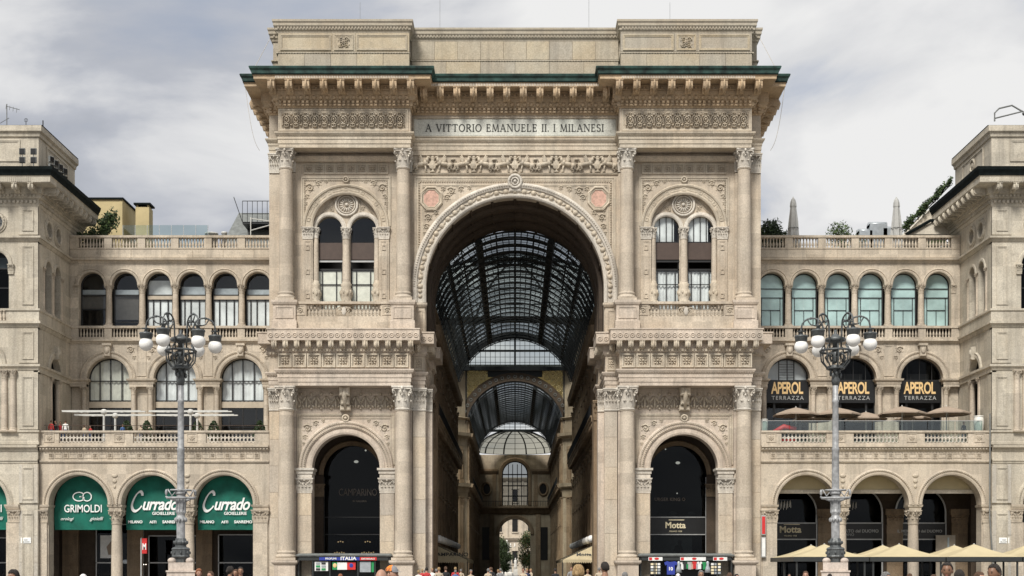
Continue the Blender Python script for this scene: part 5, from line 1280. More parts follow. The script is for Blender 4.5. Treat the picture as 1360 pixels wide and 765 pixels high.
# ------------------------------------------------------------------ corner pavilions
def pavilion(s):
    V = thing('corner_pavilion', 'grey beige corner pavilion with floodlights on its dark roof cornice, beside the green awnings' if s < 0 else 'grey beige corner pavilion with ivy climbing behind its roof cornice, beside the cafe wing', 'building', (s * 44.5, 0, 0))
    MX = Matrix.Scale(-1, 4, (1, 0, 0)) if s < 0 else None
    mb = lambda: MB(MX)
    X0, X1, YF, YB = 39.48, 52.0, -0.35, 10.5
    path = [(X0, YB), (X0, YF), (X1, YF), (X1, YB)]
    st = 'stone_pavilion'
    # front walls: one bay on axis 44.5 plus a second further out
    b = mb()
    b.arch_panel(X0, 49.5, 0, 11.4, 44.5, 2.5, 7.0, 0, YF, YF + 1.2, 28, back=True); b.box(49.5, X1, YF, YF + 1.2, 0, 11.4)
    b.arch_panel(X0, 49.5, 12.0, 21.7, 44.5, 1.9, 18.5, 12.9, YF, YF + 0.6, 28); b.box(49.5, X1, YF, YF + 0.6, 12.0, 21.7)
    b.arch_panel(X0, 44.5, 21.7, 28.9, 43.0, 1.12, 26.85, 23.2, YF, YF + 0.6, 22); b.arch_panel(44.5, 49.5, 21.7, 28.9, 46.0, 1.12, 26.85, 23.2, YF, YF + 0.6, 22); b.box(49.5, X1, YF, YF + 0.6, 21.7, 28.9)
    b.hole_panel(X0, 44.5, 28.9, 31.8, 43.0, 30.35, 0.62, YF, YF + 0.5); b.hole_panel(44.5, 49.5, 28.9, 31.8, 46.0, 30.35, 0.62, YF, YF + 0.5); b.box(49.5, X1, YF, YF + 0.5, 28.9, 31.8)
    b.build('front_wall', st, V)
    # side wall facing the arch: local x runs along depth (y), thickness towards the inside
    MS = (MX if MX is not None else Matrix.Identity(4)) @ Matrix(((0, 1, 0, X0), (1, 0, 0, 0), (0, 0, 1, 0), (0, 0, 0, 1)))
    b = MB(MS)
    b.arch_panel(YF + 0.02, 7.6, 12.0, 21.7, 3.75, 1.3, 18.4, 12.0, 0.0, 0.5, 22)
    b.arch_panel(YF + 0.02, 3.3, 21.7, 28.9, 2.15, 0.75, 26.9, 23.2, 0.0, 0.5, 18); b.arch_panel(3.3, 7.6, 21.7, 28.9, 4.4, 0.75, 26.9, 23.2, 0.0, 0.5, 18)
    b.hole_panel(YF + 0.02, 3.3, 28.9, 31.8, 2.15, 30.35, 0.62, 0.0, 0.45); b.hole_panel(3.3, 7.6, 28.9, 31.8, 4.4, 30.35, 0.62, 0.0, 0.45)
    b.box(7.6, YB, 0, 0.5, 12, 31.8); b.build('side_wall', st, V)
    # arch rings, ocular frames
    b = MB(MS)
    b.archivolt(3.75, 18.4, [(1.3, 0.1), (1.28, -0.08), (1.42, -0.14), (1.6, -0.12), (1.75, -0.16), (1.82, -0.04), (1.82, 0.02)], 24)
    b.bevbox(3.5, 4.0, -0.4, 0, 19.6, 20.7, 0.06); b.ball((3.75, -0.4, 20.2), 0.2, 0.14, 0.3, 8, 5)
    b.build('side_mouldings', st, V)
    for c in (2.15, 4.4):
        b = MB(MS); b.archivolt(c, 26.9, [(0.75, 0.15), (0.74, -0.05), (0.85, -0.1), (1.0, -0.08), (1.05, 0.02)], 18)
        b.build('window_archivolt', st, V); b = MB(MS); b.ring((c, -0.04, 30.35), 0.72, 0.12, 22, 6); b.ring((c, -0.02, 30.35), 0.9, 0.08, 22, 5); b.build('oculus_frame', st, V)
    b = mb()
    b.archivolt(44.5, 7.0, [(2.5, YF + 0.1), (2.48, YF - 0.08), (2.6, YF - 0.13), (2.7, YF - 0.13), (2.74, YF - 0.1), (2.9, YF - 0.16), (3.05, YF + 0.02)], 32); b.smooth = True; arch_beads(b, 44.5, 7.0, 2.82, YF - 0.14, 0.06, 0.16); b.smooth = False
    b.build('arcade_archivolt', st, V); b = mb(); b.archivolt(44.5, 18.5, [(1.9, YF + 0.1), (1.88, YF - 0.08), (2.1, YF - 0.13), (2.2, YF - 0.06), (2.4, YF - 0.16), (2.5, YF + 0.02)], 28)
    b.build('front_archivolt', st, V)
    for c in (43.0, 46.0):
        b = mb(); b.archivolt(c, 26.85, [(1.12, YF + 0.15), (1.1, YF - 0.06), (1.22, YF - 0.1), (1.4, YF - 0.1), (1.46, YF + 0.02)], 22)
        b.build('window_archivolt', st, V); b = mb(); b.ring((c, YF - 0.04, 30.35), 0.72, 0.12, 22, 6); b.ring((c, YF - 0.02, 30.35), 0.9, 0.08, 22, 5); b.build('oculus_frame', st, V)
    # corner pilasters with panels, both faces
    b = mb()
    for z0, z1 in ((0.0, 6.5), (7.1, 10.3), (13.2, 17.8), (18.7, 21.5), (23.2, 28.6), (29.3, 31.6)):
        b = mb(); b.box(X0 - 0.06, X0 + 1.55, YF - 0.12, YF + 0.02, z0, z1); panel_frame(b, X0 + 0.3, X0 + 1.25, z0 + 0.3, z1 - 0.25, YF - 0.12, 0.14, 0.07); b.build('corner_pilaster', st, V)
    for z0, z1 in ((13.2, 17.8), (18.7, 21.5), (23.2, 28.6), (29.3, 31.6)):
        b = MB(MS); b.box(YF - 0.1, YF + 1.0, -0.06, 0.02, z0, z1); b.build('corner_return', st, V)
    for z0, z1 in ((0.0, 2.2), (2.2, 4.4), (4.4, 6.5), (7.1, 10.3)):
        xs = sorted((s * (X0 - 0.04), s * (X0 + 0.32))); slab(V, xs[0], xs[1], YF - 0.15, z0, z1, 'stone_block_grey', d=0.06); xs = sorted((s * (X0 + 1.23), s * (X0 + 1.53))); slab(V, xs[0], xs[1], YF - 0.15, z0, z1, 'stone_block_grey', d=0.06)
    # string courses on front and side
    b = mb()
    for z, o_, h in ((10.5, 0.14, 0.2), (11.5, 0.3, 0.4), (18.2, 0.26, 0.4), (21.75, 0.3, 0.4), (28.85, 0.32, 0.32)):
        p2 = path[1:] if z < 12 else path
        b.moulding(p2, [(-0.2, z - 0.12), (0.05, z - 0.1), (o_ * 0.6, z + h * 0.4), (o_, z + h * 0.5), (o_, z + h), (-0.2, z + h + 0.05)])
    b.box(X0, X1, YF, YF + 1.0, 11.4, 12.0); b.build('string_course', st, V)
    b = mb(); p2 = [(X0 - 0.06, 0.4), (X0 - 0.06, YF - 0.06), (X1, YF - 0.06)]
    b.moulding(p2, [(-0.2, 11.95), (0.06, 11.95), (0.06, 12.15), (0.0, 12.2), (0.0, 12.9), (0.1, 12.98), (0.1, 13.14), (-0.2, 13.16)]); b.build('parapet_band', st, V); b = mb(); b.moulding([(X0, 7.4), (X0, YF), (X1, YF)], [(-0.2, 22.1), (0.14, 22.1), (0.14, 22.95), (0.24, 23.02), (0.24, 23.18), (-0.2, 23.2)]); b.build('parapet_band', st, V)
    # roof entablature
    b = mb(); b.moulding(path, [(-0.4, 31.6), (0.05, 31.62), (0.12, 31.8), (0.12, 32.2), (0.3, 32.3), (0.35, 32.55), (0.5, 32.6), (0.5, 33.1), (0.6, 33.15), (1.5, 33.2), (1.55, 33.25), (1.55, 33.7), (1.62, 33.75), (-0.4, 33.8)]); b.build('cornice', st, V)
    b = mb(); row_boxes(b, path, 0.1, 0.26, 31.9, 32.15, 0.2, 0.34); row_boxes(b, path, 0.3, 0.46, 32.36, 32.54, 0.16, 0.3); row_boxes(b, path, 1.52, 1.59, 33.3, 33.66, 0.08, 0.17); b.build('dentil_row', st, V, 'stuff')
    for i in range(9): put('modillion', MOD['stone_pavilion'], V, (s * (X0 + 0.1 + i * 1.33), YF - 0.5, 33.2), scale=(0.42, 0.98, 0.6), world=True)
    for i in range(9): put('modillion', MOD['stone_pavilion'], V, (s * (X0 - 0.5), YF + 0.25 + i * 1.22, 33.2), (0, 0, -s * PI / 2), (0.42, 0.98, 0.6), world=True)
    b = mb(); b.moulding(path, [(-0.4, 33.72), (1.6, 33.74), (1.66, 33.95), (1.8, 34.2), (1.84, 34.45), (-0.4, 34.6)]); b.build('dark_gutter', 'gutter_dark', V)
    PT = [(X0 - 0.02, 8.8), (X0 - 0.02, YF + 0.1), (X1, YF + 0.1), (X1, 8.8)]
    b = mb(); b.moulding(PT, [(-0.4, 34.4), (0.1, 34.4), (0.1, 35.0), (0.0, 35.05), (0.0, 37.4), (0.12, 37.45), (0.16, 37.7), (0.34, 37.85), (0.34, 38.3), (-0.4, 38.4)]); panel_frame(b, X0 + 1.5, X0 + 7, 35.4, 37.2, YF + 0.1, 0.2, 0.08)
    b.box(X0, X1, YF + 0.2, 8.7, 34.3, 38.25); b.build('attic', st, V)
    b = MB(MS); panel_frame(b, 1.6, 6.8, 35.4, 37.2, 0.0, 0.2, 0.1); b.smooth = True; b.ring((4.2, -0.06, 36.4), 0.5, 0.12, 16, 6); b.ball((4.2, -0.06, 36.4), 0.25, 0.1, 0.25, 8, 5); b.build('attic_side_panel', st, V)
    b = mb(); b.box(X0 - 0.3, X1, YF + 0.2, 8.9, 38.4, 38.46); b.build('attic_coping', 'gutter_dark', V)
    # windows
    for c in (43.0, 46.0):
        Y = YF + 0.62; f = mb(); f.archivolt(c, 26.85, [(1.18, Y + 0.1), (1.18, Y), (1.03, Y), (1.03, Y + 0.1)], 18, zleg=23.2); f.box(c - 1.1, c + 1.1, Y, Y + 0.1, 26.6, 26.7); f.box(c - 1.1, c + 1.1, Y, Y + 0.1, 25.0, 25.08); f.box(c - 0.04, c + 0.04, Y, Y + 0.1, 23.2, 26.6)
        fo = f.build('upper_window', 'frame_dark', V); b = mb(); b.add([(c - 1.1, Y + 0.05, 23.2), (c + 1.1, Y + 0.05, 23.2), (c + 1.1, Y + 0.05, 28), (c - 1.1, Y + 0.05, 28)], [(0, 1, 2, 3)]); b.build('pane', 'glass_dark', fo)
        if s < 0: b = mb(); b.box(c - 1.1, c + 1.1, Y + 0.2, Y + 0.22, 26.7, 27.6); b.build('blind', 'zinc', fo)
        f = mb(); f.ring((c, YF + 0.4, 30.35), 0.62, 0.05, 20, 5); f.box(c - 0.02, c + 0.02, YF + 0.38, YF + 0.42, 29.75, 30.95); f.box(c - 0.6, c + 0.6, YF + 0.38, YF + 0.42, 30.33, 30.37)
        fo = f.build('round_window', 'frame_dark', V); b = mb(); b.add([(c + 0.64 * math.cos(i * PI / 10), YF + 0.44, 30.35 + 0.64 * math.sin(i * PI / 10)) for i in range(20)], [tuple(range(20))]); b.build('pane', 'glass_window', fo)
        b = mb(); b.box(c - 0.7, c + 0.7, YF + 0.7, YF + 0.72, 29.6, 31.1); b.build('blind', 'curtain_white', fo)
    for c in (2.15, 4.4):
        b = MB(MS); b.ring((c, 0.3, 30.35), 0.6, 0.05, 18, 5); b.box(c - 0.02, c + 0.02, 0.28, 0.32, 29.75, 30.95); fo = b.build('round_window', 'frame_dark', V)
        b = MB(MS); b.add([(c + 0.64 * math.cos(i * PI / 10), 0.36, 30.35 + 0.64 * math.sin(i * PI / 10)) for i in range(20)], [tuple(range(20))]); b.build('pane', 'glass_window', fo)
        b = MB(MS); b.archivolt(c, 26.9, [(0.78, 0.62), (0.78, 0.52), (0.68, 0.52), (0.68, 0.62)], 14, zleg=23.2); b.box(c - 0.03, c + 0.03, 0.52, 0.6, 23.2, 27.5); fo = b.build('side_window', 'frame_dark', V)
        b = MB(MS); b.add([(c - 0.76, 0.58, 23.2), (c + 0.76, 0.58, 23.2), (c + 0.76, 0.58, 27.7), (c - 0.76, 0.58, 27.7)], [(0, 1, 2, 3)]); b.build('pane', 'glass_dark', fo)
    for y in (1.0, 3.27, 5.5): column(V, s * (X0 + 0.12), y, 23.2, 26.9, 0.22, 'stone_column', 'stone_wing', cap_h=0.62, base_h=0.25)
    for y in (2.75, 4.7): column(V, s * (X0 + 0.1), y, 12.0, 17.9, 0.24, 'stone_column', 'stone_wing', cap_h=0.68, base_h=0.3)
    b = MB(MS); b.box(YF, 7.5, -0.12, 0.35, 17.95, 18.35); b.ring((3.75, 0.7, 18.9), 0.45, 0.12, 16, 5); b.box(2.3, 5.2, 0.8, 0.9, 18.3, 20.0); b.build('side_screen', st, V); b = MB(MS); b.box(YF + 0.6, 7.5, 1.0, 1.1, 11, 31.5); b.build('side_room', 'interior_dark', V)
    for c in (43.0, 46.0):
        for q in (-1, 1): pilaster_cap(V, s * (c + q * 1.32), YF - 0.1, 26.05, 26.85, 0.42, st)
    for c in (42.2, 46.8): column(V, s * c, YF - 0.05, 13.0, 18.1, 0.26, 'stone_column', 'stone_wing', cap_h=0.72, base_h=0.3)
    for c in (41.5, 47.5): column(V, s * c, YF - 0.05, 13.0, 18.1, 0.26, 'stone_column', 'stone_wing', cap_h=0.72, base_h=0.3)
    for x in (X0 + 0.85, X0 + 1.95, 47.2): pilaster_cap(V, s * x, YF - 0.14, 5.5, 6.55, 0.9, 'stone_wing') if x > X0 + 1 else None
    b = mb(); b.box(41.0, 42.05, YF - 0.14, YF + 0.02, 0, 5.5); b.moulding([(41.0, YF - 0.14), (42.05, YF - 0.14), (42.05, YF + 1.2)], [(-0.1, 6.56), (0.02, 6.6), (0.12, 6.82), (0.14, 6.98), (-0.1, 7.0)]); b.build('arch_pilaster', 'stone_wing', V)
    b = mb(); b.box(42.4, 44.5 + 2.1, YF - 0.05, YF + 0.2, 22.1, 22.3); bo = b.build('window_balustrade', st, V)
    for c in (43.0, 46.0): balusters(bo, s * c - 0.95, s * c + 0.95, YF - 0.2, 22.15, 23.0, 7)
    # interior backs
    b = mb(); b.box(41, 49, YF + 2.2, YF + 2.3, 12, 31.5); b.box(X0 + 1.9, X0 + 2.0, YF + 0.7, 7.5, 12, 31.5); b.box(X0 + 0.5, X1, YF + 1.3, 8, 31.5, 31.7); b.build('rooms', 'interior_dark', V)
    b = mb(); b.box(X0 + 0.1, 52, 5.0, 5.1, 0, 12); b.box(X0 + 0.1, 52, YF + 1.2, 8, 11.3, 11.5); b.build('portico_back', 'stone_shaded', V)
    b = mb(); b.box(42.1, 46.9, 4.85, 4.95, 0, 9); b.build('shop_window', 'sign_black', V)
    # street plate
    b = mb(); b.bevbox(40.0, 40.85, YF - 0.16, YF - 0.11, 3.78, 4.25, 0.01); o = b.build('street_plate', 'paint_white', V)
    text('PIAZZA', o, s * 40.42, YF - 0.165, 4.03, 0.3, 'letter_dark'); text('DEL DUOMO', o, s * 40.42, YF - 0.165, 3.86, 0.62, 'letter_dark')
    if s > 0:
        b = MB(); b.tube([(39.6, -0.6, 0.2), (39.2, -0.55, 6), (39.25, -0.5, 12), (39.25, -0.5, 14.5)], 0.06, 6); b.build('drain_pipe', 'lead_grey', V)
    return V
VL, VR = pavilion(-1), pavilion(1)
# ------------------------------------------------------------------ the covered gallery behind the arch
GAL = thing('shopping_gallery', 'long dim shopping gallery under an iron and glass barrel vault', 'arcade', (0, 40, 0))
GX, GR, GZ, ZS = 7.85, 8.13, 24.37, 26.5
A0 = math.degrees(math.asin((ZS - GZ) / GR)); DIV = 12; DA = (180 - 2 * A0) / DIV
Y0, Y1, Y2, Y3, YE = 10.75, 65.0, 108.0, 165.0, 172.0
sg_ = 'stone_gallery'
def pilm(w, h):
    b = MB(); b.box(-w / 2, w / 2, -0.3, 0, 0, h); panel_frame(b, -w / 2 + 0.12, w / 2 - 0.12, 0.8, h - 0.5, -0.3, 0.1, 0.05); b.box(-w / 2 - 0.08, w / 2 + 0.08, -0.4, 0, 0, 0.6); return b.mesh('gallery_pilaster', sg_)
PL, PU, PT_ = pilm(0.9, 12.2), pilm(0.8, 6.0), pilm(0.7, 1.8)
def shopm():
    b = MB(); b.archivolt(0, 5.8, [(1.75, 0.1), (1.75, -0.12), (2.0, -0.2), (2.1, 0.0)], 18, zleg=0.0); b.box(-1.75, 1.75, -0.1, 0, 5.1, 5.5); return b.mesh('shop_arch', sg_)
def winm(w, h):
    b = MB(); b.box(-w / 2 - 0.18, -w / 2, -0.16, 0, 0, h); b.box(w / 2, w / 2 + 0.18, -0.16, 0, 0, h); b.box(-w / 2 - 0.25, w / 2 + 0.25, -0.3, 0, h, h + 0.25); b.box(-w / 2 - 0.25, w / 2 + 0.25, -0.26, 0, -0.2, 0)
    b.box(-0.04, 0.04, -0.05, 0, 0, h); b.box(-w / 2, w / 2, -0.05, 0, h * 0.6, h * 0.6 + 0.08); return b.mesh('window_surround', sg_)
def glm(w, z0, z1, mat='glass_dark'):
    b = MB(); b.box(-w / 2, w / 2, -0.02, 0.0, z0, z1); return b.mesh('gallery_pane', mat)
SHOP, SHOPG, WM, WMG, WN, WNG = shopm(), glm(3.4, 0, 7.4, 'sign_black'), winm(1.3, 3.0), glm(1.3, 0, 3.0, 'sign_black'), winm(1.2, 3.6), glm(1.2, 0, 3.6, 'sign_black')
def arm(ya, yb, nb, full):
    """side walls of one arm: pilasters, shop arches, windows, cornices"""
    for s in (-1, 1):
        rz = -s * PI / 2                      # modules face the middle of the gallery
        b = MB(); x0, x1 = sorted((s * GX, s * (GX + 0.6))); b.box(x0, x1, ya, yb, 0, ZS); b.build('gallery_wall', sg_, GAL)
        path = [(s * GX, ya), (s * GX, yb)] if s < 0 else [(s * GX, yb), (s * GX, ya)]
        b = MB()
        b.moulding(path, [(-0.2, 13.4), (0.1, 13.4), (0.1, 14.2), (0.35, 14.35), (0.35, 14.9), (0.9, 15.1), (0.9, 15.45), (1.0, 15.5), (1.0, 15.65), (-0.2, 15.7)])
        b.moulding(path, [(-0.2, 8.6), (0.15, 8.65), (0.3, 8.85), (0.3, 9.0), (-0.2, 9.05)])
        b.moulding(path, [(-0.2, 22.2), (0.1, 22.2), (0.15, 23.0), (0.4, 23.2), (0.9, 23.4), (0.9, 23.7), (1.0, 23.9), (-0.2, 24.0)])
        b.moulding(path, [(-0.2, 26.0), (0.1, 26.05), (0.35, 26.3), (0.35, 26.55), (-0.2, 26.6)])
        b.build('gallery_cornice', sg_, GAL)
        b = MB(); row_boxes(b, path, 0.35, 0.85, 14.75, 15.08, 0.25, 0.68); row_boxes(b, path, 0.3, 0.85, 23.05, 23.38, 0.25, 0.68); b.build('gallery_brackets', sg_, GAL, 'stuff')
        b = MB()
        b.tube([(s * (GX - 0.95), ya + 0.2, 16.7), (s * (GX - 0.95), yb - 0.2, 16.7)], 0.05, 4)
        for i in range(int((yb - ya) / 0.5)): b.tube([(s * (GX - 0.95), ya + 0.3 + i * 0.5, 15.65), (s * (GX - 0.95), ya + 0.3 + i * 0.5, 16.7)], 0.025, 3)
        b.build('balcony_railing', 'iron_black', GAL)
        st = (yb - ya) / nb
        for i in range(nb + 1):
            y = ya + i * st
            if i in (0, nb): y += 0.5 if i == 0 else -0.5
            o = put('gallery_pilaster', PL, GAL, (s * GX, y, 0), (0, 0, rz), world=True); put('capital', PCAP[sg_], o, (0, -0.3, 12.2), scale=(0.95, 1, 1.2))
            o = put('gallery_pilaster', PU, GAL, (s * GX, y, 15.7), (0, 0, rz), world=True); put('capital', PCAP[sg_], o, (0, -0.3, 5.5), scale=(0.85, 1, 1.0))
            put('gallery_pilaster', PT_, GAL, (s * GX, y, 24.0), (0, 0, rz), world=True)
            if i == nb: break
            ym = ya + (i + 0.5) * st
            o = put('shop_arch', SHOP, GAL, (s * GX, ym, 0), (0, 0, rz), world=True); put('pane', SHOPG, o, (0, -0.01, 0))
            for q in (-1, 1):
                for z, a_, c_ in ((9.5, WM, WMG), (16.6, WN, WNG)):
                    o = put('gallery_window', a_, GAL, (s * GX, ym + q * st * 0.2, z), (0, 0, rz), world=True); put('pane', c_, o, (0, -0.012, 0))
arm(Y0, Y1, 10, True); arm(Y2, YE, 9, False)
# vault
def ang(k): return R(A0 + DA * k)
def vault_pane_mesh(k, ln, mat):
    b = MB(); b.smooth = True
    vs = []
    for j in range(3):
        a = ang(k + j / 2); vs += [(GR * math.cos(a), 0, GZ + GR * math.sin(a)), (GR * math.cos(a), ln, GZ + GR * math.sin(a))]
    b.add(vs, [(0, 1, 3, 2), (2, 3, 5, 4)]); return b.mesh('vault_pane', mat)
def rib_mesh(d, w, lat):
    b = MB()
    a0, a1 = R(A0), R(180 - A0)
    b.archivolt(0, GZ, [(GR - 0.05, -w), (GR - 0.05, w), (GR - 0.17, w), (GR - 0.17, -w), (GR - 0.05, -w)], 36, a0=a0, a1=a1)
    b.archivolt(0, GZ, [(GR - d, -w), (GR - d, w), (GR - d - 0.1, w), (GR - d - 0.1, -w), (GR - d, -w)], 36, a0=a0, a1=a1)
    for i in range(lat + 1):
        a = a0 + (a1 - a0) * i / lat
        b.tube([((GR - 0.1) * math.cos(a), 0, GZ + (GR - 0.1) * math.sin(a)), ((GR - d) * math.cos(a), 0, GZ + (GR - d) * math.sin(a))], 0.05, 4)
    return b.mesh('vault_rib', 'iron_vault')
def vault(ya, yb, nb, objs):
    ln = (yb - ya) / nb
    V = MB(); V.box(-0.001, 0.001, ya, ya + 0.002, ZS, ZS + 0.001)
    rb = rib_mesh(0.55, 0.14, 36)
    for i in range(nb + 1): put('vault_rib', rb, GAL, (0, ya + i * ln, 0), world=True)
    if objs:
        ms = [vault_pane_mesh(k, ln, 'glass_vault') for k in range(DIV)]
        for i in range(nb):
            for k in range(DIV): put('vault_pane', ms[k], GAL, (0, ya + i * ln, 0), world=True)
    else:
        b = MB(); b.smooth = True
        for k in range(DIV * 2):
            a, c = ang(k / 2), ang(k / 2 + 0.5)
            b.add([(GR * math.cos(a), ya, GZ + GR * math.sin(a)), (GR * math.cos(a), yb, GZ + GR * math.sin(a)), (GR * math.cos(c), yb, GZ + GR * math.sin(c)), (GR * math.cos(c), ya, GZ + GR * math.sin(c))], [(0, 1, 2, 3)])
        b.build('vault_glazing', 'glass_vault', GAL, kind='stuff')
    for k in range(DIV + 1):
        a = ang(k); heavy = {4: 0.32, 8: 0.32, 2: 0.17, 10: 0.17, 6: 0.1}.get(k, 0.06)
        if k in (0, DIV): continue
        b = MB(); rr = GR - heavy * 0.7
        b.M = Matrix.Translation((rr * math.cos(a), 0, GZ + rr * math.sin(a))) @ Matrix.Rotation(-(a - PI / 2), 4, 'Y')
        b.box(-heavy, heavy, ya, yb, -heavy * 0.7, heavy * 0.7); b.build('purlin', 'iron_vault', GAL)
    # secondary sash bars and lattice on the flanks
    b = MB()
    for i in range(nb):
        for q in (0.5,):
            y = ya + (i + q) * ln
            pts = [((GR - 0.04) * math.cos(ang(k / 2)), y, GZ + (GR - 0.04) * math.sin(ang(k / 2))) for k in range(DIV * 2 + 1)]; b.tube(pts, 0.035, 3)
        for k in (0, 1, 2, 9, 10, 11):
            r_ = GR - 0.06; p = lambda kk, yy: (r_ * math.cos(ang(kk)), yy, GZ + r_ * math.sin(ang(kk)))
            for q in (0, 0.5):
                b.tube([p(k, ya + (i + q) * ln), p(k + 1, ya + (i + q + 0.5) * ln)], 0.035, 3); b.tube([p(k + 1, ya + (i + q) * ln), p(k, ya + (i + q + 0.5) * ln)], 0.035, 3)
    b.build('sash_bars', 'iron_vault', GAL)
vault(Y0, Y1, 20, True); vault(Y2, Y3, 20, False)
# lunette at the end of the first arm, looking into the domed crossing
ZB = 28.2
def lunette(y, zb, name, mat, ncol, rows):
    a0 = math.asin((zb - GZ) / GR); hw = GR * math.cos(a0)
    f = MB()
    f.archivolt(0, GZ, [(GR, y - 0.25), (GR - 0.45, y - 0.25), (GR - 0.45, y + 0.25), (GR, y + 0.25)], 32, a0=R(A0), a1=R(180 - A0))
    f.box(-GX, GX, y - 0.2, y + 0.2, zb - 0.35, zb + 0.15); f.box(-0.12, 0.12, y - 0.12, y + 0.12, zb, GZ + GR)
    for i in range(1, ncol):
        x = -hw + 2 * hw * i / ncol; zt = GZ + math.sqrt(max(0, GR * GR - x * x)) - 0.3
        if zt > zb: f.box(x - 0.03, x + 0.03, y - 0.05, y + 0.05, zb, zt)
    for k, t in rows:
        z = zb + k; x = math.sqrt(max(0, (GR - 0.3) ** 2 - (z - GZ) ** 2)); f.box(-x, x, y - 0.06, y + 0.06, z, z + t)
    fo = f.build(name, 'iron_vault', GAL)
    b = MB(); pts = [(hw * 1.0, zb)] + [(GR * math.cos(a0 + (PI - 2 * a0) * i / 24), GZ + GR * math.sin(a0 + (PI - 2 * a0) * i / 24)) for i in range(25)]
    b.add([(x, y + 0.02, z) for x, z in pts[1:]], [tuple(range(25))]); b.build('lunette_glazing', mat, fo)
lunette(Y1, ZB, 'lunette', 'glass_clear', 22, ((0.7, 0.04), (1.4, 0.04), (2.1, 0.28), (2.9, 0.04), (3.5, 0.04)))
lunette(Y3, 30.4, 'far_lunette', 'glass_clear', 10, ((0.6, 0.1), (1.2, 0.1)))
# roof gables outside the vault edges
b = MB(); b.archivolt(0, GZ, [(GR + 0.02, Y1), (GR + 0.5, Y1 - 0.1), (GR + 0.5, Y1 + 0.4), (GR + 0.02, Y1 + 0.4)], 32, a0=R(A0), a1=R(180 - A0)); b.build('gable_arch', 'iron_vault', GAL)
# crossing: diagonal walls, side arms, drum, dome
OC = (Y1 + Y2) / 2; OR_ = (Y2 - Y1) / 2
for s in (-1, 1):
    for (xa, ya), (xb, yb) in (((GX, Y1), (OR_, OC - GX)), ((OR_, OC + GX), (GX, Y2))):
        d = Vector((xb - xa, yb - ya)); L_ = d.length; d.normalize()
        path = [(s * xa, ya), (s * xb, yb)] if s < 0 else [(s * xb, yb), (s * xa, ya)]
        mx = Matrix.Translation((path[0][0], path[0][1], 0)) @ Matrix.Rotation(math.atan2(path[1][1] - path[0][1], path[1][0] - path[0][0]), 4, 'Z')
        mx = mx @ Matrix.Scale(1, 4)
        b = MB(mx); b.arch_panel(0, L_, 0, 34.5, L_ / 2, 3.4, 8.5, 0, 0.0, 0.8, 24, back=True); b.box(L_ / 2 - 3.6, L_ / 2 + 3.6, 1.0, 1.1, 0, 12.5); b.build('crossing_wall', 'stone_end', GAL)
        b = MB(); b.moulding(path, [(-0.1, 13.4), (0.1, 13.4), (0.35, 14.9), (0.9, 15.1), (1.0, 15.65), (-0.1, 15.7)]); b.moulding(path, [(-0.1, 22.2), (0.15, 23.0), (0.9, 23.4), (1.0, 23.9), (-0.1, 24.0)]); b.moulding(path, [(-0.1, 26.0), (0.5, 26.4), (-0.1, 26.6)]); b.build('crossing_cornice', 'stone_end', GAL)
        for t in (0.08, 0.92):
            p_ = (path[0][0] + (path[1][0] - path[0][0]) * t, path[0][1] + (path[1][1] - path[0][1]) * t)
            rz = math.atan2(path[1][1] - path[0][1], path[1][0] - path[0][0])
            o = put('gallery_pilaster', PL, GAL, (p_[0], p_[1], 0), (0, 0, rz), world=True); put('capital', PCAP[sg_], o, (0, -0.3, 12.2), scale=(0.95, 1, 1.2)); put('gallery_pilaster', PU, GAL, (p_[0], p_[1], 15.7), (0, 0, rz), world=True)
        b = MB(mx); b.ring((L_ / 2, -0.1, 26.8), 4.2, 0.3, 32, 5, sz=1.2); b.build('crossing_lunette_ring', sg_, GAL)
    for y in (OC - GX, OC + GX):
        x0, x1 = sorted((s * OR_, s * (OR_ + 30))); b = MB(); b.box(x0, x1, y - 0.4 if y < OC else y, y if y < OC else y + 0.4, 0, 26.5); b.build('side_arm_wall', sg_, GAL)
    x = s * (OR_ + 30); b = MB(); b.box(x - 0.3, x + 0.3, OC - 9, OC + 9, 0, 32); b.build('side_arm_end', sg_, GAL)
    b = MB(); b.smooth = True
    for k in range(DIV * 2):
        a, c = ang(k / 2), ang(k / 2 + 0.5); xA, xB = s * OR_, s * (OR_ + 30)
        b.add([(xA, OC + GR * math.cos(a), GZ + GR * math.sin(a)), (xB, OC + GR * math.cos(a), GZ + GR * math.sin(a)), (xB, OC + GR * math.cos(c), GZ + GR * math.sin(c)), (xA, OC + GR * math.cos(c), GZ + GR * math.sin(c))], [(0, 1, 2, 3)])
    b.build('side_arm_glazing', 'glass_vault', GAL)
oct_ = [(-GX, Y1), (GX, Y1), (OR_, OC - GX), (OR_, OC + GX), (GX, Y2), (-GX, Y2), (-OR_, OC + GX), (-OR_, OC - GX)]
b = MB(); DR, DZ = 20.0, 34.5; n = 32
for i in range(n):
    a0, a1 = 2 * PI * i / n, 2 * PI * (i + 1) / n
    def edge(a):
        return (24.5 * math.cos(a), OC + 24.5 * math.sin(a))
    b.add([(DR * math.cos(a0), OC + DR * math.sin(a0), DZ), (DR * math.cos(a1), OC + DR * math.sin(a1), DZ), (*edge(a1), DZ), (*edge(a0), DZ)], [(0, 1, 2, 3)])
b.build('dome_ring', 'iron_vault', GAL)
b = MB(); b.smooth = True; m_ = 8; H = 13.0
def dome(a, t, k=1.0): return (DR * k * math.cos(a) * math.cos(t), OC + DR * k * math.sin(a) * math.cos(t), DZ + H * k * math.sin(t))
vs, fs = [], []
for j in range(m_ + 1):
    for i in range(n): vs.append(dome(2 * PI * i / n, PI / 2 * j / m_))
for j in range(m_):
    for i in range(n): fs.append((j * n + i, j * n + (i + 1) % n, (j + 1) * n + (i + 1) % n, (j + 1) * n + i))
b.add(vs, fs); b.build('dome_glazing', 'glass_clear', GAL)
b = MB()
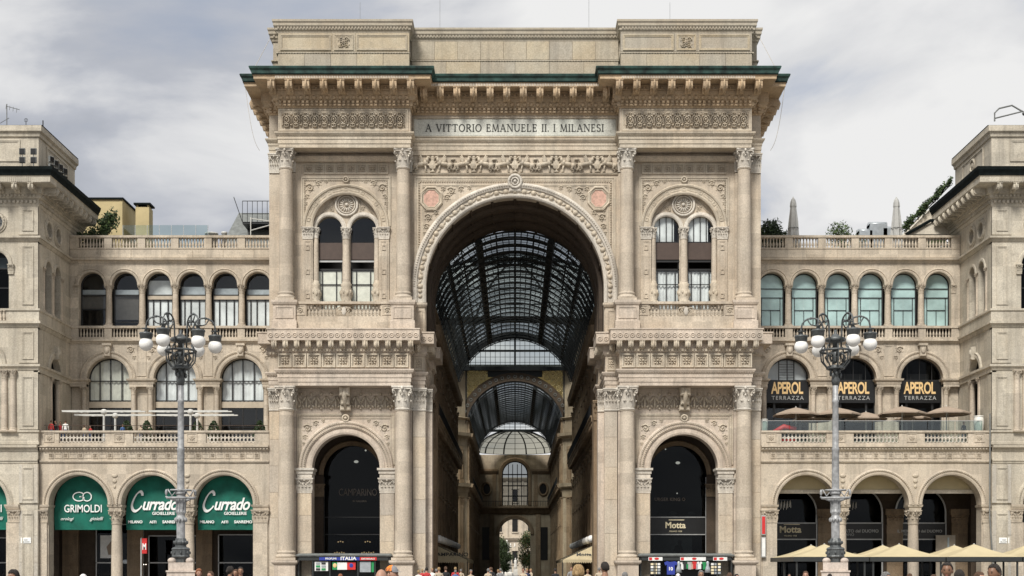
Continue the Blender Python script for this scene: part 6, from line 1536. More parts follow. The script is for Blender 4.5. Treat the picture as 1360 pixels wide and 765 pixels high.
for i in range(16): b.tube([dome(2 * PI * i / 16, PI / 2 * j / 8, 0.995) for j in range(9)], 0.16, 4)
for j in range(0, 8): b.tube([dome(2 * PI * i / 32, PI / 2 * j / 8, 0.995) for i in range(32)], 0.08, 3, True)
b.build('dome_ribs', 'iron_vault', GAL)
# gable of the second arm: studded arch, pierced star spandrels
b = MB(); b.archivolt(0, GZ, [(GR, Y2 + 0.3), (GR, Y2 - 0.3), (GR + 1.35, Y2 - 0.3), (GR + 1.35, Y2 + 0.3)], 40, a0=R(8), a1=R(172)); go = b.build('studded_arch', 'stone_shaded', GAL)
b = MB(); b.smooth = True
for i in range(23): a = R(14 + i * 152 / 22); b.ring(((GR + 0.7) * math.cos(a), Y2 - 0.32, GZ + (GR + 0.7) * math.sin(a)), 0.24, 0.08, 8, 4)
b.build('studs', 'lead_grey', go, 'stuff')
b = MB(); b.smooth = True
for s in (-1, 1):
    for i in range(9):
        for j in range(7):
            x, z = s * (3.4 + i * 0.95), 28.4 + j * 0.95
            if math.hypot(x, z - GZ) < GR + 1.75 or z > 34.6: continue
            b.ring((x, Y2, z), 0.42, 0.09, 10, 4); b.ring((x, Y2, z), 0.18, 0.06, 8, 4)
            for k in range(4): a = PI / 4 + k * PI / 2; b.tube([(x + 0.2 * math.cos(a), Y2, z + 0.2 * math.sin(a)), (x + 0.62 * math.cos(a), Y2, z + 0.62 * math.sin(a))], 0.06, 3)
b.build('star_lattice', 'star_gold', GAL, 'stuff')
for s in (-1, 1):
    b = MB(); b.poly([(s * 8.2, 34.3), (s * 3.0, 34.3)] + [(s * (GR + 1.4) * math.cos(R(a)), GZ + (GR + 1.4) * math.sin(R(a))) for a in (72, 64, 56, 48, 40, 32)], Y2 + 0.15, Y2 + 0.16); b.build('spandrel_glass', 'glass_gold', GAL); x0, x1 = sorted((s * 8.4, s * 21)); b = MB(); b.box(x0, x1, Y2 + 0.15, Y2 + 0.16, 26, 34.3); b.build('spandrel_glass', 'glass_gold', GAL)
b = MB()
for s in (-1, 1):
    b.box(s * 8.2 - 0.25, s * 8.2 + 0.25, Y2 - 0.3, Y2 + 0.3, 26, 34.6)
b.box(-21, 21, Y2 - 0.3, Y2 + 0.3, 34.3, 35.2); b.box(-4.5, 4.5, Y2 - 0.2, Y2 + 0.2, 33.2, 34.28); b.build('gable_frame', 'iron_vault', GAL)
# far end: fan dome, window wall and street arch
b = MB(); b.smooth = True; FZ, FH = 25.9, 4.6
def fan(a, t, k=1.0): return (GX * k * math.cos(a) * math.cos(t), Y3 + 0.2 + 6.5 * k * math.sin(a) * math.cos(t), FZ + FH * k * math.sin(t))
vs, fs = [], []; n = 20
for j in range(7):
    for i in range(n + 1): vs.append(fan(PI * i / n, PI / 2 * j / 6))
for j in range(6):
    for i in range(n): fs.append((j * (n + 1) + i, j * (n + 1) + i + 1, (j + 1) * (n + 1) + i + 1, (j + 1) * (n + 1) + i))
b.add(vs, fs); b.build('fan_glazing', 'glass_cream', GAL)
b = MB()
for i in range(0, 11): b.tube([fan(PI * i / 10, PI / 2 * j / 6, 0.99) for j in range(7)], 0.16 if i % 2 == 0 else 0.06, 4)
for j in range(0, 6): b.tube([fan(PI * i / n, PI / 2 * j / 6, 0.99) for i in range(n + 1)], 0.06, 3)
b.build('fan_ribs', 'iron_vault', GAL)
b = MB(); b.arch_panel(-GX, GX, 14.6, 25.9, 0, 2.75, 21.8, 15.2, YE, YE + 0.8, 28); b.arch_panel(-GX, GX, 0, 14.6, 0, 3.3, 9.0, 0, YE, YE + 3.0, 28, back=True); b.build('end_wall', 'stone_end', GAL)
b = MB(); b.archivolt(0, 21.8, [(2.75, YE + 0.1), (2.75, YE - 0.2), (3.3, YE - 0.3), (3.5, YE - 0.1), (3.5, YE)], 28, zleg=15.2); b.archivolt(0, 9.0, [(3.3, YE + 0.1), (3.3, YE - 0.2), (3.9, YE - 0.3), (4.1, YE)], 28)
b.moulding([(-GX, YE), (GX, YE)], [(-0.1, 13.2), (0.3, 13.4), (0.9, 14.2), (1.2, 14.5), (1.2, 14.8), (-0.1, 14.9)])
for s in (-1, 1):
    x0, x1 = sorted((s * 3.6, s * GX)); b.moulding([(x0, YE), (x1, YE)], [(-0.1, 21.8), (0.2, 21.9), (0.5, 22.4), (0.5, 22.8), (-0.1, 22.9)])
    b.box(s * 4.4 - 0.4, s * 4.4 + 0.4, YE - 0.25, YE, 14.9, 21.8); b.box(s * 4.9 - 0.5, s * 4.9 + 0.5, YE - 0.3, YE, 0, 13.2)
b.build('end_wall_mouldings', sg_, GAL)
for s in (-1, 1):
    b = MB(); b.smooth = True; b.ring((s * 6.0, YE - 0.05, 18.6), 0.95, 0.25, 18, 6, sz=1.4); o = b.build('oval_frame', sg_, GAL); b = MB(); b.lathe([(0.001, 0), (0.001, 0)], 3, (0, 0, -50)) if False else b.ball((s * 6.0, YE, 18.6), 0.9, 0.06, 1.25, 12, 6); b.build('pane', 'sign_black', o)
    b = MB(); b.box(s * 6.2 - 0.75, s * 6.2 + 0.75, YE - 0.1, YE + 0.1, 3.5, 10.5); b.build('side_opening', 'sign_black', GAL)
f = MB(); Y = YE + 0.5; f.archivolt(0, 21.8, [(2.8, Y + 0.1), (2.8, Y), (2.55, Y), (2.55, Y + 0.1)], 20, zleg=15.2)
for x in (-1.4, -0.5, 0.5, 1.4): f.box(x - 0.08, x + 0.08, Y, Y + 0.1, 15.2, 23.9)
for z in (17.0, 19.2, 21.6): f.box(-2.7, 2.7, Y, Y + 0.1, z, z + 0.25)
fo = f.build('end_window', 'iron_vault', GAL); b = MB(); b.add([(-2.7, Y + 0.05, 15.2), (2.7, Y + 0.05, 15.2), (2.7, Y + 0.05, 24.6), (-2.7, Y + 0.05, 24.6)], [(0, 1, 2, 3)]); b.build('pane', 'glass_dark', fo)
b = MB(); b.box(-GX, GX, YE - 1.2, YE - 1.15, 15.9, 16.0)
for i in range(32): b.tube([(-GX + 0.25 + i * 0.5, YE - 1.17, 14.9), (-GX + 0.25 + i * 0.5, YE - 1.17, 15.95)], 0.04, 3)
b.build('end_railing', 'iron_black', GAL)
# shop awnings inside the gallery with rows of lamp globes
def gallery_awning(s, ya, yb, label, word):
    T = thing('gallery_awning', label, 'awning', (s * 7.6, ya, 0))
    xw, xf = s * 7.5, s * 4.55; zt, zf = 3.9, 2.55
    b = MB(); b.add([(xw, ya + 1.8, zt), (xw, yb, zt), (xf, yb, zf), (xf, ya, zf), (xw, ya, zf)], [(0, 1, 2, 3), (0, 3, 4)])
    b.add([(xw, ya + 1.8, zt - 0.02), (xw, yb, zt - 0.02), (xf, yb, zf - 0.02), (xf, ya, zf - 0.02), (xw, ya, zf - 0.02)], [(3, 2, 1, 0), (4, 3, 0)]); co = b.build('canvas', 'canvas_gallery', T)
    b = MB(); n = 14
    for i in range(n):
        x0 = xw + (xf - xw) * i / n; x1 = xw + (xf - xw) * (i + 1) / n; xm = (x0 + x1) / 2
        b.poly([(x0, zf), (x1, zf), (x1, zf - 0.22), (xm, zf - 0.36), (x0, zf - 0.22)], ya - 0.01, ya)
    for i in range(int((yb - ya) / 0.5)):
        y0 = ya + i * 0.5; b.add([(xf, y0, zf), (xf, y0 + 0.5, zf), (xf, y0 + 0.5, zf - 0.22), (xf, y0 + 0.25, zf - 0.36), (xf, y0, zf - 0.22)], [(0, 1, 2, 3, 4)])
    b.build('scalloped_valance', 'canvas_gallery', T)
    me = text_mesh(word, 0.8, 'letter_dark', bold=0.02)
    put('lettering', me, T, (s * 6.2 if s < 0 else 6.6, ya + 0.45, zf + 0.32), (R(56), 0, 0), 0.75, world=True)
    b = MB(); b.tube([(xf, ya + 0.1, 0), (xf, ya + 0.1, zf)], 0.05, 5); b.tube([(xf, yb - 0.1, 0), (xf, yb - 0.1, zf)], 0.05, 5); b.tube([(xw, ya + 1.8, zt), (xf, ya, zf)], 0.04, 4); b.build('frame', 'iron_black', T)
    return T
gallery_awning(-1, 16.5, 36, 'tan scalloped gallery awning in front of the dark bar on the left wall of the passage' if False else 'tan scalloped awning inside the gallery opposite the one lettered Motta', 'CAMPARINO')
gallery_awning(1, 16.5, 36, 'tan scalloped awning lettered Motta inside the gallery', 'Motta')
gb = MB(); gb.smooth = True; gb.ball((0, 0, 0), 0.3, n=12, m=8); GB = gb.mesh('globe', 'globe_white')
for s in (-1, 1):
    R_ = thing('globe_lamp_row', 'row of white globe lamps on the gallery wall above the ' + ('awning facing Motta' if s < 0 else 'Motta awning'), 'lamps', (s * 7.3, 16, 0))
    b = MB(); b.tube([(s * 7.5, 15, 4.75), (s * 7.5, 58, 4.75)], 0.05, 4); b.build('rail', 'iron_black', R_)
    for i in range(9): put('globe', GB, R_, (s * 7.2, 15.5 + i * 5.2, 4.5), scale=1.2, world=True)
# ------------------------------------------------------------------ what shows through the far arch
FB = thing('far_palazzo', 'pale stone palazzo seen through the far gallery arch', 'building', (0, 245, 0))
b = MB(); b.box(-30, 30, 245, 255, 0, 26); b.build('wall', 'stone_wing', FB)
b = MB()
for z in (9.0, 16.5, 25.0): b.moulding([(-30, 245), (30, 245)], [(-0.1, z), (0.4, z + 0.2), (0.8, z + 0.8), (0.8, z + 1.0), (-0.1, z + 1.1)])
for i in range(-6, 7): b.box(i * 4.2 - 2.5, i * 4.2 - 1.9, 244.7, 245, 0, 25)
b.build('cornices', 'stone_wing', FB)
for i in range(-5, 6):
    for z in (3.0, 11.5, 19.5):
        f = MB(); x = i * 4.2; f.box(x - 0.9, x + 0.9, 244.75, 245.02, z - 0.3, z); f.box(x - 1.0, x + 1.0, 244.7, 245.02, z + 3.4, z + 3.8); f.box(x - 0.95, x - 0.75, 244.85, 245.02, z, z + 3.4); f.box(x + 0.75, x + 0.95, 244.85, 245.02, z, z + 3.4); fo = f.build('window', 'stone_wing', FB)
        b = MB(); b.box(x - 0.75, x + 0.75, 244.9, 244.98, z, z + 3.4); b.build('pane', 'sign_black', fo)
ST = thing('monument', 'white marble statue on a tall pedestal beyond the far gallery arch', 'statue', (-1.9, 200, 0))
b = MB(); b.lathe([(1.6, 0), (1.6, 0.6), (1.2, 0.8), (1.0, 4.2), (1.2, 4.5), (1.2, 4.8)], 8, (-1.9, 200, 0)); b.build('pedestal', 'statue_white', ST)
b = MB(); b.smooth = True; b.lathe([(0.62, 4.8), (0.6, 5.6), (0.5, 6.4), (0.55, 7.0), (0.5, 7.6), (0.16, 7.8)], 12, (-1.9, 200, 0), sy=0.75); b.ball((-1.9, 200, 8.1), 0.24, 0.26, 0.32); b.tube([(-1.05, 200, 7.5), (-1.15, 199.8, 6.9), (-0.8, 199.5, 6.7)], [0.17, 0.14, 0.1], 7); b.tube([(-0.15, 200, 7.5), (0.0, 199.8, 6.9), (-0.35, 199.5, 6.6)], [0.17, 0.14, 0.1], 7); b.build('robed_figure', 'statue_white', ST)
for i, (dx, dz) in enumerate(((2.0, 0), (-2.4, 0))):
    SF = thing('attendant_statue', 'small white attendant statue ' + ('right' if False else 'with arm raised' if i == 0 else 'with arms folded') + ' below the marble monument', 'statue', (-1.9 + dx, 197, 0))
    b = MB(); b.box(-1.9 + dx - 0.5, -1.9 + dx + 0.5, 196.5, 197.5, 0, 1.6); b.build('pedestal', 'statue_white', SF)
    b = MB(); b.smooth = True; b.lathe([(0.38, 1.6), (0.36, 2.2), (0.28, 2.8), (0.33, 3.2), (0.28, 3.6), (0.1, 3.75)], 10, (-1.9 + dx, 197, 0), sy=0.75); b.ball((-1.9 + dx, 197, 3.95), 0.15, 0.16, 0.2); b.tube([(-1.9 + dx + 0.28, 197, 3.5), (-1.9 + dx + (0.5 if i == 0 else 0.2), 196.8, 3.9 if i == 0 else 3.1)], [0.1, 0.06], 6); b.build('figure', 'statue_white', SF)
# ------------------------------------------------------------------ trees and plants
def foliage(mb, c, rx, ry, rz, n, size, rng, lobes=7):
    """leaf clumps scattered through lobes: uneven outline, gaps"""
    L_ = []
    for i in range(lobes):
        a = rng.uniform(0, 2 * PI); t = rng.uniform(-0.8, 1.0); q = rng.uniform(0.25, 0.75)
        L_.append(Vector((c[0] + rx * q * math.cos(a), c[1] + ry * q * math.sin(a), c[2] + rz * 0.7 * t)))
    for i in range(n):
        l = L_[i % lobes]; k = rng.uniform(0.3, 0.55)
        d = Vector((rng.gauss(0, 1), rng.gauss(0, 1), rng.gauss(0, 1))).normalized() * (rng.random() ** 0.4)
        p = l + Vector((d.x * rx * k, d.y * ry * k, d.z * rz * k))
        u = Vector((rng.gauss(0, 1), rng.gauss(0, 1), rng.gauss(0, 1))).normalized(); w = u.orthogonal().normalized()
        s1 = size * rng.uniform(0.6, 1.4); s2 = s1 * 0.45
        mb.cur = rng.choice((0, 0, 0, 1))
        mb.add([p - u * s1, p + w * s2, p + u * s1, p - w * s2], [(0, 1, 2, 3)])
    return L_
def tree(label, x, y, h, rx, rz, seed, mats=('leaf_mid', 'leaf_dark'), n=2600, size=0.22, name='leafy_tree', z0=0.0, group=None):
    T = thing(name, label, 'tree', (x, y, z0), group); rng = random.Random(seed)
    b = MB(); L_ = foliage(b, (0, 0, h - rz), rx, rx, rz, n, size, rng, 11); b.build('crown', list(mats), T, world=False)
    b = MB(); b.smooth = True; top = Vector((0, 0, h - rz * 1.1)); b.tube([(0, 0, 0), (0.08, 0, h * 0.2), tuple(top)], [0.035 * h, 0.028 * h, 0.018 * h], 8)
    for l in L_[:7]: b.tube([tuple(top * 0.8), tuple((top * 0.8 + l) / 2 + Vector((0, 0, 0.1 * h))), tuple(l)], [0.016 * h, 0.01 * h, 0.004 * h], 5)
    b.build('trunk', 'bark', T, world=False); return T
tree('dark green tree left of the monument beyond the far arch', -3.5, 186, 8.6, 2.7, 3.9, 3, n=4200)
tree('smaller dark tree beside the palazzo beyond the far arch', -2.6, 192, 5.6, 2.2, 2.5, 4, n=2400)
tree('yellowing autumn tree right of the monument beyond the far arch', 3.1, 188, 10.2, 2.7, 4.6, 5, ('leaf_mid', 'leaf_autumn'), n=4200)
# ------------------------------------------------------------------ lamp posts
def lamp(label, x, y, rz):
    T = thing('lamp_post', label, 'street lamp', (x, y, 0), 'ornate lamp posts on the square', rz)
    b = MB()
    for r_, z0, z1 in ((0.95, 0, 0.35), (0.8, 0.35, 0.6)): b.box(-r_, r_, -r_, r_, z0, z1)
    b.box(-0.56, 0.56, -0.56, 0.56, 0.6, 1.55); b.box(-0.6, 0.6, -0.6, 0.6, 1.55, 1.62); b.box(-0.5, 0.5, -0.5, 0.5, 1.62, 1.95)
    b.smooth = True
    for sx in (-1, 1):
        for sy in (-1, 1): b.ball((sx * 0.36, sy * 0.36, 2.02), 0.17, 0.17, 0.13, 10, 6)
    b.build('stone_plinth', 'granite_plinth', T, world=False)
    b = MB()
    b.lathe([(0.3, 1.95), (0.32, 2.12), (0.38, 2.16), (0.4, 2.2), (0.385, 2.24), (0.385, 2.46), (0.41, 2.5), (0.36, 2.56), (0.25, 2.6), (0.24, 2.66), (0.27, 2.7), (0.3, 2.78), (0.26, 2.84), (0.22, 2.95)], 8, a0=PI / 8); b.smooth = True
    for i in range(8): a = i * PI / 4; b.ball((0.37 * math.cos(a), 0.37 * math.sin(a), 2.35), 0.04, 0.06, 0.07, 6, 4); b.ball((0.27 * math.cos(a), 0.27 * math.sin(a), 2.78), 0.04, 0.04, 0.08, 6, 4)
    b.build('cast_base', 'lamp_dark', T, world=False)
    b = MB()
    b.lathe([(0.17, 2.95), (0.175, 3.7), (0.22, 3.75), (0.16, 3.9), (0.2, 4.05), (0.17, 4.15), (0.18, 4.7), (0.165, 4.8)], 14)
    for i in range(10): a = 2 * PI * i / 10; b.tube([(0.19 * math.cos(a), 0.19 * math.sin(a), 4.0), (0.19 * math.cos(a), 0.19 * math.sin(a), 4.6)], 0.022, 4); b.ball((0.21 * math.cos(a), 0.21 * math.sin(a), 3.72), 0.06, 0.06, 0.1, 6, 4)
    b.smooth = True
    b.lathe([(0.2, 4.75), (0.24, 4.85), (0.16, 4.92), (0.15, 5.1), (0.145, 6.6), (0.17, 6.65), (0.13, 6.72), (0.125, 8.6), (0.15, 8.64), (0.12, 8.7), (0.11, 10.0)], 14)
    b.build('pole', 'lamp_metal', T, world=False)
    b = MB(); b.smooth = True
    b.ring((0, 0, 4.62), 0.55, 0.05, 20, 5, axis='z', sz=0.55); b.ring((0, 0, 4.95), 0.42, 0.035, 18, 5, axis='z', sz=0.55)
    for sx in (-1, 1):
        b.tube([(sx * 0.15, 0, 4.5), (sx * 0.4, 0, 4.6), (sx * 0.62, 0, 4.68)], [0.06, 0.05, 0.03], 6)
        for q in (-1, 1): b.tube([(sx * 0.16, q * 0.1, 4.95), (sx * 0.36, q * 0.16, 4.7), (sx * 0.52, q * 0.12, 4.98)], 0.03, 5)
        b.ball((sx * 0.58, 0, 4.85), 0.06, 0.06, 0.14, 6, 5)
    b.build('ladder_bracket', 'lamp_metal', T, world=False)
    # basket and lantern head
    b = MB(); b.smooth = True
    b.lathe([(0.13, 9.3), (0.17, 9.5), (0.12, 9.9), (0.2, 10.0), (0.16, 10.05)], 10)
    for i in range(8):
        a = 2 * PI * i / 8 + 0.2; c_, s_ = math.cos(a), math.sin(a)
        b.tube([(0.12 * c_, 0.12 * s_, 9.98), (0.38 * c_, 0.38 * s_, 10.05), (0.58 * c_, 0.58 * s_, 10.3), (0.62 * c_, 0.62 * s_, 10.7), (0.5 * c_, 0.5 * s_, 10.95)], 0.034, 6)
        b.tube([(0.3 * c_, 0.3 * s_, 10.25), (0.42 * c_, 0.42 * s_, 10.45), (0.3 * c_, 0.3 * s_, 10.65), (0.2 * c_, 0.2 * s_, 10.5)], 0.04, 5)
    for z, r_ in ((10.0, 0.34), (10.72, 0.62)): b.ring((0, 0, z), r_, 0.05, 24, 5, axis='z')
    b.ball((0, 0, 10.05), 0.36, 0.36, 0.1, 14, 6); b.ball((0, 0, 10.5), 0.14, 0.14, 0.3, 10, 6)
    for i in range(9): a = 2 * PI * i / 9; b.ball((0.2 * math.cos(a), 0.2 * math.sin(a), 9.7 + 0.1 * (i % 3)), 0.06, 0.06, 0.12, 6, 4)
    b.build('basket', 'lamp_dark', T, world=False)
    b = MB(); b.smooth = True; b.lathe([(0.1, 10.5), (0.12, 11.05), (0.4, 11.12), (0.42, 11.18), (0.4, 11.26), (0.2, 11.32), (0.06, 11.46), (0.06, 11.6)], 16); b.build('crown_plate', 'lamp_dark', T, world=False)
    for i in range(6):
        a = i * PI / 3; c_, s_ = math.cos(a), math.sin(a); ox = 1.39
        P_ = lambda r_, z: (r_ * c_, r_ * s_, z)
        b = MB(); b.smooth = True
        pts = [P_(0.45, 10.9), P_(0.5, 11.4)]
        for k in range(9):
            t = PI * (1 - k / 8); pts.append(P_(0.95 + 0.42 * math.cos(t) * 1.03, 11.75 + 0.38 * math.sin(t)))
        pts += [P_(1.39, 11.62)]
        b.tube(pts, [0.036] * len(pts), 6)
        b.tube([P_(0.62, 11.95), P_(0.8, 11.8), P_(1.0, 11.86), P_(1.12, 12.05)], 0.03, 5); b.ball(P_(1.0, 12.12), 0.06, n=6, m=4)
        ao = b.build('arm', 'lamp_dark', T, world=False)
        b = MB(); b.smooth = True; b.lathe([(0.03, 11.7), (0.04, 11.62), (0.2, 11.6), (0.05, 11.56), (0.08, 11.5), (0.1, 11.44), (0.27, 11.42), (0.285, 11.36), (0.26, 11.34), (0.25, 11.2), (0.2, 11.16)][::-1], 16, (ox * c_, ox * s_, 0)); b.build('shade', 'lamp_dark', ao, world=False)
        b = MB(); b.smooth = True; b.ball((ox * c_, ox * s_, 10.96), 0.285, n=20, m=12); b.build('globe', 'globe_white', T, world=False)
    return T
LP = lamp('ornate grey lamp post with white globes, standing before the green Currado awnings', -13.87, -55, R(14))
LP2 = lamp('ornate grey lamp post with white globes, standing before the cream cafe canopies', 13.3, -55, R(-13.5))
# ------------------------------------------------------------------ green shop awnings
def nib(paths, w, thin, z=0.0, ang_=R(40)):
    """handwriting: smooth curves drawn with a slanted pen, as thin solid ribbons in the x-z plane"""
    b = MB()
    for pts in paths:
        P_ = [Vector(p) for p in pts]; S = []
        for i in range(len(P_) - 1):
            p0, p1, p2, p3 = P_[max(i - 1, 0)], P_[i], P_[i + 1], P_[min(i + 2, len(P_) - 1)]
            for k in range(6):
                t = k / 6; S.append(0.5 * ((2 * p1) + (p2 - p0) * t + (2 * p0 - 5 * p1 + 4 * p2 - p3) * t * t + (3 * p1 - p0 - 3 * p2 + p3) * t ** 3))
        S.append(P_[-1])
        vs, fs = [], []
        for i, p in enumerate(S):
            d = (S[min(i + 1, len(S) - 1)] - S[max(i - 1, 0)]); d = d.normalized() if d.length > 1e-6 else Vector((1, 0))
            n_ = Vector((-d.y, d.x)); ww = thin + (w - thin) * abs(math.sin(math.atan2(d.y, d.x) - ang_ + PI / 2 - PI / 2))
            for sgn in (-1, 1): q = p + n_ * ww * 0.5 * sgn; vs.append((q.x, -0.012, q.y))
        for i in range(len(S) - 1): fs.append((2 * i, 2 * i + 1, 2 * i + 3, 2 * i + 2))
        b.add(vs, fs)
    return b
def awning(label, s, ax, yf, brand):
    T = thing('shop_awning', label, 'awning', (s * ax, yf, 0), 'green roller awnings hung in the arcade arches')
    Y = 1.32 + (yf if yf < 0 else 0); zb, r_ = 4.98, 2.42
    x = s * ax
    b = MB(); n = 28; pts = [(x + r_, zb)] + [(x + r_ * math.cos(PI * i / n), 7.05 + r_ * math.sin(PI * i / n)) for i in range(n + 1)] + [(x - r_, zb)]
    # slightly bellied cloth: columns of quads
    vs, fs = [], []; cols = 24
    for i in range(cols + 1):
        xx = -r_ + 2 * r_ * i / cols; zt = 7.05 + math.sqrt(max(0, r_ * r_ - xx * xx))
        for j in range(9): t = j / 8; vs.append((x + xx, Y - 0.13 * math.sin(PI * t) + 0.02 * math.sin(i * 1.3 + j * 0.7) * (1 - t) - 0.03 * abs(math.sin(i * PI / 8)), zb + (zt - zb) * t))
    for i in range(cols):
        for j in range(8): fs.append((i * 9 + j, i * 9 + j + 1, i * 9 + 10 + j, i * 9 + 9 + j))
    b.smooth = True; b.add(vs, fs); co = b.build('cloth', 'awning_green', T)
    b = MB(); b.tube([(x - r_, Y, zb), (x + r_, Y, zb)], 0.05, 6); b.build('bottom_bar', 'awning_green', T)
    yt = Y - 0.215
    if brand == 'G':
        text('GRIMOLDI', T, x + 0.02, yt, 6.42, 3.15, 'paint_white', hscale=1.3, bold=0.012)
        text('orologi', T, x - 1.3, yt + 0.02, 5.75, 1.1, 'paint_white', shear=0.45, bold=0.0); text('gioielli', T, x + 1.15, yt + 0.02, 5.75, 1.15, 'paint_white', shear=0.45)
        p1 = [(0.9 * 0.55 * math.cos(t) - 0.34, 0.36 * math.sin(t)) for t in [R(40 + i * 28) for i in range(11)]] + [(0.05, -0.05), (-0.3, 0.0)]
        p2 = [(0.34 + 0.36 * math.cos(t), 0.36 * math.sin(t)) for t in [R(i * 30 + 180) for i in range(13)]] + [(-0.2, 0.02)]
        lo = nib([p1, p2], 0.085, 0.075); put('logo', lo.mesh('logo', 'paint_white'), T, (x + 0.02, yt, 7.72), world=True)
    else:
        C = [(1.13, 1.12), (1.12, 1.3), (0.95, 1.42), (0.62, 1.25), (0.28, 0.8), (0.12, 0.38), (0.22, 0.06), (0.5, -0.03), (0.85, 0.14), (1.08, 0.36)]
        def sh(p, dx): return [(x_ + dx + y_ * 0.3, y_) for x_, y_ in p]
        u_ = [(0.0, 0.5), (0.1, 0.62), (0.08, 0.3), (0.1, 0.05), (0.25, 0.03), (0.4, 0.25), (0.42, 0.6), (0.4, 0.2), (0.46, 0.03), (0.58, 0.15)]
        r__ = [(0.0, 0.15), (0.12, 0.55), (0.16, 0.66), (0.2, 0.54), (0.34, 0.56), (0.3, 0.2), (0.36, 0.03), (0.48, 0.15)]
        a_ = [(0.46, 0.52), (0.3, 0.62), (0.1, 0.42), (0.06, 0.12), (0.2, 0.02), (0.38, 0.25), (0.46, 0.6), (0.44, 0.2), (0.5, 0.03), (0.62, 0.15)]
        d_ = [(0.46, 0.52), (0.3, 0.62), (0.1, 0.42), (0.06, 0.12), (0.2, 0.02), (0.4, 0.3), (0.5, 0.9), (0.52, 1.22), (0.46, 0.5), (0.46, 0.12), (0.54, 0.03), (0.64, 0.15)]
        o_ = [(0.3, 0.62), (0.1, 0.45), (0.05, 0.15), (0.2, 0.01), (0.4, 0.15), (0.44, 0.45), (0.3, 0.62), (0.42, 0.5), (0.6, 0.6)]
        b2 = nib([C], 0.26, 0.1); text('urrado', T, x + 0.5, yt, 6.62, 3.0, 'paint_white', shear=0.35, bold=0.022, space=0.93, hscale=1.25)
        put('logo', b2.mesh('logo', 'paint_white'), T, (x - 2.0, yt, 6.55), scale=(0.86, 1, 1.12), world=True)
        text('GIOIELLERIE', T, x + 0.75, yt, 6.2, 1.9, 'paint_white', bold=0.02)
        text('MILANO', T, x - 1.62, yt + 0.03, 5.5, 1.2, 'paint_white', bold=0.03); text('ASTI', T, x - 0.15, yt + 0.03, 5.5, 0.58, 'paint_white', bold=0.03); text('SANREMO', T, x + 1.4, yt + 0.03, 5.5, 1.5, 'paint_white', bold=0.03)
    return T
awning('green arched awning lettered Grimoldi, in the wing arch next to the corner pavilion', -1, 36.24, 0.0, 'G')
awning('green arched awning lettered Currado, in the middle arch behind the lamp post', -1, 30.22, 0.0, 'C')
awning('green arched awning lettered Currado, in the arch next to the triumphal arch', -1, 24.2, 0.0, 'C')
awning('green awning lettered Grimoldi in the ground arch of the corner pavilion', -1, 44.5, -0.35, 'G')
# shopfronts of the left arcade
def shopfront(label, s, x, y, w, h, kind, z0=0.0):
    T = thing('shopfront', label, 'shop window', (s * x, y, 0)); xx = s * x
    b = MB(); f = 0.09
    for a in (-w / 2, w / 2 - f): b.box(xx + a, xx + a + f, y - 0.1, y + 0.04, z0, h)
    b.box(xx - w / 2, xx + w / 2, y - 0.1, y + 0.04, h - f, h)
    if kind != 'sign': b.box(xx - w / 2, xx + w / 2, y - 0.1, y + 0.04, 2.15, 2.25)
    b.build('frame', 'frame_alu', T)
    b = MB(); b.box(xx - w / 2, xx + w / 2, y - 0.03, y - 0.01, z0, h); b.build('pane', 'glass_dark', T)
    b = MB(); b.box(xx - w / 2, xx + w / 2, y + 0.02, y + 0.05, z0, h); b.build('dark_interior', 'interior_dark', T)
    return T
t = shopfront('dark jewellery window with pale poster under the Grimoldi awning', -1, 34.6, 6.1, 4.2, 5.6, 'a')
b = MB(); b.box(-36.3, -34.6, 6.0, 6.03, 2.6, 4.6); po = b.build('poster', 'paper_white', t); b = MB(); b.poly([(-35.6, 2.9), (-35.1, 2.9), (-34.95, 3.6), (-35.35, 4.1), (-35.75, 3.6)], 5.98, 5.995); b.build('poster_print', 'canvas_brown', po)
b = MB(); b.ball((-34.1, 6.0, 2.3), 0.3, 0.05, 0.2); b.build('lit_display', 'zinc', t)
b = MB()
for i in range(4): b.ball((-32.9 + i * 0.2, 6.0, 2.05), 0.04, n=5, m=4)
b.build('spot_lights', 'lamp_glow_white', t)
shopfront('dark glazed shopfront behind the lamp post base under the Currado awning', -1, 29.6, 6.1, 5.0, 4.6, 'b')
t = shopfront('dark glazed shopfront beside the triumphal arch under the Currado awning', -1, 23.8, 6.1, 4.4, 4.7, 'c')
text('Currado', t, -23.6, 5.98, 5.1, 1.7, 'canvas_brown', shear=0.3)
t = shopfront('dark shop window with white emblem under the pavilion awning', -1, 43.6, 4.8, 3.8, 4.4, 'd')
text('+', t, -42.75, 4.68, 3.6, 0.5, 'paint_white', bold=0.03); text('jewellery', t, -42.75, 4.68, 3.25, 0.7, 'paint_white') if False else None
# metro sign
T = thing('metro_sign', 'red metro sign with white M on a slim grey post', 'sign', (-30.6, -1.5, 0))
x, _ = U(192, 745, 2.0)
T.location = (x, 2.0, 0); ORI[T] = Vector((x, 2.0, 0))
b = MB(); b.tube([(x - 0.28, 2.0, 0), (x - 0.28, 2.0, 4.3)], 0.07, 8); b.build('post', 'frame_alu', T)
b = MB(); b.bevbox(x - 0.2, x + 0.22, 1.9, 2.1, 2.95, 4.25, 0.02); b.build('panel', 'sign_red', T); text('M', T, x + 0.01, 1.88, 3.3, 0.3, 'paint_white', bold=0.03, hscale=1.7)
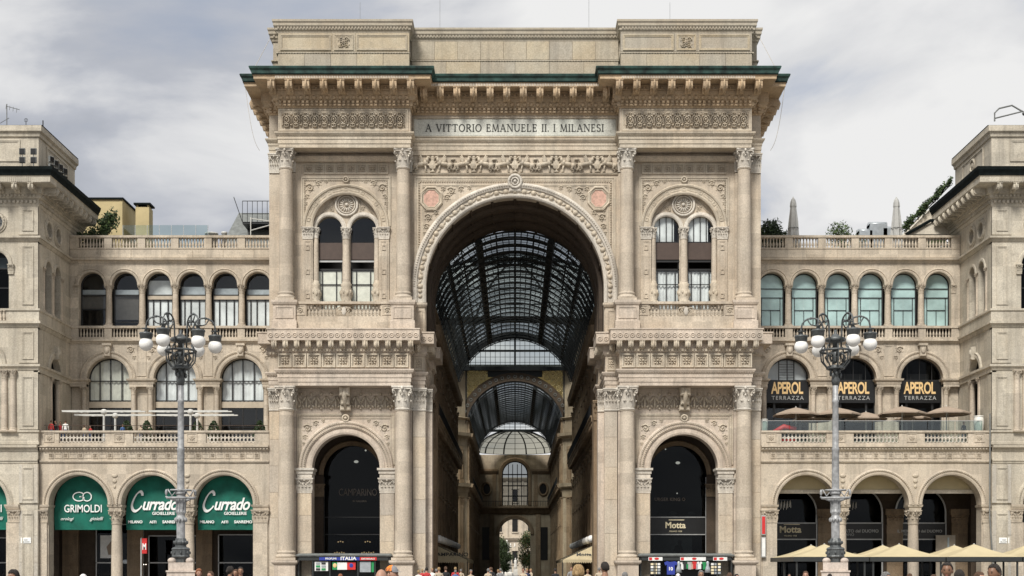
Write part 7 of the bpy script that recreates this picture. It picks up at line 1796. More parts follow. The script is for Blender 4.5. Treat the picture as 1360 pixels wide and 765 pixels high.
# shopfronts of the right arcade
def glass_arch(label, ax, big, small, w=2.2, kind=0):
    T = thing('cafe_window', label, 'shop window', (ax, 6.0, 0))
    b = MB(); b.archivolt(ax, 6.6, [(2.25, 6.1), (2.25, 5.95), (2.12, 5.95), (2.12, 6.1)], 24, zleg=0); b.box(ax - 2.2, ax + 2.2, 5.95, 6.1, 5.62, 5.72); b.box(ax - 2.2, ax + 2.2, 5.95, 6.1, 4.2, 4.3); b.build('frame', 'frame_alu', T)
    b = MB(); b.arch_panel(ax - 2.2, ax + 2.2, 0, 0.01, ax, 0.001, 0.0, 0, 6, 6.01, 2) if False else b.poly([(ax - 2.2, 0), (ax + 2.2, 0)] + [(ax + 2.2 * math.cos(PI * i / 20), 6.6 + 2.2 * math.sin(PI * i / 20)) for i in range(21)], 6.03, 6.05); b.build('pane', 'glass_dark', T)
    b = MB(); b.poly([(ax - 2.24, 0), (ax + 2.24, 0)] + [(ax + 2.24 * math.cos(PI * i / 20), 6.6 + 2.24 * math.sin(PI * i / 20)) for i in range(21)], 6.12, 6.19); b.build('dark_interior', 'interior_dark', T)
    b = MB(); b.box(ax - 2.15, ax + 2.15, 5.93, 6.02, 4.3, 5.62); so_ = b.build('sign_band', 'sign_black', T)
    if big == 'Motta':
        text('Motta', so_, ax - 0.1, 5.91, 4.85, 1.9, 'sign_cream', bold=0.03); text('MILANO 1928', so_, ax - 0.1, 5.91, 4.5, 1.1, 'sign_cream'); b = MB(); b.box(ax - 0.7, ax + 0.7, 5.9, 5.91, 5.52, 5.58); b.build('letter_bar', 'sign_cream', so_)
    else: text(big, so_, ax - 0.1, 5.91, 4.85, 3.9, 'canvas_grey', bold=0.02); text(small, so_, ax - 0.9, 5.91, 4.55, 1.2, 'canvas_grey')
    # scratched hand-drawn letters high in the glass
    rr = random.Random(int(ax)); st = []
    for i in range(6 if kind < 2 else 3): x = ax - 1.5 + i * 0.26; st.append([(x, 6.9 + rr.uniform(-0.1, 0.3)), (x + 0.08, 7.4 + rr.uniform(0, 0.3)), (x + 0.12, 7.0)])
    b = nib(st, 0.07, 0.05); put('window_lettering', b.mesh('window_lettering', 'paint_white' if kind == 0 else 'canvas_grey'), T, (0, 5.92, 0), world=True)
    return T
glass_arch('dark arched cafe window with Motta sign in the right arcade', 24.2, 'Motta', '', kind=0)
t = glass_arch('dark arched cafe window with Mercato del Duomo sign and small clock', 29.95, 'MERCATO del DUOMO', 'MILANO', kind=1)
b = MB(); b.smooth = True; b.ball((29.7, 5.9, 2.75), 0.33, 0.05, 0.33, 16, 8); b.build('clock_face', 'sign_cream', t)
glass_arch('dark arched cafe window with Il Mercato del Duomo sign beside the pavilion', 35.5, 'IL MERCATO del DUOMO', 'MILANO', kind=2)
for i, ax in enumerate(AXG):
    T = thing('roller_awning', 'rolled beige awning cassette across the top of the ' + ('first', 'middle', 'last')[i] + ' cafe arch', 'awning', (ax, 1.5, 8.6))
    b = MB(); b.box(ax - 2.45, ax + 2.45, 1.3, 1.6, 8.0, 8.3); b.build('front_bar', 'stone_far', T); b = MB(); b.add([(ax - 2.4, 1.45, 8.25), (ax + 2.4, 1.45, 8.25), (ax + 2.4, 1.5, 9.6), (ax - 2.4, 1.5, 9.6)], [(0, 1, 2, 3)]); b.build('cloth', 'canvas_cream', T)
T = thing('lit_doorway', 'pale lit shop doorway behind the last cafe canopy', 'doorway', (37.6, 5.6, 0)); b = MB(); b.box(36.7, 38.4, 5.55, 5.62, 0, 4.6); b.build('door_panel', 'transom_beige', T); b = MB(); b.box(37.7, 37.85, 5.5, 5.54, 1.0, 4.4); b.build('green_sign', 'blind_teal', T)
# wall notice boxes on the arch flank
T = thing('wall_notice', 'pair of slim red and white notice boxes on the pier beside the cafe arch', 'sign', (20.7, -0.3, 2.6))
x, z0 = U(1014, 714, -0.3)
b = MB(); b.bevbox(x - 0.2, x + 0.18, -0.42, -0.2, 2.6, 4.3, 0.03); b.bevbox(x - 0.2, x + 0.18, -0.42, -0.2, 4.45, 6.1, 0.03); b.build('box', 'frame_alu', T); b = MB(); b.box(x - 0.14, x + 0.12, -0.43, -0.41, 4.55, 6.0); b.build('red_notice', 'sign_red', T); b = MB(); b.box(x - 0.14, x + 0.12, -0.43, -0.41, 2.7, 4.2); b.build('white_notice', 'paper_white', T)
# ------------------------------------------------------------------ cafe canopies
def canopy(label, x, y, w=5.62, d=4.5):
    T = thing('cafe_canopy', label, 'canopy', (x, y, 0), 'cream pyramid canopies of the square cafe')
    b = MB(); zt, ze = 3.55, 2.55; hw, hd = w / 2 - 0.02, d / 2 - 0.02
    vs, fs = [], []
    for (ax, ay), (bx, by) in (((-hw, -hd), (hw, -hd)), ((hw, -hd), (hw, hd)), ((hw, hd), (-hw, hd)), ((-hw, hd), (-hw, -hd))):
        k = len(vs); n = 8
        for i in range(n + 1):
            t = i / n
            vs.append((ax * (1 - t), ay * (1 - t), 0)); q = (ax + (0 - ax) * t, ay + (0 - ay) * t, ze + (zt - ze) * (t - 0.10 * math.sin(PI * t)))
            vs[-1] = q; vs.append((bx + (0 - bx) * t, by + (0 - by) * t, q[2]))
        for i in range(n): fs.append((k + 2 * i, k + 2 * i + 1, k + 2 * i + 3, k + 2 * i + 2))
    b.add(vs, fs); b.build('canvas', 'canvas_cream', T, world=False)
    b = MB(); b.moulding([(-hw, hd), (-hw, -hd), (hw, -hd), (hw, hd)], [(-0.06, 2.22), (0.0, 2.22), (0.0, 2.56), (-0.06, 2.56), (-0.06, 2.22)], closed=True); b.build('dark_valance', 'kiosk_grey', T, world=False)
    for sx in (-1, 1):
        b = MB(); b.box(sx * hw * 0.9 - 0.06, sx * hw * 0.9 + 0.06, -hd * 0.93, -hd * 0.93 + 0.12, 0, 2.4); b.build('post', 'kiosk_grey', T, world=False)
    b = MB(); b.smooth = True; b.lathe([(0.06, 3.5), (0.07, 3.56), (0.03, 3.6)], 8); b.build('finial', 'frame_alu', T, world=False)
ci = ('nearest the lamp post', 'between the lamp post and the pavilion', 'before the corner pavilion', 'running past the corner pavilion')
for r_ in (0, 1):
    for i in range(4):
        canopy('cream pyramid canopy of the ' + ('front' if r_ == 0 else 'back') + ' row ' + ci[i], 23.4 + i * 5.66, -9.75 + r_ * 4.5)
# ------------------------------------------------------------------ kiosks
def kiosk(s):
    xa = s * BC
    T = thing('souvenir_kiosk', 'dark souvenir kiosk with ' + ('blue ITALIA sign and flag prints' if s < 0 else 'hanging shirts and scarves') + ' between the column pedestals', 'kiosk', (xa, -1.2, 0))
    w = 3.8
    b = MB(); b.box(xa - w, xa + w, 0.0, 0.1, 0, 2.7); b.box(xa - w, xa - w + 0.14, -1.35, 0, 0, 2.7); b.box(xa + w - 0.14, xa + w, -1.35, 0, 0, 2.7)
    for x in (-2.55, -1.15, 1.15, 2.55): b.box(xa + x - 0.05, xa + x + 0.05, -1.35, -1.2, 0, 2.35)
    b.box(xa - w, xa + w, -1.32, -1.2, 0, 0.8); b.build('body', 'kiosk_grey', T)
    b = MB(); b.moulding([(xa - w, 0.1), (xa - w, -1.4), (xa + w, -1.4), (xa + w, 0.1)], [(-0.8, 2.68), (0.0, 2.66), (0.12, 2.7), (0.16, 2.8), (0.0, 2.86), (-0.8, 2.95)]); b.box(xa - w, xa + w, -1.0, 0.1, 2.68, 2.94); b.build('roof', 'slate', T)
    b = MB(); b.box(xa - w + 0.15, xa + w - 0.15, -1.42, -1.36, 2.36, 2.64); fo = b.build('fascia', 'kiosk_grey', T)
    if s < 0:
        b = MB(); b.box(xa - 2.0, xa + 1.3, -1.46, -1.43, 2.37, 2.63); o = b.build('blue_sign', 'sign_blue', fo); text('ITALIA', o, xa + 0.4, -1.48, 2.4, 1.3, 'paint_white', bold=0.03, hscale=0.85); text('THE MALL', o, xa - 1.0, -1.48, 2.43, 0.9, 'paint_white', bold=0.02) if False else text('PROFUMI', o, xa - 1.05, -1.48, 2.43, 0.9, 'paint_white', bold=0.02)
        b = MB(); b.box(xa + 1.32, xa + 2.7, -1.46, -1.43, 2.37, 2.63); o = b.build('red_sign', 'sign_red', fo); text('IDEE REGALO', o, xa + 2.0, -1.48, 2.43, 1.1, 'paint_white', bold=0.02)
        its = ((-2.4, -1.3, 'paper_white', 1.5, 2.25), (-0.95, -0.55, 'flag_green', 1.6, 2.2), (-0.55, 0.25, 'paper_white', 1.6, 2.2), (0.25, 0.95, 'sign_red', 1.6, 2.2), (1.3, 2.2, 'zinc', 1.4, 2.25), (2.25, 2.45, 'flag_green', 1.4, 2.25))
        for k, (a, c, m_, z0, z1) in enumerate(its):
            b = MB(); b.box(xa + a, xa + c, -1.3, -1.27, z0, z1); o = b.build('print', m_, T)
            if k in (1, 3): b = MB(); b.ball((xa + (a + c) / 2, -1.31, 1.95), 0.16, 0.02, 0.18, 10, 6); b.build('crest', 'sign_gold' if k == 1 else 'sign_blue', o)
            if k == 0:
                for r_ in range(3):
                    for q in range(2): b = MB(); b.box(xa - 2.3 + q * 0.45, xa - 1.95 + q * 0.45, -1.33, -1.305, 1.55 + r_ * 0.24, 1.72 + r_ * 0.24); b.build('postcard', ('kiosk_grey', 'flag_green', 'zinc')[(r_ + q) % 3], o)
    else:
        for a, c, m1 in ((-3.1, -1.95, 'sign_red'), (-0.5, 1.6, 'paper_white'), (2.2, 3.35, 'paper_white')):
            b = MB(); b.box(xa + a, xa + c, -1.46, -1.43, 2.34, 2.64); o = b.build('sign', 'paper_white', fo); b = MB(); b.box(xa + a + 0.05, xa + a + 0.3, -1.475, -1.465, 2.38, 2.6); b.ball((xa + (a + c) / 2 + 0.1, -1.47, 2.5), 0.2, 0.02, 0.1, 8, 5); b.build('sign_print', 'sign_red', o)
        tee = [(-0.5, 0.9), (-0.28, 1.0), (-0.1, 0.95), (0.1, 0.95), (0.28, 1.0), (0.5, 0.9), (0.42, 0.68), (0.3, 0.74), (0.3, 0.0), (-0.3, 0.0), (-0.3, 0.74), (-0.42, 0.68)]
        b = MB(); b.poly([(x * 1.1, z * 1.1) for x, z in tee], 0, 0.04); o = put('shirt', b.mesh('shirt', 'sign_blue'), T, (xa - 1.25, -1.38, 1.2), world=True); text('10', o, xa - 1.25, -1.4, 1.55, 0.32, 'paint_white', bold=0.03)
        rr = random.Random(5)
        cl = ['paper_white', 'kiosk_grey', 'flag_green', 'canvas_grey', 'medallion_pink', 'sign_red', 'zinc', 'paper_white', 'iron_black', 'flag_green']
        for i, m_ in enumerate(cl):
            b = MB(); b.poly([(x * 0.42, z * 0.62) for x, z in tee], 0, 0.05); put('shirt', b.mesh('shirt', m_), T, (xa - 0.3 + i * 0.2, -1.36 - 0.03 * (i % 2), 1.62 + 0.03 * (i % 3)), (0, 0, rr.uniform(-0.2, 0.2)), world=True)
        for x in (-0.62, 1.75):
            b = MB(); b.smooth = True; b.lathe([(0.28, 0), (0.2, 0.35), (0.11, 0.6), (0.13, 0.85), (0.06, 0.95)], 12, sy=0.5); put('dress', b.mesh('dress', 'zinc'), T, (xa + x, -1.5, 1.35), world=True)
        for x0, x1 in ((-2.95, -2.1), (2.0, 2.9)):
            b = MB(); b.box(xa + x0, xa + x1, -1.3, -1.27, 1.2, 2.2); o = b.build('display_board', 'kiosk_grey', T)
            for r_ in range(4):
                for q in range(3): b = MB(); b.box(xa + x0 + 0.05 + q * 0.28, xa + x0 + 0.27 + q * 0.28, -1.33, -1.305, 1.25 + r_ * 0.24, 1.42 + r_ * 0.24); b.build('postcard', rr.choice(('sign_cream', 'zinc', 'paper_white')), o)
        b = MB(); b.tube([(xa - 0.6, -1.35, 2.22), (xa + 1.8, -1.35, 2.22)], 0.025, 5); b.build('rail', 'frame_alu', T)
for s in (-1, 1): kiosk(s)
# ------------------------------------------------------------------ right terrace: open umbrellas, glass screen, pots
def umbrella(label, x, y, w, zt, z0=12.4, mat='canvas_brown'):
    T = thing('terrace_umbrella', label, 'umbrella', (x, y, z0), 'open brown umbrellas on the cafe terrace')
    b = MB(); n = 8; h = zt - z0
    for k in range(n):
        a0, a1 = 2 * PI * k / n + PI / 8, 2 * PI * (k + 1) / n + PI / 8
        r_ = w / 2
        p = [(r_ * t * math.cos(a), r_ * t * math.sin(a), h - 0.62 * t ** 1.25) for t in (0, 0.5, 1) for a in (a0, a1)]
        b.add(p, [(0, 2, 3), (2, 4, 5, 3)]); b.add([p[4], p[5], (p[5][0], p[5][1], p[5][2] - 0.12), (p[4][0], p[4][1], p[4][2] - 0.12)], [(0, 1, 2, 3)])
    b.build('canopy', mat, T, world=False)
    b = MB(); b.tube([(0, 0, 0), (0, 0, h + 0.08)], 0.045, 6)
    b.build('pole', 'metal_white', T, world=False)
    for k in range(8):
        a = 2 * PI * k / 8 + PI / 8; b = MB(); b.tube([(0, 0, h - 0.08), (w / 2 * math.cos(a), w / 2 * math.sin(a), h - 0.68)], 0.02, 4); b.build('rib', 'metal_white', T, world=False)
    b = MB(); b.smooth = True; b.lathe([(0.4, 0), (0.4, 0.12), (0.06, 0.16)], 12); b.build('base', 'kiosk_grey', T, world=False)
uspec = [(1057, 541, 2.0, 3.9, 'beside the triumphal arch'), (1078, 548, 4.6, 3.4, 'tucked behind the one beside the triumphal arch'), (1112, 541, 2.2, 4.0, 'behind the lamp post'), (1150, 547, 4.0, 3.6, 'set back under the middle Aperol sign'), (1198, 539.5, 2.0, 4.0, 'before the last Aperol sign'), (1212, 547, 4.8, 3.2, 'set back under the last Aperol sign'), (1257, 539.5, 2.2, 4.0, 'next to the white urn')]
for px, py, y, w, l in uspec:
    x, z = U(px, py, y); umbrella('brown terrace umbrella ' + l, x, y, w, z)
T = thing('terrace_screen', 'clear glass wind screen behind the parapet of the cafe terrace', 'glass screen', (30, 0.5, 12))
for i in range(8): xa = 20.6 + i * 2.3; b = MB(); b.box(xa + 0.02, xa + 2.26, 0.48, 0.5, 12.0, 14.0); b.build('pane', 'glass_rail', T)
b = MB(); b.box(20.6, 38.9, 0.47, 0.51, 14.0, 14.04); b.build('top_rail', 'frame_alu', T)
def urn_pot(label, x, y, z0, sc=1.0, mat='pot_white'):
    T = thing('terrace_urn', label, 'urn', (x, y, z0)); b = MB(); b.smooth = True
    b.lathe([(0.36, 0), (0.38, 0.06), (0.34, 0.1), (0.36, 0.9), (0.48, 1.2), (0.52, 1.7), (0.46, 2.1), (0.4, 2.12), (0.38, 2.0)], 16); b.build('body', mat, T, world=False); T.scale = (sc * 0.6, sc * 0.6, sc * 0.85)
    b = MB(); b.smooth = True; b.ring((0, 0, 2.1), 0.46, 0.05, 18, 5, axis='z'); b.build('rim', mat, T, world=False)
x, z = U(1300, 575, 0.9); urn_pot('tall white urn at the pavilion end of the cafe terrace', x, 0.9, 12.0, 1.35)
x, z = U(1014, 570, 0.9); urn_pot('tall white urn at the arch end of the cafe terrace', x, 0.9, 12.0, 1.2)
# low tables and a red sofa back glimpsed behind the glass
T = thing('terrace_sofa', 'red curved sofa behind the glass of the cafe terrace', 'sofa', (22.9, 1.5, 12)); b = MB(); b.smooth = True; b.tube([(21.6, 1.6, 13.0), (22.6, 1.4, 13.6), (23.6, 1.5, 13.4)], 0.25, 8); b.build('backrest', 'sign_red', T); b = MB(); b.box(21.6, 23.6, 1.6, 2.4, 12, 12.6); b.build('seat', 'sign_red', T)
for i, (px, l) in enumerate(((1092, 'under the lamp post umbrella'), (1200, 'before the last Aperol sign'), (1242, 'near the white urn'))):
    x, z = U(px, 570, 1.6); T = thing('cafe_table', 'small pale cafe table ' + l, 'table', (x, 1.6, 12)); b = MB(); b.smooth = True; b.lathe([(0.45, 1.0), (0.47, 1.03), (0.45, 1.06)], 16); b.build('table_top', 'pot_white', T, world=False); b = MB(); b.tube([(0, 0, 0), (0, 0, 1.0)], 0.04, 6); b.build('leg', 'iron_black', T, world=False)
# ------------------------------------------------------------------ left terrace: folding awning frames, rail, clipped shrubs
for i, (px, y, l) in enumerate(((138, 1.6, 'beside the corner pavilion'), (253, 1.6, 'behind the lamp post'), (153, 4.2, 'set back behind the pavilion end of the parapet'), (262, 4.2, 'set back behind the lamp post'))):
    x, z = U(px, 549 - (2 if y < 3 else -3), y)
    T = thing('folding_awning', 'white two sided folding awning frame ' + l, 'awning', (x, y, 12), 'white folding awnings on the terrace'); h = z - 12
    b = MB(); b.tube([(0, 0, 0), (0, 0, h)], 0.09, 8); b.build('post', 'metal_white', T, world=False)
    b = MB(); b.smooth = True; b.ball((0, 0, h), 0.28, 0.24, 0.24, 12, 8); b.build('hub', 'metal_white', T, world=False)
    for q in (-1, 1):
        b = MB(); b.box(min(0, q * 3.5), max(0, q * 3.5), -0.1, 0.1, h - 0.02, h + 0.07); b.box(min(0, q * 3.3), max(0, q * 3.3), -0.75, -0.69, h, h + 0.05); b.tube([(0, 0, h), (q * 1.7, -0.7, h - 0.12), (q * 3.3, 0, h)], 0.03, 5); b.build('folding_arm', 'metal_white', T, world=False)
T = thing('terrace_rail', 'thin dark red handrail along the left terrace parapet', 'railing', (-30, 0.4, 13)); b = MB(); b.tube([(-39.2, 0.35, 13.6), (-20.6, 0.35, 13.6)], 0.025, 5); b.build('rail', 'wood_panel', T)
for i in range(10): b = MB(); x = -39.0 + i * 2.0; b.tube([(x, 0.35, 13.1), (x, 0.35, 13.6)], 0.025, 5); b.build('baluster_post', 'iron_black', T)
for i, px in enumerate((168, 195, 262, 284, 345)):
    x, z = U(px, 570, 5.8); T = thing('clipped_shrub', 'clipped dark shrub in a pot ' + ('under the first terrace window', 'between the first and middle windows', 'behind the lamp post', 'between the middle and last windows', 'beside the triumphal arch')[i], 'shrub', (x, 5.8, 12)); rng = random.Random(i)
    b = MB()
    for k in range(420):
        t = rng.random(); a = rng.uniform(0, 2 * PI); r_ = 0.55 * math.sin(PI * (0.15 + 0.8 * t)) * rng.uniform(0.75, 1.05); p = Vector((r_ * math.cos(a), r_ * math.sin(a), 0.7 + 1.9 * t)); u = Vector((rng.gauss(0, 1), rng.gauss(0, 1), rng.gauss(0, 1))).normalized(); w = u.orthogonal(); b.add([p - u * 0.1, p + w * 0.06, p + u * 0.1, p - w * 0.06], [(0, 1, 2, 3)])
    b.build('foliage', 'leaf_dark', T, world=False); b = MB(); b.tube([(0, 0, 0.6), (0, 0, 2.2)], [0.25, 0.1], 6); b.build('stem', 'bark', T, world=False); b = MB(); b.smooth = True; b.lathe([(0.3, 0), (0.42, 0.7), (0.45, 0.75), (0.36, 0.75)], 12); b.build('pot', 'terracotta_pot', T, world=False)
# ------------------------------------------------------------------ left roof: penthouse, chimney, glass rail, steel stair frame, ducts
xa, _ = U(125, 300, 14); xb, _ = U(162.5, 300, 14)
T = thing('roof_penthouse', 'yellow plastered rooftop penthouse with dark flat roof above the left wing', 'penthouse', ((xa + xb) / 2, 16, 29.6))
zt = U(0, 265, 14)[1]; b = MB(); b.box(xa - 4, xb, 14, 22, 29.6, zt); b.build('wall', 'plaster_yellow', T); b = MB(); b.box(xa - 4.1, xb + 0.12, 13.85, 22.1, zt, zt + 0.16); b.build('roof', 'gutter_dark', T)
xa, zt = U(180, 275, 15); xb, _ = U(198, 275, 15)
T = thing('roof_chimney', 'square yellow chimney with dark cap beside the penthouse', 'chimney', ((xa + xb) / 2, 15.6, 29.6)); b = MB(); b.box(xa, xb, 15, 16.3, 29.6, zt); b.build('stack', 'plaster_yellow', T); b = MB(); b.box(xa - 0.15, xb + 0.15, 14.85, 16.45, zt + 0.22, zt + 0.38); b.build('cap', 'gutter_dark', T); b = MB()
for x in (xa + 0.08, xb - 0.2): b.box(x, x + 0.12, 15.05, 16.2, zt, zt + 0.22)
b.build('cap_leg', 'plaster_yellow', T)
T = thing('roof_glass_rail', 'clear glass balustrade on the left roof terrace', 'railing', (-30, 9, 31))
x0, z0 = U(163, 312, 9.0); x1, z1 = U(276, 299, 9.0); n = 7
for i in range(n): a = x0 + (x1 - x0) * i / n; b = MB(); b.box(a + 0.03, a + (x1 - x0) / n - 0.03, 9.0, 9.03, 30.4, z1); b.build('pane', 'glass_rail', T)
b = MB()
for i in range(n + 1): a = x0 + (x1 - x0) * i / n; b.box(a - 0.02, a + 0.02, 9.04, 9.08, 30.0, z1)
b.build('clamps', 'frame_alu', T)
T = thing('roof_slab', 'grey mossy sloping roof edge beside the triumphal arch', 'roof', (-23, 14, 29.6)); x0, zt = U(288, 299, 13); b = MB(); b.add([(x0, 12, 30.2), (-20.5, 12, 30.2), (-20.5, 17, zt + 2.2), (x0 + 1.2, 17, zt + 2.2), (x0, 17, 29.6), (-20.5, 17, 29.6)], [(0, 1, 2, 3), (0, 3, 4), (2, 5, 4, 3)]); b.build('slope', 'slate', T)
T = thing('steel_platform', 'black steel rooftop platform with railings beside the triumphal arch', 'platform', (-21.5, 13, 31)); x0, zt = U(322, 267, 13); _, zb = U(0, 295, 13); b = MB()
for x in [x0 + i * (abs(x0) - 20.7) / 10 for i in range(11)]: b.tube([(x, 13, zb), (x, 13, zt)], 0.03, 4)
for z in (zt, (zt + zb) / 2 - 0.2, zb): b.tube([(x0, 13, z), (-20.6, 13, z)], 0.04, 4)
b.tube([(x0 - 0.6, 12, zt + 0.1), (x0, 13, zb)], 0.04, 4); b.build('railing', 'iron_black', T); b = MB(); b.box(x0, -20.6, 13, 15.5, zb - 0.15, zb); b.build('deck', 'iron_black', T); b = MB(); x2, z2 = U(333, 312, 10); b.tube([(x2, 10, 29.6), (x2, 10, z2 + 1.6)], 0.05, 5); b.tube([(x2, 10, z2 + 1.5), (-20.6, 10.5, z2 + 1.1)], 0.05, 5); b.tube([(x2, 10, z2 + 0.4), (-20.6, 10.5, z2 + 1.5)], 0.05, 5); b.build('white_brace', 'metal_white', T)
for px, w, h, l in ((281, 0.55, 1.1, 'wide white roof vent drum'), (298, 0.25, 1.2, 'slim white roof vent pipe beside the vent drum')):
    x, z = U(px, 310, 10); T = thing('roof_vent', l, 'vent', (x, 10, 29.6)); b = MB(); b.smooth = True; b.lathe([(w, 0), (w, h + 1.2), (w * 1.12, h + 1.22), (w * 1.12, h + 1.35), (0.05, h + 1.4)], 14); b.build('drum', 'metal_white', T, world=False); b = MB(); b.box(-w * 1.3, w * 1.3, -w * 1.3, w * 1.3, 0, 0.15); b.build('base', 'lead_grey', T, world=False)
def shrub(label, x, y, z0, rx, rz, seed, n=1400, size=0.14, mats=('leaf_dark', 'leaf_mid'), name='roof_shrub', cat='shrub'):
    T = thing(name, label, cat, (x, y, z0)); rng = random.Random(seed); b = MB(); L_ = foliage(b, (0, 0, rz), rx, rx * 0.6, rz, n, size, rng, 8); b.build('foliage', list(mats), T, world=False)
    b = MB()
    for l in L_[:6]: b.tube([(0, 0, 0), tuple(l * 0.5), tuple(l)], [0.06, 0.04, 0.015], 5)
    b.build('stems', 'bark', T, world=False)
x, z = U(131, 312, 8.6); shrub('dark bush hanging beside the left pavilion cornice', x + 0.2, 8.8, 29.8, 1.4, 2.3, 21, 2600)
x, z = U(112, 312, 9.3); shrub('darker ivy clump under the left pavilion cornice', x, 9.4, 29.8, 0.9, 1.1, 22, 900)
# ------------------------------------------------------------------ right roof
def parasol_closed(label, px, y):
    x, zt = U(px, 263, y); T = thing('closed_parasol', label, 'parasol', (x, y, 29.6)); h = zt - 29.6
    b = MB(); n = 14; rows = [(0.0, 0.08), (0.03, 0.2), (0.08, 0.29), (0.14, 0.33), (0.16, 0.29), (0.4, 0.43), (0.7, 0.58), (0.82, 0.62)]
    vs, fs = [], []
    for t, r_ in rows:
        for i in range(n): a = 2 * PI * i / n; k = r_ * (1.0 if i % 2 else 0.84 - 0.3 * max(0, t - 0.15)) * (1 + 0.06 * math.sin(i * 2.3 + t * 7)); vs.append((k * math.cos(a), k * math.sin(a), h * (1 - t)))
    for j in range(len(rows) - 1):
        for i in range(n): fs.append((j * n + i, j * n + (i + 1) % n, (j + 1) * n + (i + 1) % n, (j + 1) * n + i))
    fs.append(tuple(range(n))); b.add(vs, fs); b.build('furled_canvas', 'canvas_grey', T, world=False); b = MB(); b.smooth = True; b.ring((0, 0, h * 0.5), 0.47, 0.03, 16, 5, axis='z'); b.build('strap', 'lead_grey', T, world=False); b = MB(); b.tube([(0, 0, 0), (0, 0, h + 0.1)], 0.05, 6); b.build('pole', 'metal_white', T, world=False); b = MB(); b.smooth = True; b.lathe([(0.5, 0), (0.5, 0.1), (0.05, 0.14)], 12); b.build('base', 'kiosk_grey', T, world=False)
parasol_closed('furled grey parasol on the roof terrace, next to the dark hedge by the arch', 1053.5, 9.5); parasol_closed('furled grey parasol on the roof terrace, next to the metal air ducts', 1190.5, 9.5)
x, z = U(1024, 312, 10.5); shrub('dark leafy hedge on the right roof against the arch', x, 10.5, 29.8, 2.1, 2.1, 31, 3200, 0.16)
x, z = U(1125, 312, 12); shrub('small tree on the right roof between the two parasols', x, 12, 29.9, 1.7, 2.3, 33, 1200, 0.14, ('leaf_mid', 'leaf_dark'))
for px, w, zt_, l in ((1167, 1.6, 294, 'rounded metal air duct on the right roof'), (1150, 1.2, 303, 'low metal air handling box beside the rounded duct'), (1180, 0.9, 300, 'pale metal box between the duct and the furled parasol')):
    x, zt = U(px, zt_, 12); T = thing('roof_air_unit', l, 'air unit', (x, 12, 29.6)); b = MB(); b.box(x - w / 2, x + w / 2, 12, 13.2, 29.6, zt - 0.2); b.build('casing', 'zinc', T); b = MB(); b.smooth = True; b.M = Matrix.Translation((x, 12.6, zt - 0.25)) @ Matrix.Rotation(R(90), 4, 'Y'); b.lathe([(0.3, -w / 2), (0.32, 0), (0.3, w / 2)], 14, sy=1.9); b.build('hood', 'zinc', T)
T = thing('roof_dormer', 'pale stone roof dormer with dark coping beside the right pavilion', 'dormer', (36, 10, 29.6))
b = MB(); pts = [U(1204, 311, 10), U(1268, 311, 10), U(1262, 295, 10), U(1238, 295, 10)]; b.poly(pts, 10, 16); b.build('wall', 'stone_far', T); b = MB(); p0, p1, p2 = U(1204, 311, 9.9), U(1236, 293, 9.9), U(1266, 293, 9.9); b.tube([(p0[0], 9.9, p0[1]), (p1[0], 9.9, p1[1]), (p2[0], 9.9, p2[1])], 0.16, 5); b.build('coping', 'gutter_dark', T)
T = thing('roof_ramp_wall', 'pale sloping wall on the right roof below the ivy', 'wall', (37, 13, 29.6)); q = [U(1203, 311, 12.5), U(1252, 311, 12.5), U(1252, 262, 12.5)]; b = MB(); b.poly(q, 12.5, 20); b.build('wall', 'stone_far', T)
T = thing('ivy', 'long trail of ivy climbing the sloping roof wall by the right pavilion', 'ivy', (37, 12.5, 31)); rng = random.Random(8); b = MB()
for i in range(2600):
    t = rng.random(); px = 1202 + t * 62; py = 305 - t * 62 - 4 + (3.2 + 2 * math.sin(t * 19) + 1.5 * math.sin(t * 47)) * rng.gauss(0, 0.7); x, z = U(px, py, 12.3); p = Vector((x, 12.3 + rng.uniform(-0.4, 1.0), z)); u = Vector((rng.gauss(0, 1), rng.gauss(0, 1), rng.gauss(0, 1))).normalized(); w = u.orthogonal(); b.cur = rng.choice((0, 0, 1)); b.add([p - u * 0.13, p + w * 0.08, p + u * 0.13, p - w * 0.08], [(0, 1, 2, 3)])
b.build('leaves', ['leaf_dark', 'leaf_mid'], T); b = MB(); a, c = U(1204, 306, 12.3), U(1262, 246, 12.3); b.tube([(a[0], 12.3, a[1]), (c[0], 12.3, c[1])], 0.05, 5); b.build('stem', 'bark', T)
x, z = U(1255, 312, 8.8); shrub('low green plant behind the right roof balustrade beside the pavilion', x, 8.8, 29.8, 1.6, 0.7, 35, 700, 0.12, ('leaf_mid', 'leaf_dark'))
# floodlights and antennas on the left pavilion
def flood(label, x, y, z, rz):
    T = thing('floodlight', label, 'floodlight', (x, y, z), 'floodlights on the left pavilion cornice', rz); b = MB(); b.bevbox(-0.24, 0.24, -0.1, 0.08, 0.25, 0.75, 0.04); b.build('housing', 'lead_grey', T, world=False); b = MB(); b.box(-0.19, 0.19, -0.12, -0.1, 0.3, 0.7); b.build('lens', 'sign_black', T, world=False); b = MB(); b.tube([(0, 0, 0), (0, 0, 0.3)], 0.04, 5); b.build('bracket', 'lead_grey', T, world=False)
for px, l in ((29.5, 'outer'), (44.5, 'inner')):
    for k in range(2): x, z = U(px, 219 - k * 11.5, -1.2); flood('small square floodlight, ' + ('lower' if k == 0 else 'upper') + ' of the ' + l + ' pair facing the square', x, -1.2, z - 0.1, 0)
for i in range(4):
    for k in range(2): flood('small square floodlight on the pavilion side, ' + ('lower' if k == 0 else 'upper') + ' of pair ' + ('beside the corner', 'second from the corner', 'third from the corner', 'furthest from the corner')[i], -38.6, 0.3 + i * 1.1, 34.6 + k * 0.65, R(60))
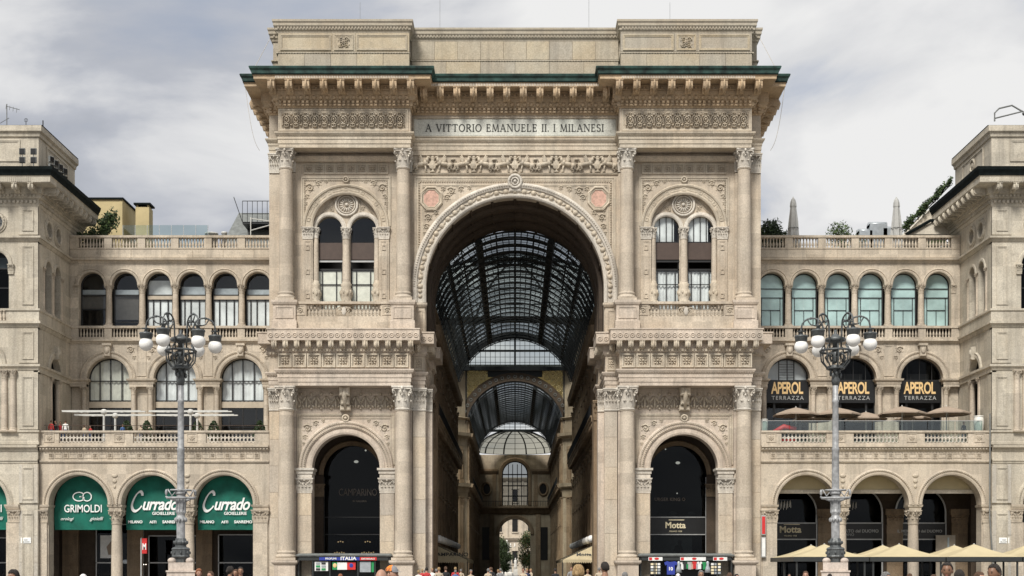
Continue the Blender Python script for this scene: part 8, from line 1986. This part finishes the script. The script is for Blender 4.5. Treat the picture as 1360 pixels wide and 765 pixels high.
T = thing('roof_antenna', 'thin television antenna with side elements on the left pavilion', 'antenna', (-42.5, 3, 38.4)); b = MB(); x, z = U(9, 138, 3); b.tube([(x, 3, 38.4), (x, 3, z)], 0.04, 5); b.tube([(x, 3, z - 0.2), (x + 1.2, 2.7, z - 0.6)], 0.03, 4); b.tube([(x - 1.0, 3, z - 1.9), (x + 0.2, 3, z - 1.2)], 0.03, 4)
for i in range(4): b.tube([(x + 0.3 * i, 2.9, z - 0.1 - 0.1 * i), (x + 0.3 * i, 2.8, z - 0.5 - 0.1 * i)], 0.02, 4)
b.build('mast', 'lead_grey', T)
T = thing('roof_mast', 'two slim lightning masts on the left pavilion roof edge', 'mast', (-39.6, 1, 38.4)); b = MB(); x, z = U(57, 160, 1); b.tube([(x, 1, 38.3), (x, 1, z)], 0.05, 5); x, z = U(34.5, 158, 2); b.tube([(x, 2, 38.3), (x, 2, z)], 0.03, 5); b.ring((x, 2, z - 0.1), 0.15, 0.02, 8, 4); b.build('rods', 'iron_black', T)
T = thing('roof_davit', 'bent steel lamp davit on the right pavilion roof', 'davit', (42, 2, 38.4)); p = [U(1321, 161, 2), U(1321, 150, 2), U(1327, 144, 2), U(1344, 140, 2), U(1356, 147, 2), U(1362, 150, 2)]; b = MB(); b.tube([(a, 2, c) for a, c in p], 0.07, 6); q = U(1322, 157, 2); w = U(1358, 148, 2); b.tube([(q[0], 2, q[1]), (w[0], 2, w[1])], 0.06, 6); b.build('arm', 'lead_grey', T); b = MB(); v = U(1365, 151, 2); b.ball((v[0], 2, v[1]), 0.5, 0.3, 0.2); b.build('lamp_head', 'lead_grey', T)
# ------------------------------------------------------------------ people
SK = {'light': (0.38, 0.215, 0.15), 'tan': (0.27, 0.15, 0.095), 'brown': (0.19, 0.10, 0.06)}
for k, c in SK.items(): principled('skin_' + k, c, 0.5, var=0.06, vscale=12)
for k, c in {'hair_dark': (0.02, 0.015, 0.012), 'hair_brown': (0.085, 0.045, 0.025), 'hair_blond': (0.30, 0.20, 0.095), 'hair_grey': (0.17, 0.165, 0.16), 'hair_ginger': (0.24, 0.09, 0.04)}.items(): principled(k, c, 0.65, var=0.35, vscale=30, bump=0.4, bscale=60)
for k, c in {'cloth_navy': (0.02, 0.025, 0.06), 'cloth_white': (0.70, 0.69, 0.66), 'cloth_black': (0.02, 0.02, 0.022), 'cloth_grey': (0.22, 0.22, 0.22), 'cloth_red': (0.45, 0.04, 0.04), 'cloth_blue': (0.07, 0.14, 0.32), 'cloth_olive': (0.13, 0.12, 0.06), 'cloth_beige': (0.45, 0.37, 0.27), 'denim': (0.05, 0.08, 0.16), 'shoe': (0.03, 0.025, 0.02), 'cap_orange': (0.75, 0.20, 0.03), 'cap_grey': (0.20, 0.20, 0.21), 'eye_dark': (0.02, 0.015, 0.012), 'lip': (0.36, 0.14, 0.11)}.items(): principled(k, c, 0.8, var=0.12, vscale=8)
def body_mesh(pose, female=False):
    """one continuous skinned figure, 1.75 m, facing -y; materials by height: 0 skin 1 top 2 trousers 3 shoes"""
    sh = 0.185 if not female else 0.165; hp = 0.105 if not female else 0.115
    a = {'stand': (0.02, 0.03), 'walk': (0.16, 0.2), 'walk2': (-0.14, -0.18), 'phone': (0.02, 0.03)}[pose]
    V, E, Rr = [], [], []
    def v(p, r): V.append(p); Rr.append(r); return len(V) - 1
    def ch(start, pts):
        prev = start
        for p, r in pts:
            i = v(p, r); E.append((prev, i)); prev = i
        return prev
    pel = v((0, 0, 0.93), (0.155, 0.115))
    st = ch(pel, [((0, 0.005, 1.08), (0.135, 0.1)), ((0, 0.0, 1.25), (0.16, 0.115)), ((0, 0.01, 1.38), (0.17, 0.1))])
    ch(st, [((0, 0.012, 1.47), (0.075, 0.07)), ((0, 0.005, 1.54), (0.058, 0.06)), ((0, -0.005, 1.6), (0.06, 0.065))])
    for s in (-1, 1):
        sw = a[1] * s
        if pose == 'phone' and s > 0: pts = [((s * sh, 0.01, 1.4), 0.062), ((s * 0.24, 0.0, 1.14), 0.05), ((s * 0.14, -0.22, 1.22), 0.038), ((s * 0.08, -0.3, 1.32), 0.03)]
        else: pts = [((s * sh, 0.01, 1.4), 0.062), ((s * (sh + 0.06), 0.02 + sw * 0.35, 1.13), 0.05), ((s * (sh + 0.075), sw - 0.05, 0.9), 0.036), ((s * (sh + 0.07), sw - 0.08, 0.82), 0.03)]
        e = ch(st, [(p, (r, r)) for p, r in pts])
        # hand: palm and five fingers
        w = Vector(pts[-1][0]); d = (w - Vector(pts[-2][0])).normalized(); pl = w + d * 0.05
        pi_ = v(tuple(pl), (0.03, 0.016)); E.append((e, pi_))
        for k in range(4):
            off = Vector((0, (k - 1.5) * 0.019, 0)); ln = (0.055, 0.065, 0.06, 0.048)[k]
            f1 = pl + off + d * 0.03; f2 = f1 + d * ln * 0.6; f3 = f2 + (d * 0.7 + Vector((-s * 0.5, 0, 0))) * ln * 0.5
            ch(pi_, [(tuple(f1), (0.009, 0.009)), (tuple(f2), (0.0085, 0.0085)), (tuple(f3), (0.007, 0.007))])
        th = pl + Vector((-s * 0.012, -0.032, 0)) ; ch(pi_, [(tuple(th), (0.01, 0.01)), (tuple(th + d * 0.03 + Vector((0, -0.012, 0))), (0.008, 0.008))])
        lw = -a[0] * s * 1.4
        ch(pel, [((s * hp, 0.0, 0.86), (0.1, 0.105)), ((s * hp, lw * 0.55 - 0.02, 0.5), (0.064, 0.066)), ((s * hp, lw + (0.06 if lw > 0.1 else 0), 0.1), (0.042, 0.045)), ((s * hp, lw - 0.02, 0.05), (0.045, 0.05)), ((s * (hp + 0.015), lw - 0.15, 0.035), (0.042, 0.03))])
    me = bpy.data.meshes.new('body'); me.from_pydata(V, E, []); o = bpy.data.objects.new('body_tmp', me); COL.objects.link(o)
    m = o.modifiers.new('skin', 'SKIN'); m.use_smooth_shade = True; m.branch_smoothing = 0.6
    o.modifiers.new('sub', 'SUBSURF').levels = 2
    sv = me.skin_vertices[0].data
    for i, r in enumerate(Rr): sv[i].radius = r; sv[i].use_root = (i == 0)
    dg = bpy.context.evaluated_depsgraph_get(); bm = bpy.data.meshes.new_from_object(o.evaluated_get(dg))
    COL.objects.unlink(o); bpy.data.objects.remove(o)
    vs = [tuple(q.co) for q in bm.vertices]; fs = [tuple(p.vertices) for p in bm.polygons]; bpy.data.meshes.remove(bm)
    return vs, fs
BODY = {}
def head_geo():
    """head centred at origin, chin at -0.12, crown at 0.115, facing -y"""
    n, m = 24, 18; vs, fs = [], []
    for j in range(m + 1):
        t = PI * j / m; z = -math.cos(t); rr = math.sin(t)
        for i in range(n):
            a = 2 * PI * i / n; x, y = rr * math.cos(a), rr * math.sin(a)
            X, Yy, Z = x * 0.076, y * 0.098, z * 0.118
            fr = max(0.0, -y)
            if z < 0: X *= 1 - 0.30 * (-z) ** 1.5; Yy *= 1 - (0.12 if y < 0 else 0.35) * (-z) ** 1.3
            X *= 1 - 0.06 * max(0, z)
            if fr > 0.5 and abs(x) < 0.55:
                Yy += 0.006 * math.exp(-((z + 0.02) / 0.12) ** 2) * (1 if abs(x) > 0.15 else 0)      # eye sockets
                Yy -= 0.020 * math.exp(-((z + 0.24) / 0.14) ** 2) * math.exp(-(x / 0.13) ** 2)        # nose
                Yy -= 0.006 * math.exp(-((z + 0.58) / 0.10) ** 2) * math.exp(-(x / 0.3) ** 2)         # mouth
                Yy -= 0.005 * math.exp(-((z - 0.16) / 0.10) ** 2)                                      # brow
            vs.append((X, Yy, Z))
    for j in range(m):
        for i in range(n): fs.append((j * n + i, j * n + (i + 1) % n, (j + 1) * n + (i + 1) % n, (j + 1) * n + i))
    return vs, fs
HV, HF = head_geo()
_hair = {}
def hair_mesh(style, mat):
    if (style, mat) in _hair: return _hair[(style, mat)]
    b = MB(); b.smooth = True; keep = {}; vs, fs = [], []
    k = {'short': 1.07, 'crop': 1.04, 'full': 1.16, 'long': 1.14}[style]
    def ok(p):
        x, y, z = p
        q = {'crop': (0.07, 0.0, -0.06), 'short': (0.06, -0.015, -0.08), 'full': (0.055, -0.03, -0.1)}.get(style)
        if q: return z > (q[0] if y < -0.055 else q[0] + (q[1] - q[0]) * (y + 0.055) / 0.05 if y < -0.005 else q[1] + (q[2] - q[1]) * min(1, (y + 0.005) / 0.07))
        return (z > -0.0 - y * 1.6 - 0.02) and not (y < -0.035 and z < 0.05)
    rg = random.Random(3)
    for f in HF:
        if all(ok(HV[i]) for i in f):
            q = []
            for i in f:
                if i not in keep:
                    x, y, z = HV[i]; j = 1 + rg.uniform(-0.012, 0.02); keep[i] = len(vs); vs.append((x * k * j, y * k * j + 0.004, z * k * j + 0.002))
                q.append(keep[i])
            fs.append(tuple(q))
    b.add(vs, fs)
    for a_ in range(30):      # locks combed down from the crown
        a = 2 * PI * a_ / 30 + rg.uniform(-0.08, 0.08); pts = []
        for j in range(1, 12):
            t = 0.12 + j * 0.16; x, y, z = 0.076 * math.sin(t) * math.cos(a), 0.098 * math.sin(t) * math.sin(a), 0.118 * math.cos(t)
            if not ok((x, y, z)): break
            q = k * rg.uniform(1.0, 1.05); pts.append((x * q, y * q + 0.004, z * q))
        if len(pts) > 2: b.tube(pts, [0.009] * (len(pts) - 1) + [0.004], 5)
    if style == 'full': b.ball((0, 0.115, -0.01), 0.042, 0.035, 0.045, 9, 6)
    if style == 'long':
        for i in range(16):
            a = R(-25 + i * 230 / 15); x, y = 0.082 * math.cos(a), 0.095 * math.sin(a) + 0.01
            b.tube([(x, y, 0.03), (x * 1.18, y * 1.15, -0.07), (x * 1.2, y * 1.2, -0.17), (x * 1.05, y * 1.15, -0.25)], [0.022, 0.026, 0.024, 0.01], 6)
    me = b.mesh('hair', mat); _hair[(style, mat)] = me; return me
def cap_mesh(m1, m2):
    b = MB(); b.smooth = True; fs, vs, keep = [], [], {}
    for f in HF:
        if all(HV[i][2] > 0.035 for i in f):
            q = []
            for i in f:
                if i not in keep: x, y, z = HV[i]; keep[i] = len(vs); vs.append((x * 1.13, y * 1.13, z * 1.13))
                q.append(keep[i])
            fs.append(tuple(q)); 
    b.add(vs, fs)
    b.mi = [0 if sum(b.v[i][1] for i in f) / len(f) > -0.02 else 1 for f in b.f]
    b.cur = 1; pts = []
    for i in range(9): a = R(200 + i * 140 / 8); pts.append((0.08 * math.cos(a), 0.1 * math.sin(a), 0.04)); pts.append((0.085 * math.cos(a), 0.1 * math.sin(a) - 0.085 * math.sin(R(i * 180 / 8)) - 0.005, 0.03))
    b.add(pts, [(2 * i, 2 * i + 1, 2 * i + 3, 2 * i + 2) for i in range(8)])
    return b.mesh('cap', [m1, m2])
def person(label, x, y, top, face, skin='light', hair=('short', 'hair_brown'), shirt='cloth_grey', pants='denim', pose='stand', group=None, cap=None, female=False, z0=0.0, bald=False):
    """face: heading in degrees, 0 looks at the camera; top: height of the crown above the ground"""
    T = thing('person', label, 'person', (x, y, z0), group, R(face))
    key = (pose, female)
    if key not in BODY: BODY[key] = body_mesh(*key)
    vs, fs = BODY[key]
    b = MB(); b.smooth = True
    b.add(vs, fs)
    def m_(f):
        c = [sum(vs[i][k] for i in f) / len(f) for k in range(3)]
        far = abs(c[0]) > 0.2 or (pose == 'phone' and c[1] < -0.16 and c[2] > 1.1)
        if c[2] > 1.485: return 0
        if c[2] < 0.085: return 3
        if far and (c[2] < 0.9 or (pose == 'phone' and c[1] < -0.2)): return 0
        if c[2] < 0.95 and not far: return 2
        return 1
    b.mi = [m_(f) for f in fs]
    HZ = 1.655
    b.cur = 0; b.add([(p[0], p[1] - 0.015, p[2] + HZ) for p in HV], HF)
    for s in (-1, 1): b.cur = 0; b.ball((s * 0.078, 0.005, HZ - 0.012), 0.012, 0.022, 0.032, 8, 6)
    for s in (-1, 1): b.cur = 4; b.ball((s * 0.031, -0.097, HZ + 0.003), 0.012, 0.008, 0.007, 8, 5); b.ball((s * 0.032, -0.104, HZ + 0.02), 0.018, 0.006, 0.004, 6, 4)
    b.cur = 5; b.ball((0, -0.104, HZ - 0.07), 0.022, 0.006, 0.007, 8, 5)
    o = b.build('body', ['skin_' + skin, shirt, pants, 'shoe', 'eye_dark', 'lip'], T, world=False)
    if not bald and cap is None: put('hair', hair_mesh(*hair), T, (0, -0.015, HZ))
    if cap is not None:
        put('cap', cap_mesh(*cap), T, (0, -0.015, HZ)); put('hair', hair_mesh('crop', hair[1]), T, (0, -0.015, HZ - 0.01))
    k = top / 1.782; T.scale = (k, k, k)
    return T
def pp(px, py, s, **kw):
    """photo pixel of the crown, and how many pixels a metre takes there -> position on the square"""
    D = F_PX / s; return dict(x=(px - CX) / s, y=D - CAM_D, top=EYE + (HY - py) / s, **kw)
person('bald person in a beige shirt seen from behind before the left kiosk', face=170, bald=True, skin='light', shirt='cloth_beige', **pp(506, 755.3, 108))
person('person wearing an orange cap with grey brim turned to the side', face=75, cap=('cap_orange', 'cap_grey'), shirt='cloth_grey', **pp(519, 751, 92))
person('blond person with tied hair and pale top walking toward the gallery', face=165, hair=('full', 'hair_blond'), shirt='cloth_white', pose='walk', female=True, **pp(768, 750.5, 86))
person('person with short dark hair and navy shirt seen from behind by the right pier', face=195, hair=('crop', 'hair_dark'), shirt='cloth_navy', skin='tan', pose='walk', **pp(803.5, 746, 66))
person('smiling person with dark hair and light shirt below the cream canopies', face=-22, skin='brown', hair=('crop', 'hair_dark'), shirt='cloth_beige', **pp(1258, 746.5, 88))
person('person with short black hair facing left near the corner of the canopies', face=-60, skin='brown', hair=('short', 'hair_dark'), shirt='cloth_black', **pp(1321, 749.3, 95))
person('person with black hair and dark jacket beside the smiling one', face=150, hair=('short', 'hair_dark'), shirt='cloth_black', **pp(1274, 756.5, 82))
person('person with dark hair and olive top between the two canopy walkers', face=40, hair=('short', 'hair_brown'), shirt='cloth_olive', **pp(1300, 759.5, 80))
person('person with black hair in front of the left pavilion', face=-30, skin='tan', hair=('full', 'hair_dark'), shirt='cloth_black', **pp(18.5, 757, 76))
person('person in a white cap below the Grimoldi awning', face=160, cap=('cloth_white', 'cloth_white'), shirt='cloth_blue', **pp(110, 762.5, 70))
person('person with ginger hair next to the left lamp plinth', face=25, hair=('full', 'hair_ginger'), shirt='cloth_grey', female=True, **pp(264, 755.5, 48))
person('person with brown hair looking down beyond the left lamp plinth', face=-35, hair=('short', 'hair_brown'), shirt='cloth_olive', **pp(280, 758.8, 50))
person('tall person with dark hair turned from the camera under the Currado awning', face=140, skin='tan', hair=('full', 'hair_dark'), shirt='cloth_white', **pp(305.5, 752.5, 48))
person('person in a red shirt beside the tall dark haired one', face=-10, skin='tan', hair=('crop', 'hair_brown'), shirt='cloth_red', **pp(313.5, 756, 46))
person('person in a blue shirt facing out beside the red shirted one', face=10, skin='tan', hair=('short', 'hair_dark'), shirt='cloth_blue', **pp(319.5, 752.8, 46))
person('person with grey hair standing at the left kiosk counter', face=170, hair=('short', 'hair_ginger'), shirt='cloth_white', **pp(452, 762, 40))
person('person with grey hair walking by the right pier', face=190, hair=('short', 'hair_grey'), shirt='cloth_grey', **pp(830, 759.6, 50))
person('person in a white cap facing the shirts of the right kiosk', face=170, cap=('cloth_white', 'cloth_white'), shirt='cloth_white', **pp(900.5, 761.8, 50))
person('person with greying hair facing out before the right kiosk', face=0, skin='tan', hair=('short', 'hair_grey'), shirt='cloth_beige', **pp(931, 757.5, 48))
person('person with brown hair before the post cards of the right kiosk', face=150, hair=('full', 'hair_brown'), shirt='cloth_navy', female=True, **pp(969, 761, 44))
person('person in dark clothes beside the right column pedestal', face=30, hair=('short', 'hair_dark'), shirt='cloth_black', **pp(978, 762.3, 42))
person('person with dark hair under the first canopy', face=20, hair=('short', 'hair_dark'), shirt='cloth_grey', **pp(1048, 762, 26))
person('person with brown hair and dark coat left of the right lamp plinth', face=-15, hair=('short', 'hair_brown'), shirt='cloth_black', **pp(1070, 758.5, 48))
person('person with dark hair before the right lamp plinth', face=160, hair=('crop', 'hair_dark'), shirt='cloth_navy', **pp(1102, 761.8, 44))
person('person with long grey blond hair under the middle canopy', face=60, hair=('full', 'hair_grey'), shirt='cloth_beige', female=True, **pp(1176, 760, 60))
person('person with long brown hair right of the middle canopy post', face=120, hair=('long', 'hair_brown'), shirt='cloth_grey', female=True, **pp(1208, 762, 44))
person('person with brown hair in a blue top near the last canopy post', face=-20, hair=('short', 'hair_brown'), shirt='cloth_blue', **pp(1240, 763, 60))
rg = random.Random(12)
cols = ['cloth_black', 'cloth_white', 'cloth_blue', 'cloth_red', 'cloth_grey', 'cloth_beige', 'cloth_navy']
for i in range(26):
    px = 560 + rg.random() * 250 if i > 4 else 556 + i * 9; s = rg.uniform(14.5, 24) if 590 < px < 775 else rg.uniform(18, 26)
    y = F_PX / s - CAM_D
    x = (px - CX) / s
    if abs(x) > 6.6 and y > -2.5: y = -3.5 - rg.random() * 4; x = (px - CX) * (y + CAM_D) / F_PX
    h_, c_, f_ = rg.choice(('hair_dark', 'hair_brown', 'hair_blond', 'hair_grey')), rg.choice(cols), rg.choice((0, 180, 30, 200, 90, -60))
    person('distant person with %s hair and %s top, %s, in the gallery crowd' % (h_[5:], c_[6:], {0: 'facing the square', 180: 'walking in', 30: 'facing the square', 200: 'walking in', 90: 'turned sideways', -60: 'turned sideways'}[f_]), x, y, rg.uniform(1.6, 1.82), f_, rg.choice(('light', 'tan')), (rg.choice(('short', 'full')), h_), c_, 'denim', rg.choice(('stand', 'walk', 'walk2')), 'crowd at the mouth of the gallery')
# terrace guests
tp = [(68, 'cloth_red'), (74, 'cloth_black'), (80, 'cloth_red'), (87, 'cloth_white'), (112, 'cloth_beige'), (120, 'cloth_red'), (163, 'cloth_blue'), (187, 'cloth_beige')]
for i, (px, c) in enumerate(tp):
    x, _ = U(px, 560, 1.0 + (i % 3) * 0.5)
    person('%s guest in a %s top behind the left terrace parapet' % ('standing' if i < 4 else 'seated', c[6:]), x, 1.0 + (i % 3) * 0.5, 1.7 if i < 4 else 1.35, (160, -30, 40, 190)[i % 4], rg.choice(('light', 'tan')), ('short', rg.choice(('hair_dark', 'hair_brown'))), c, 'denim', 'stand', 'guests on the left terrace', z0=12.42)
x, _ = U(1280, 560, 1.2); person('guest in dark clothes beside the white urn on the cafe terrace', x, 1.2, 1.6, 20, 'tan', ('short', 'hair_dark'), 'cloth_black', z0=12.42)
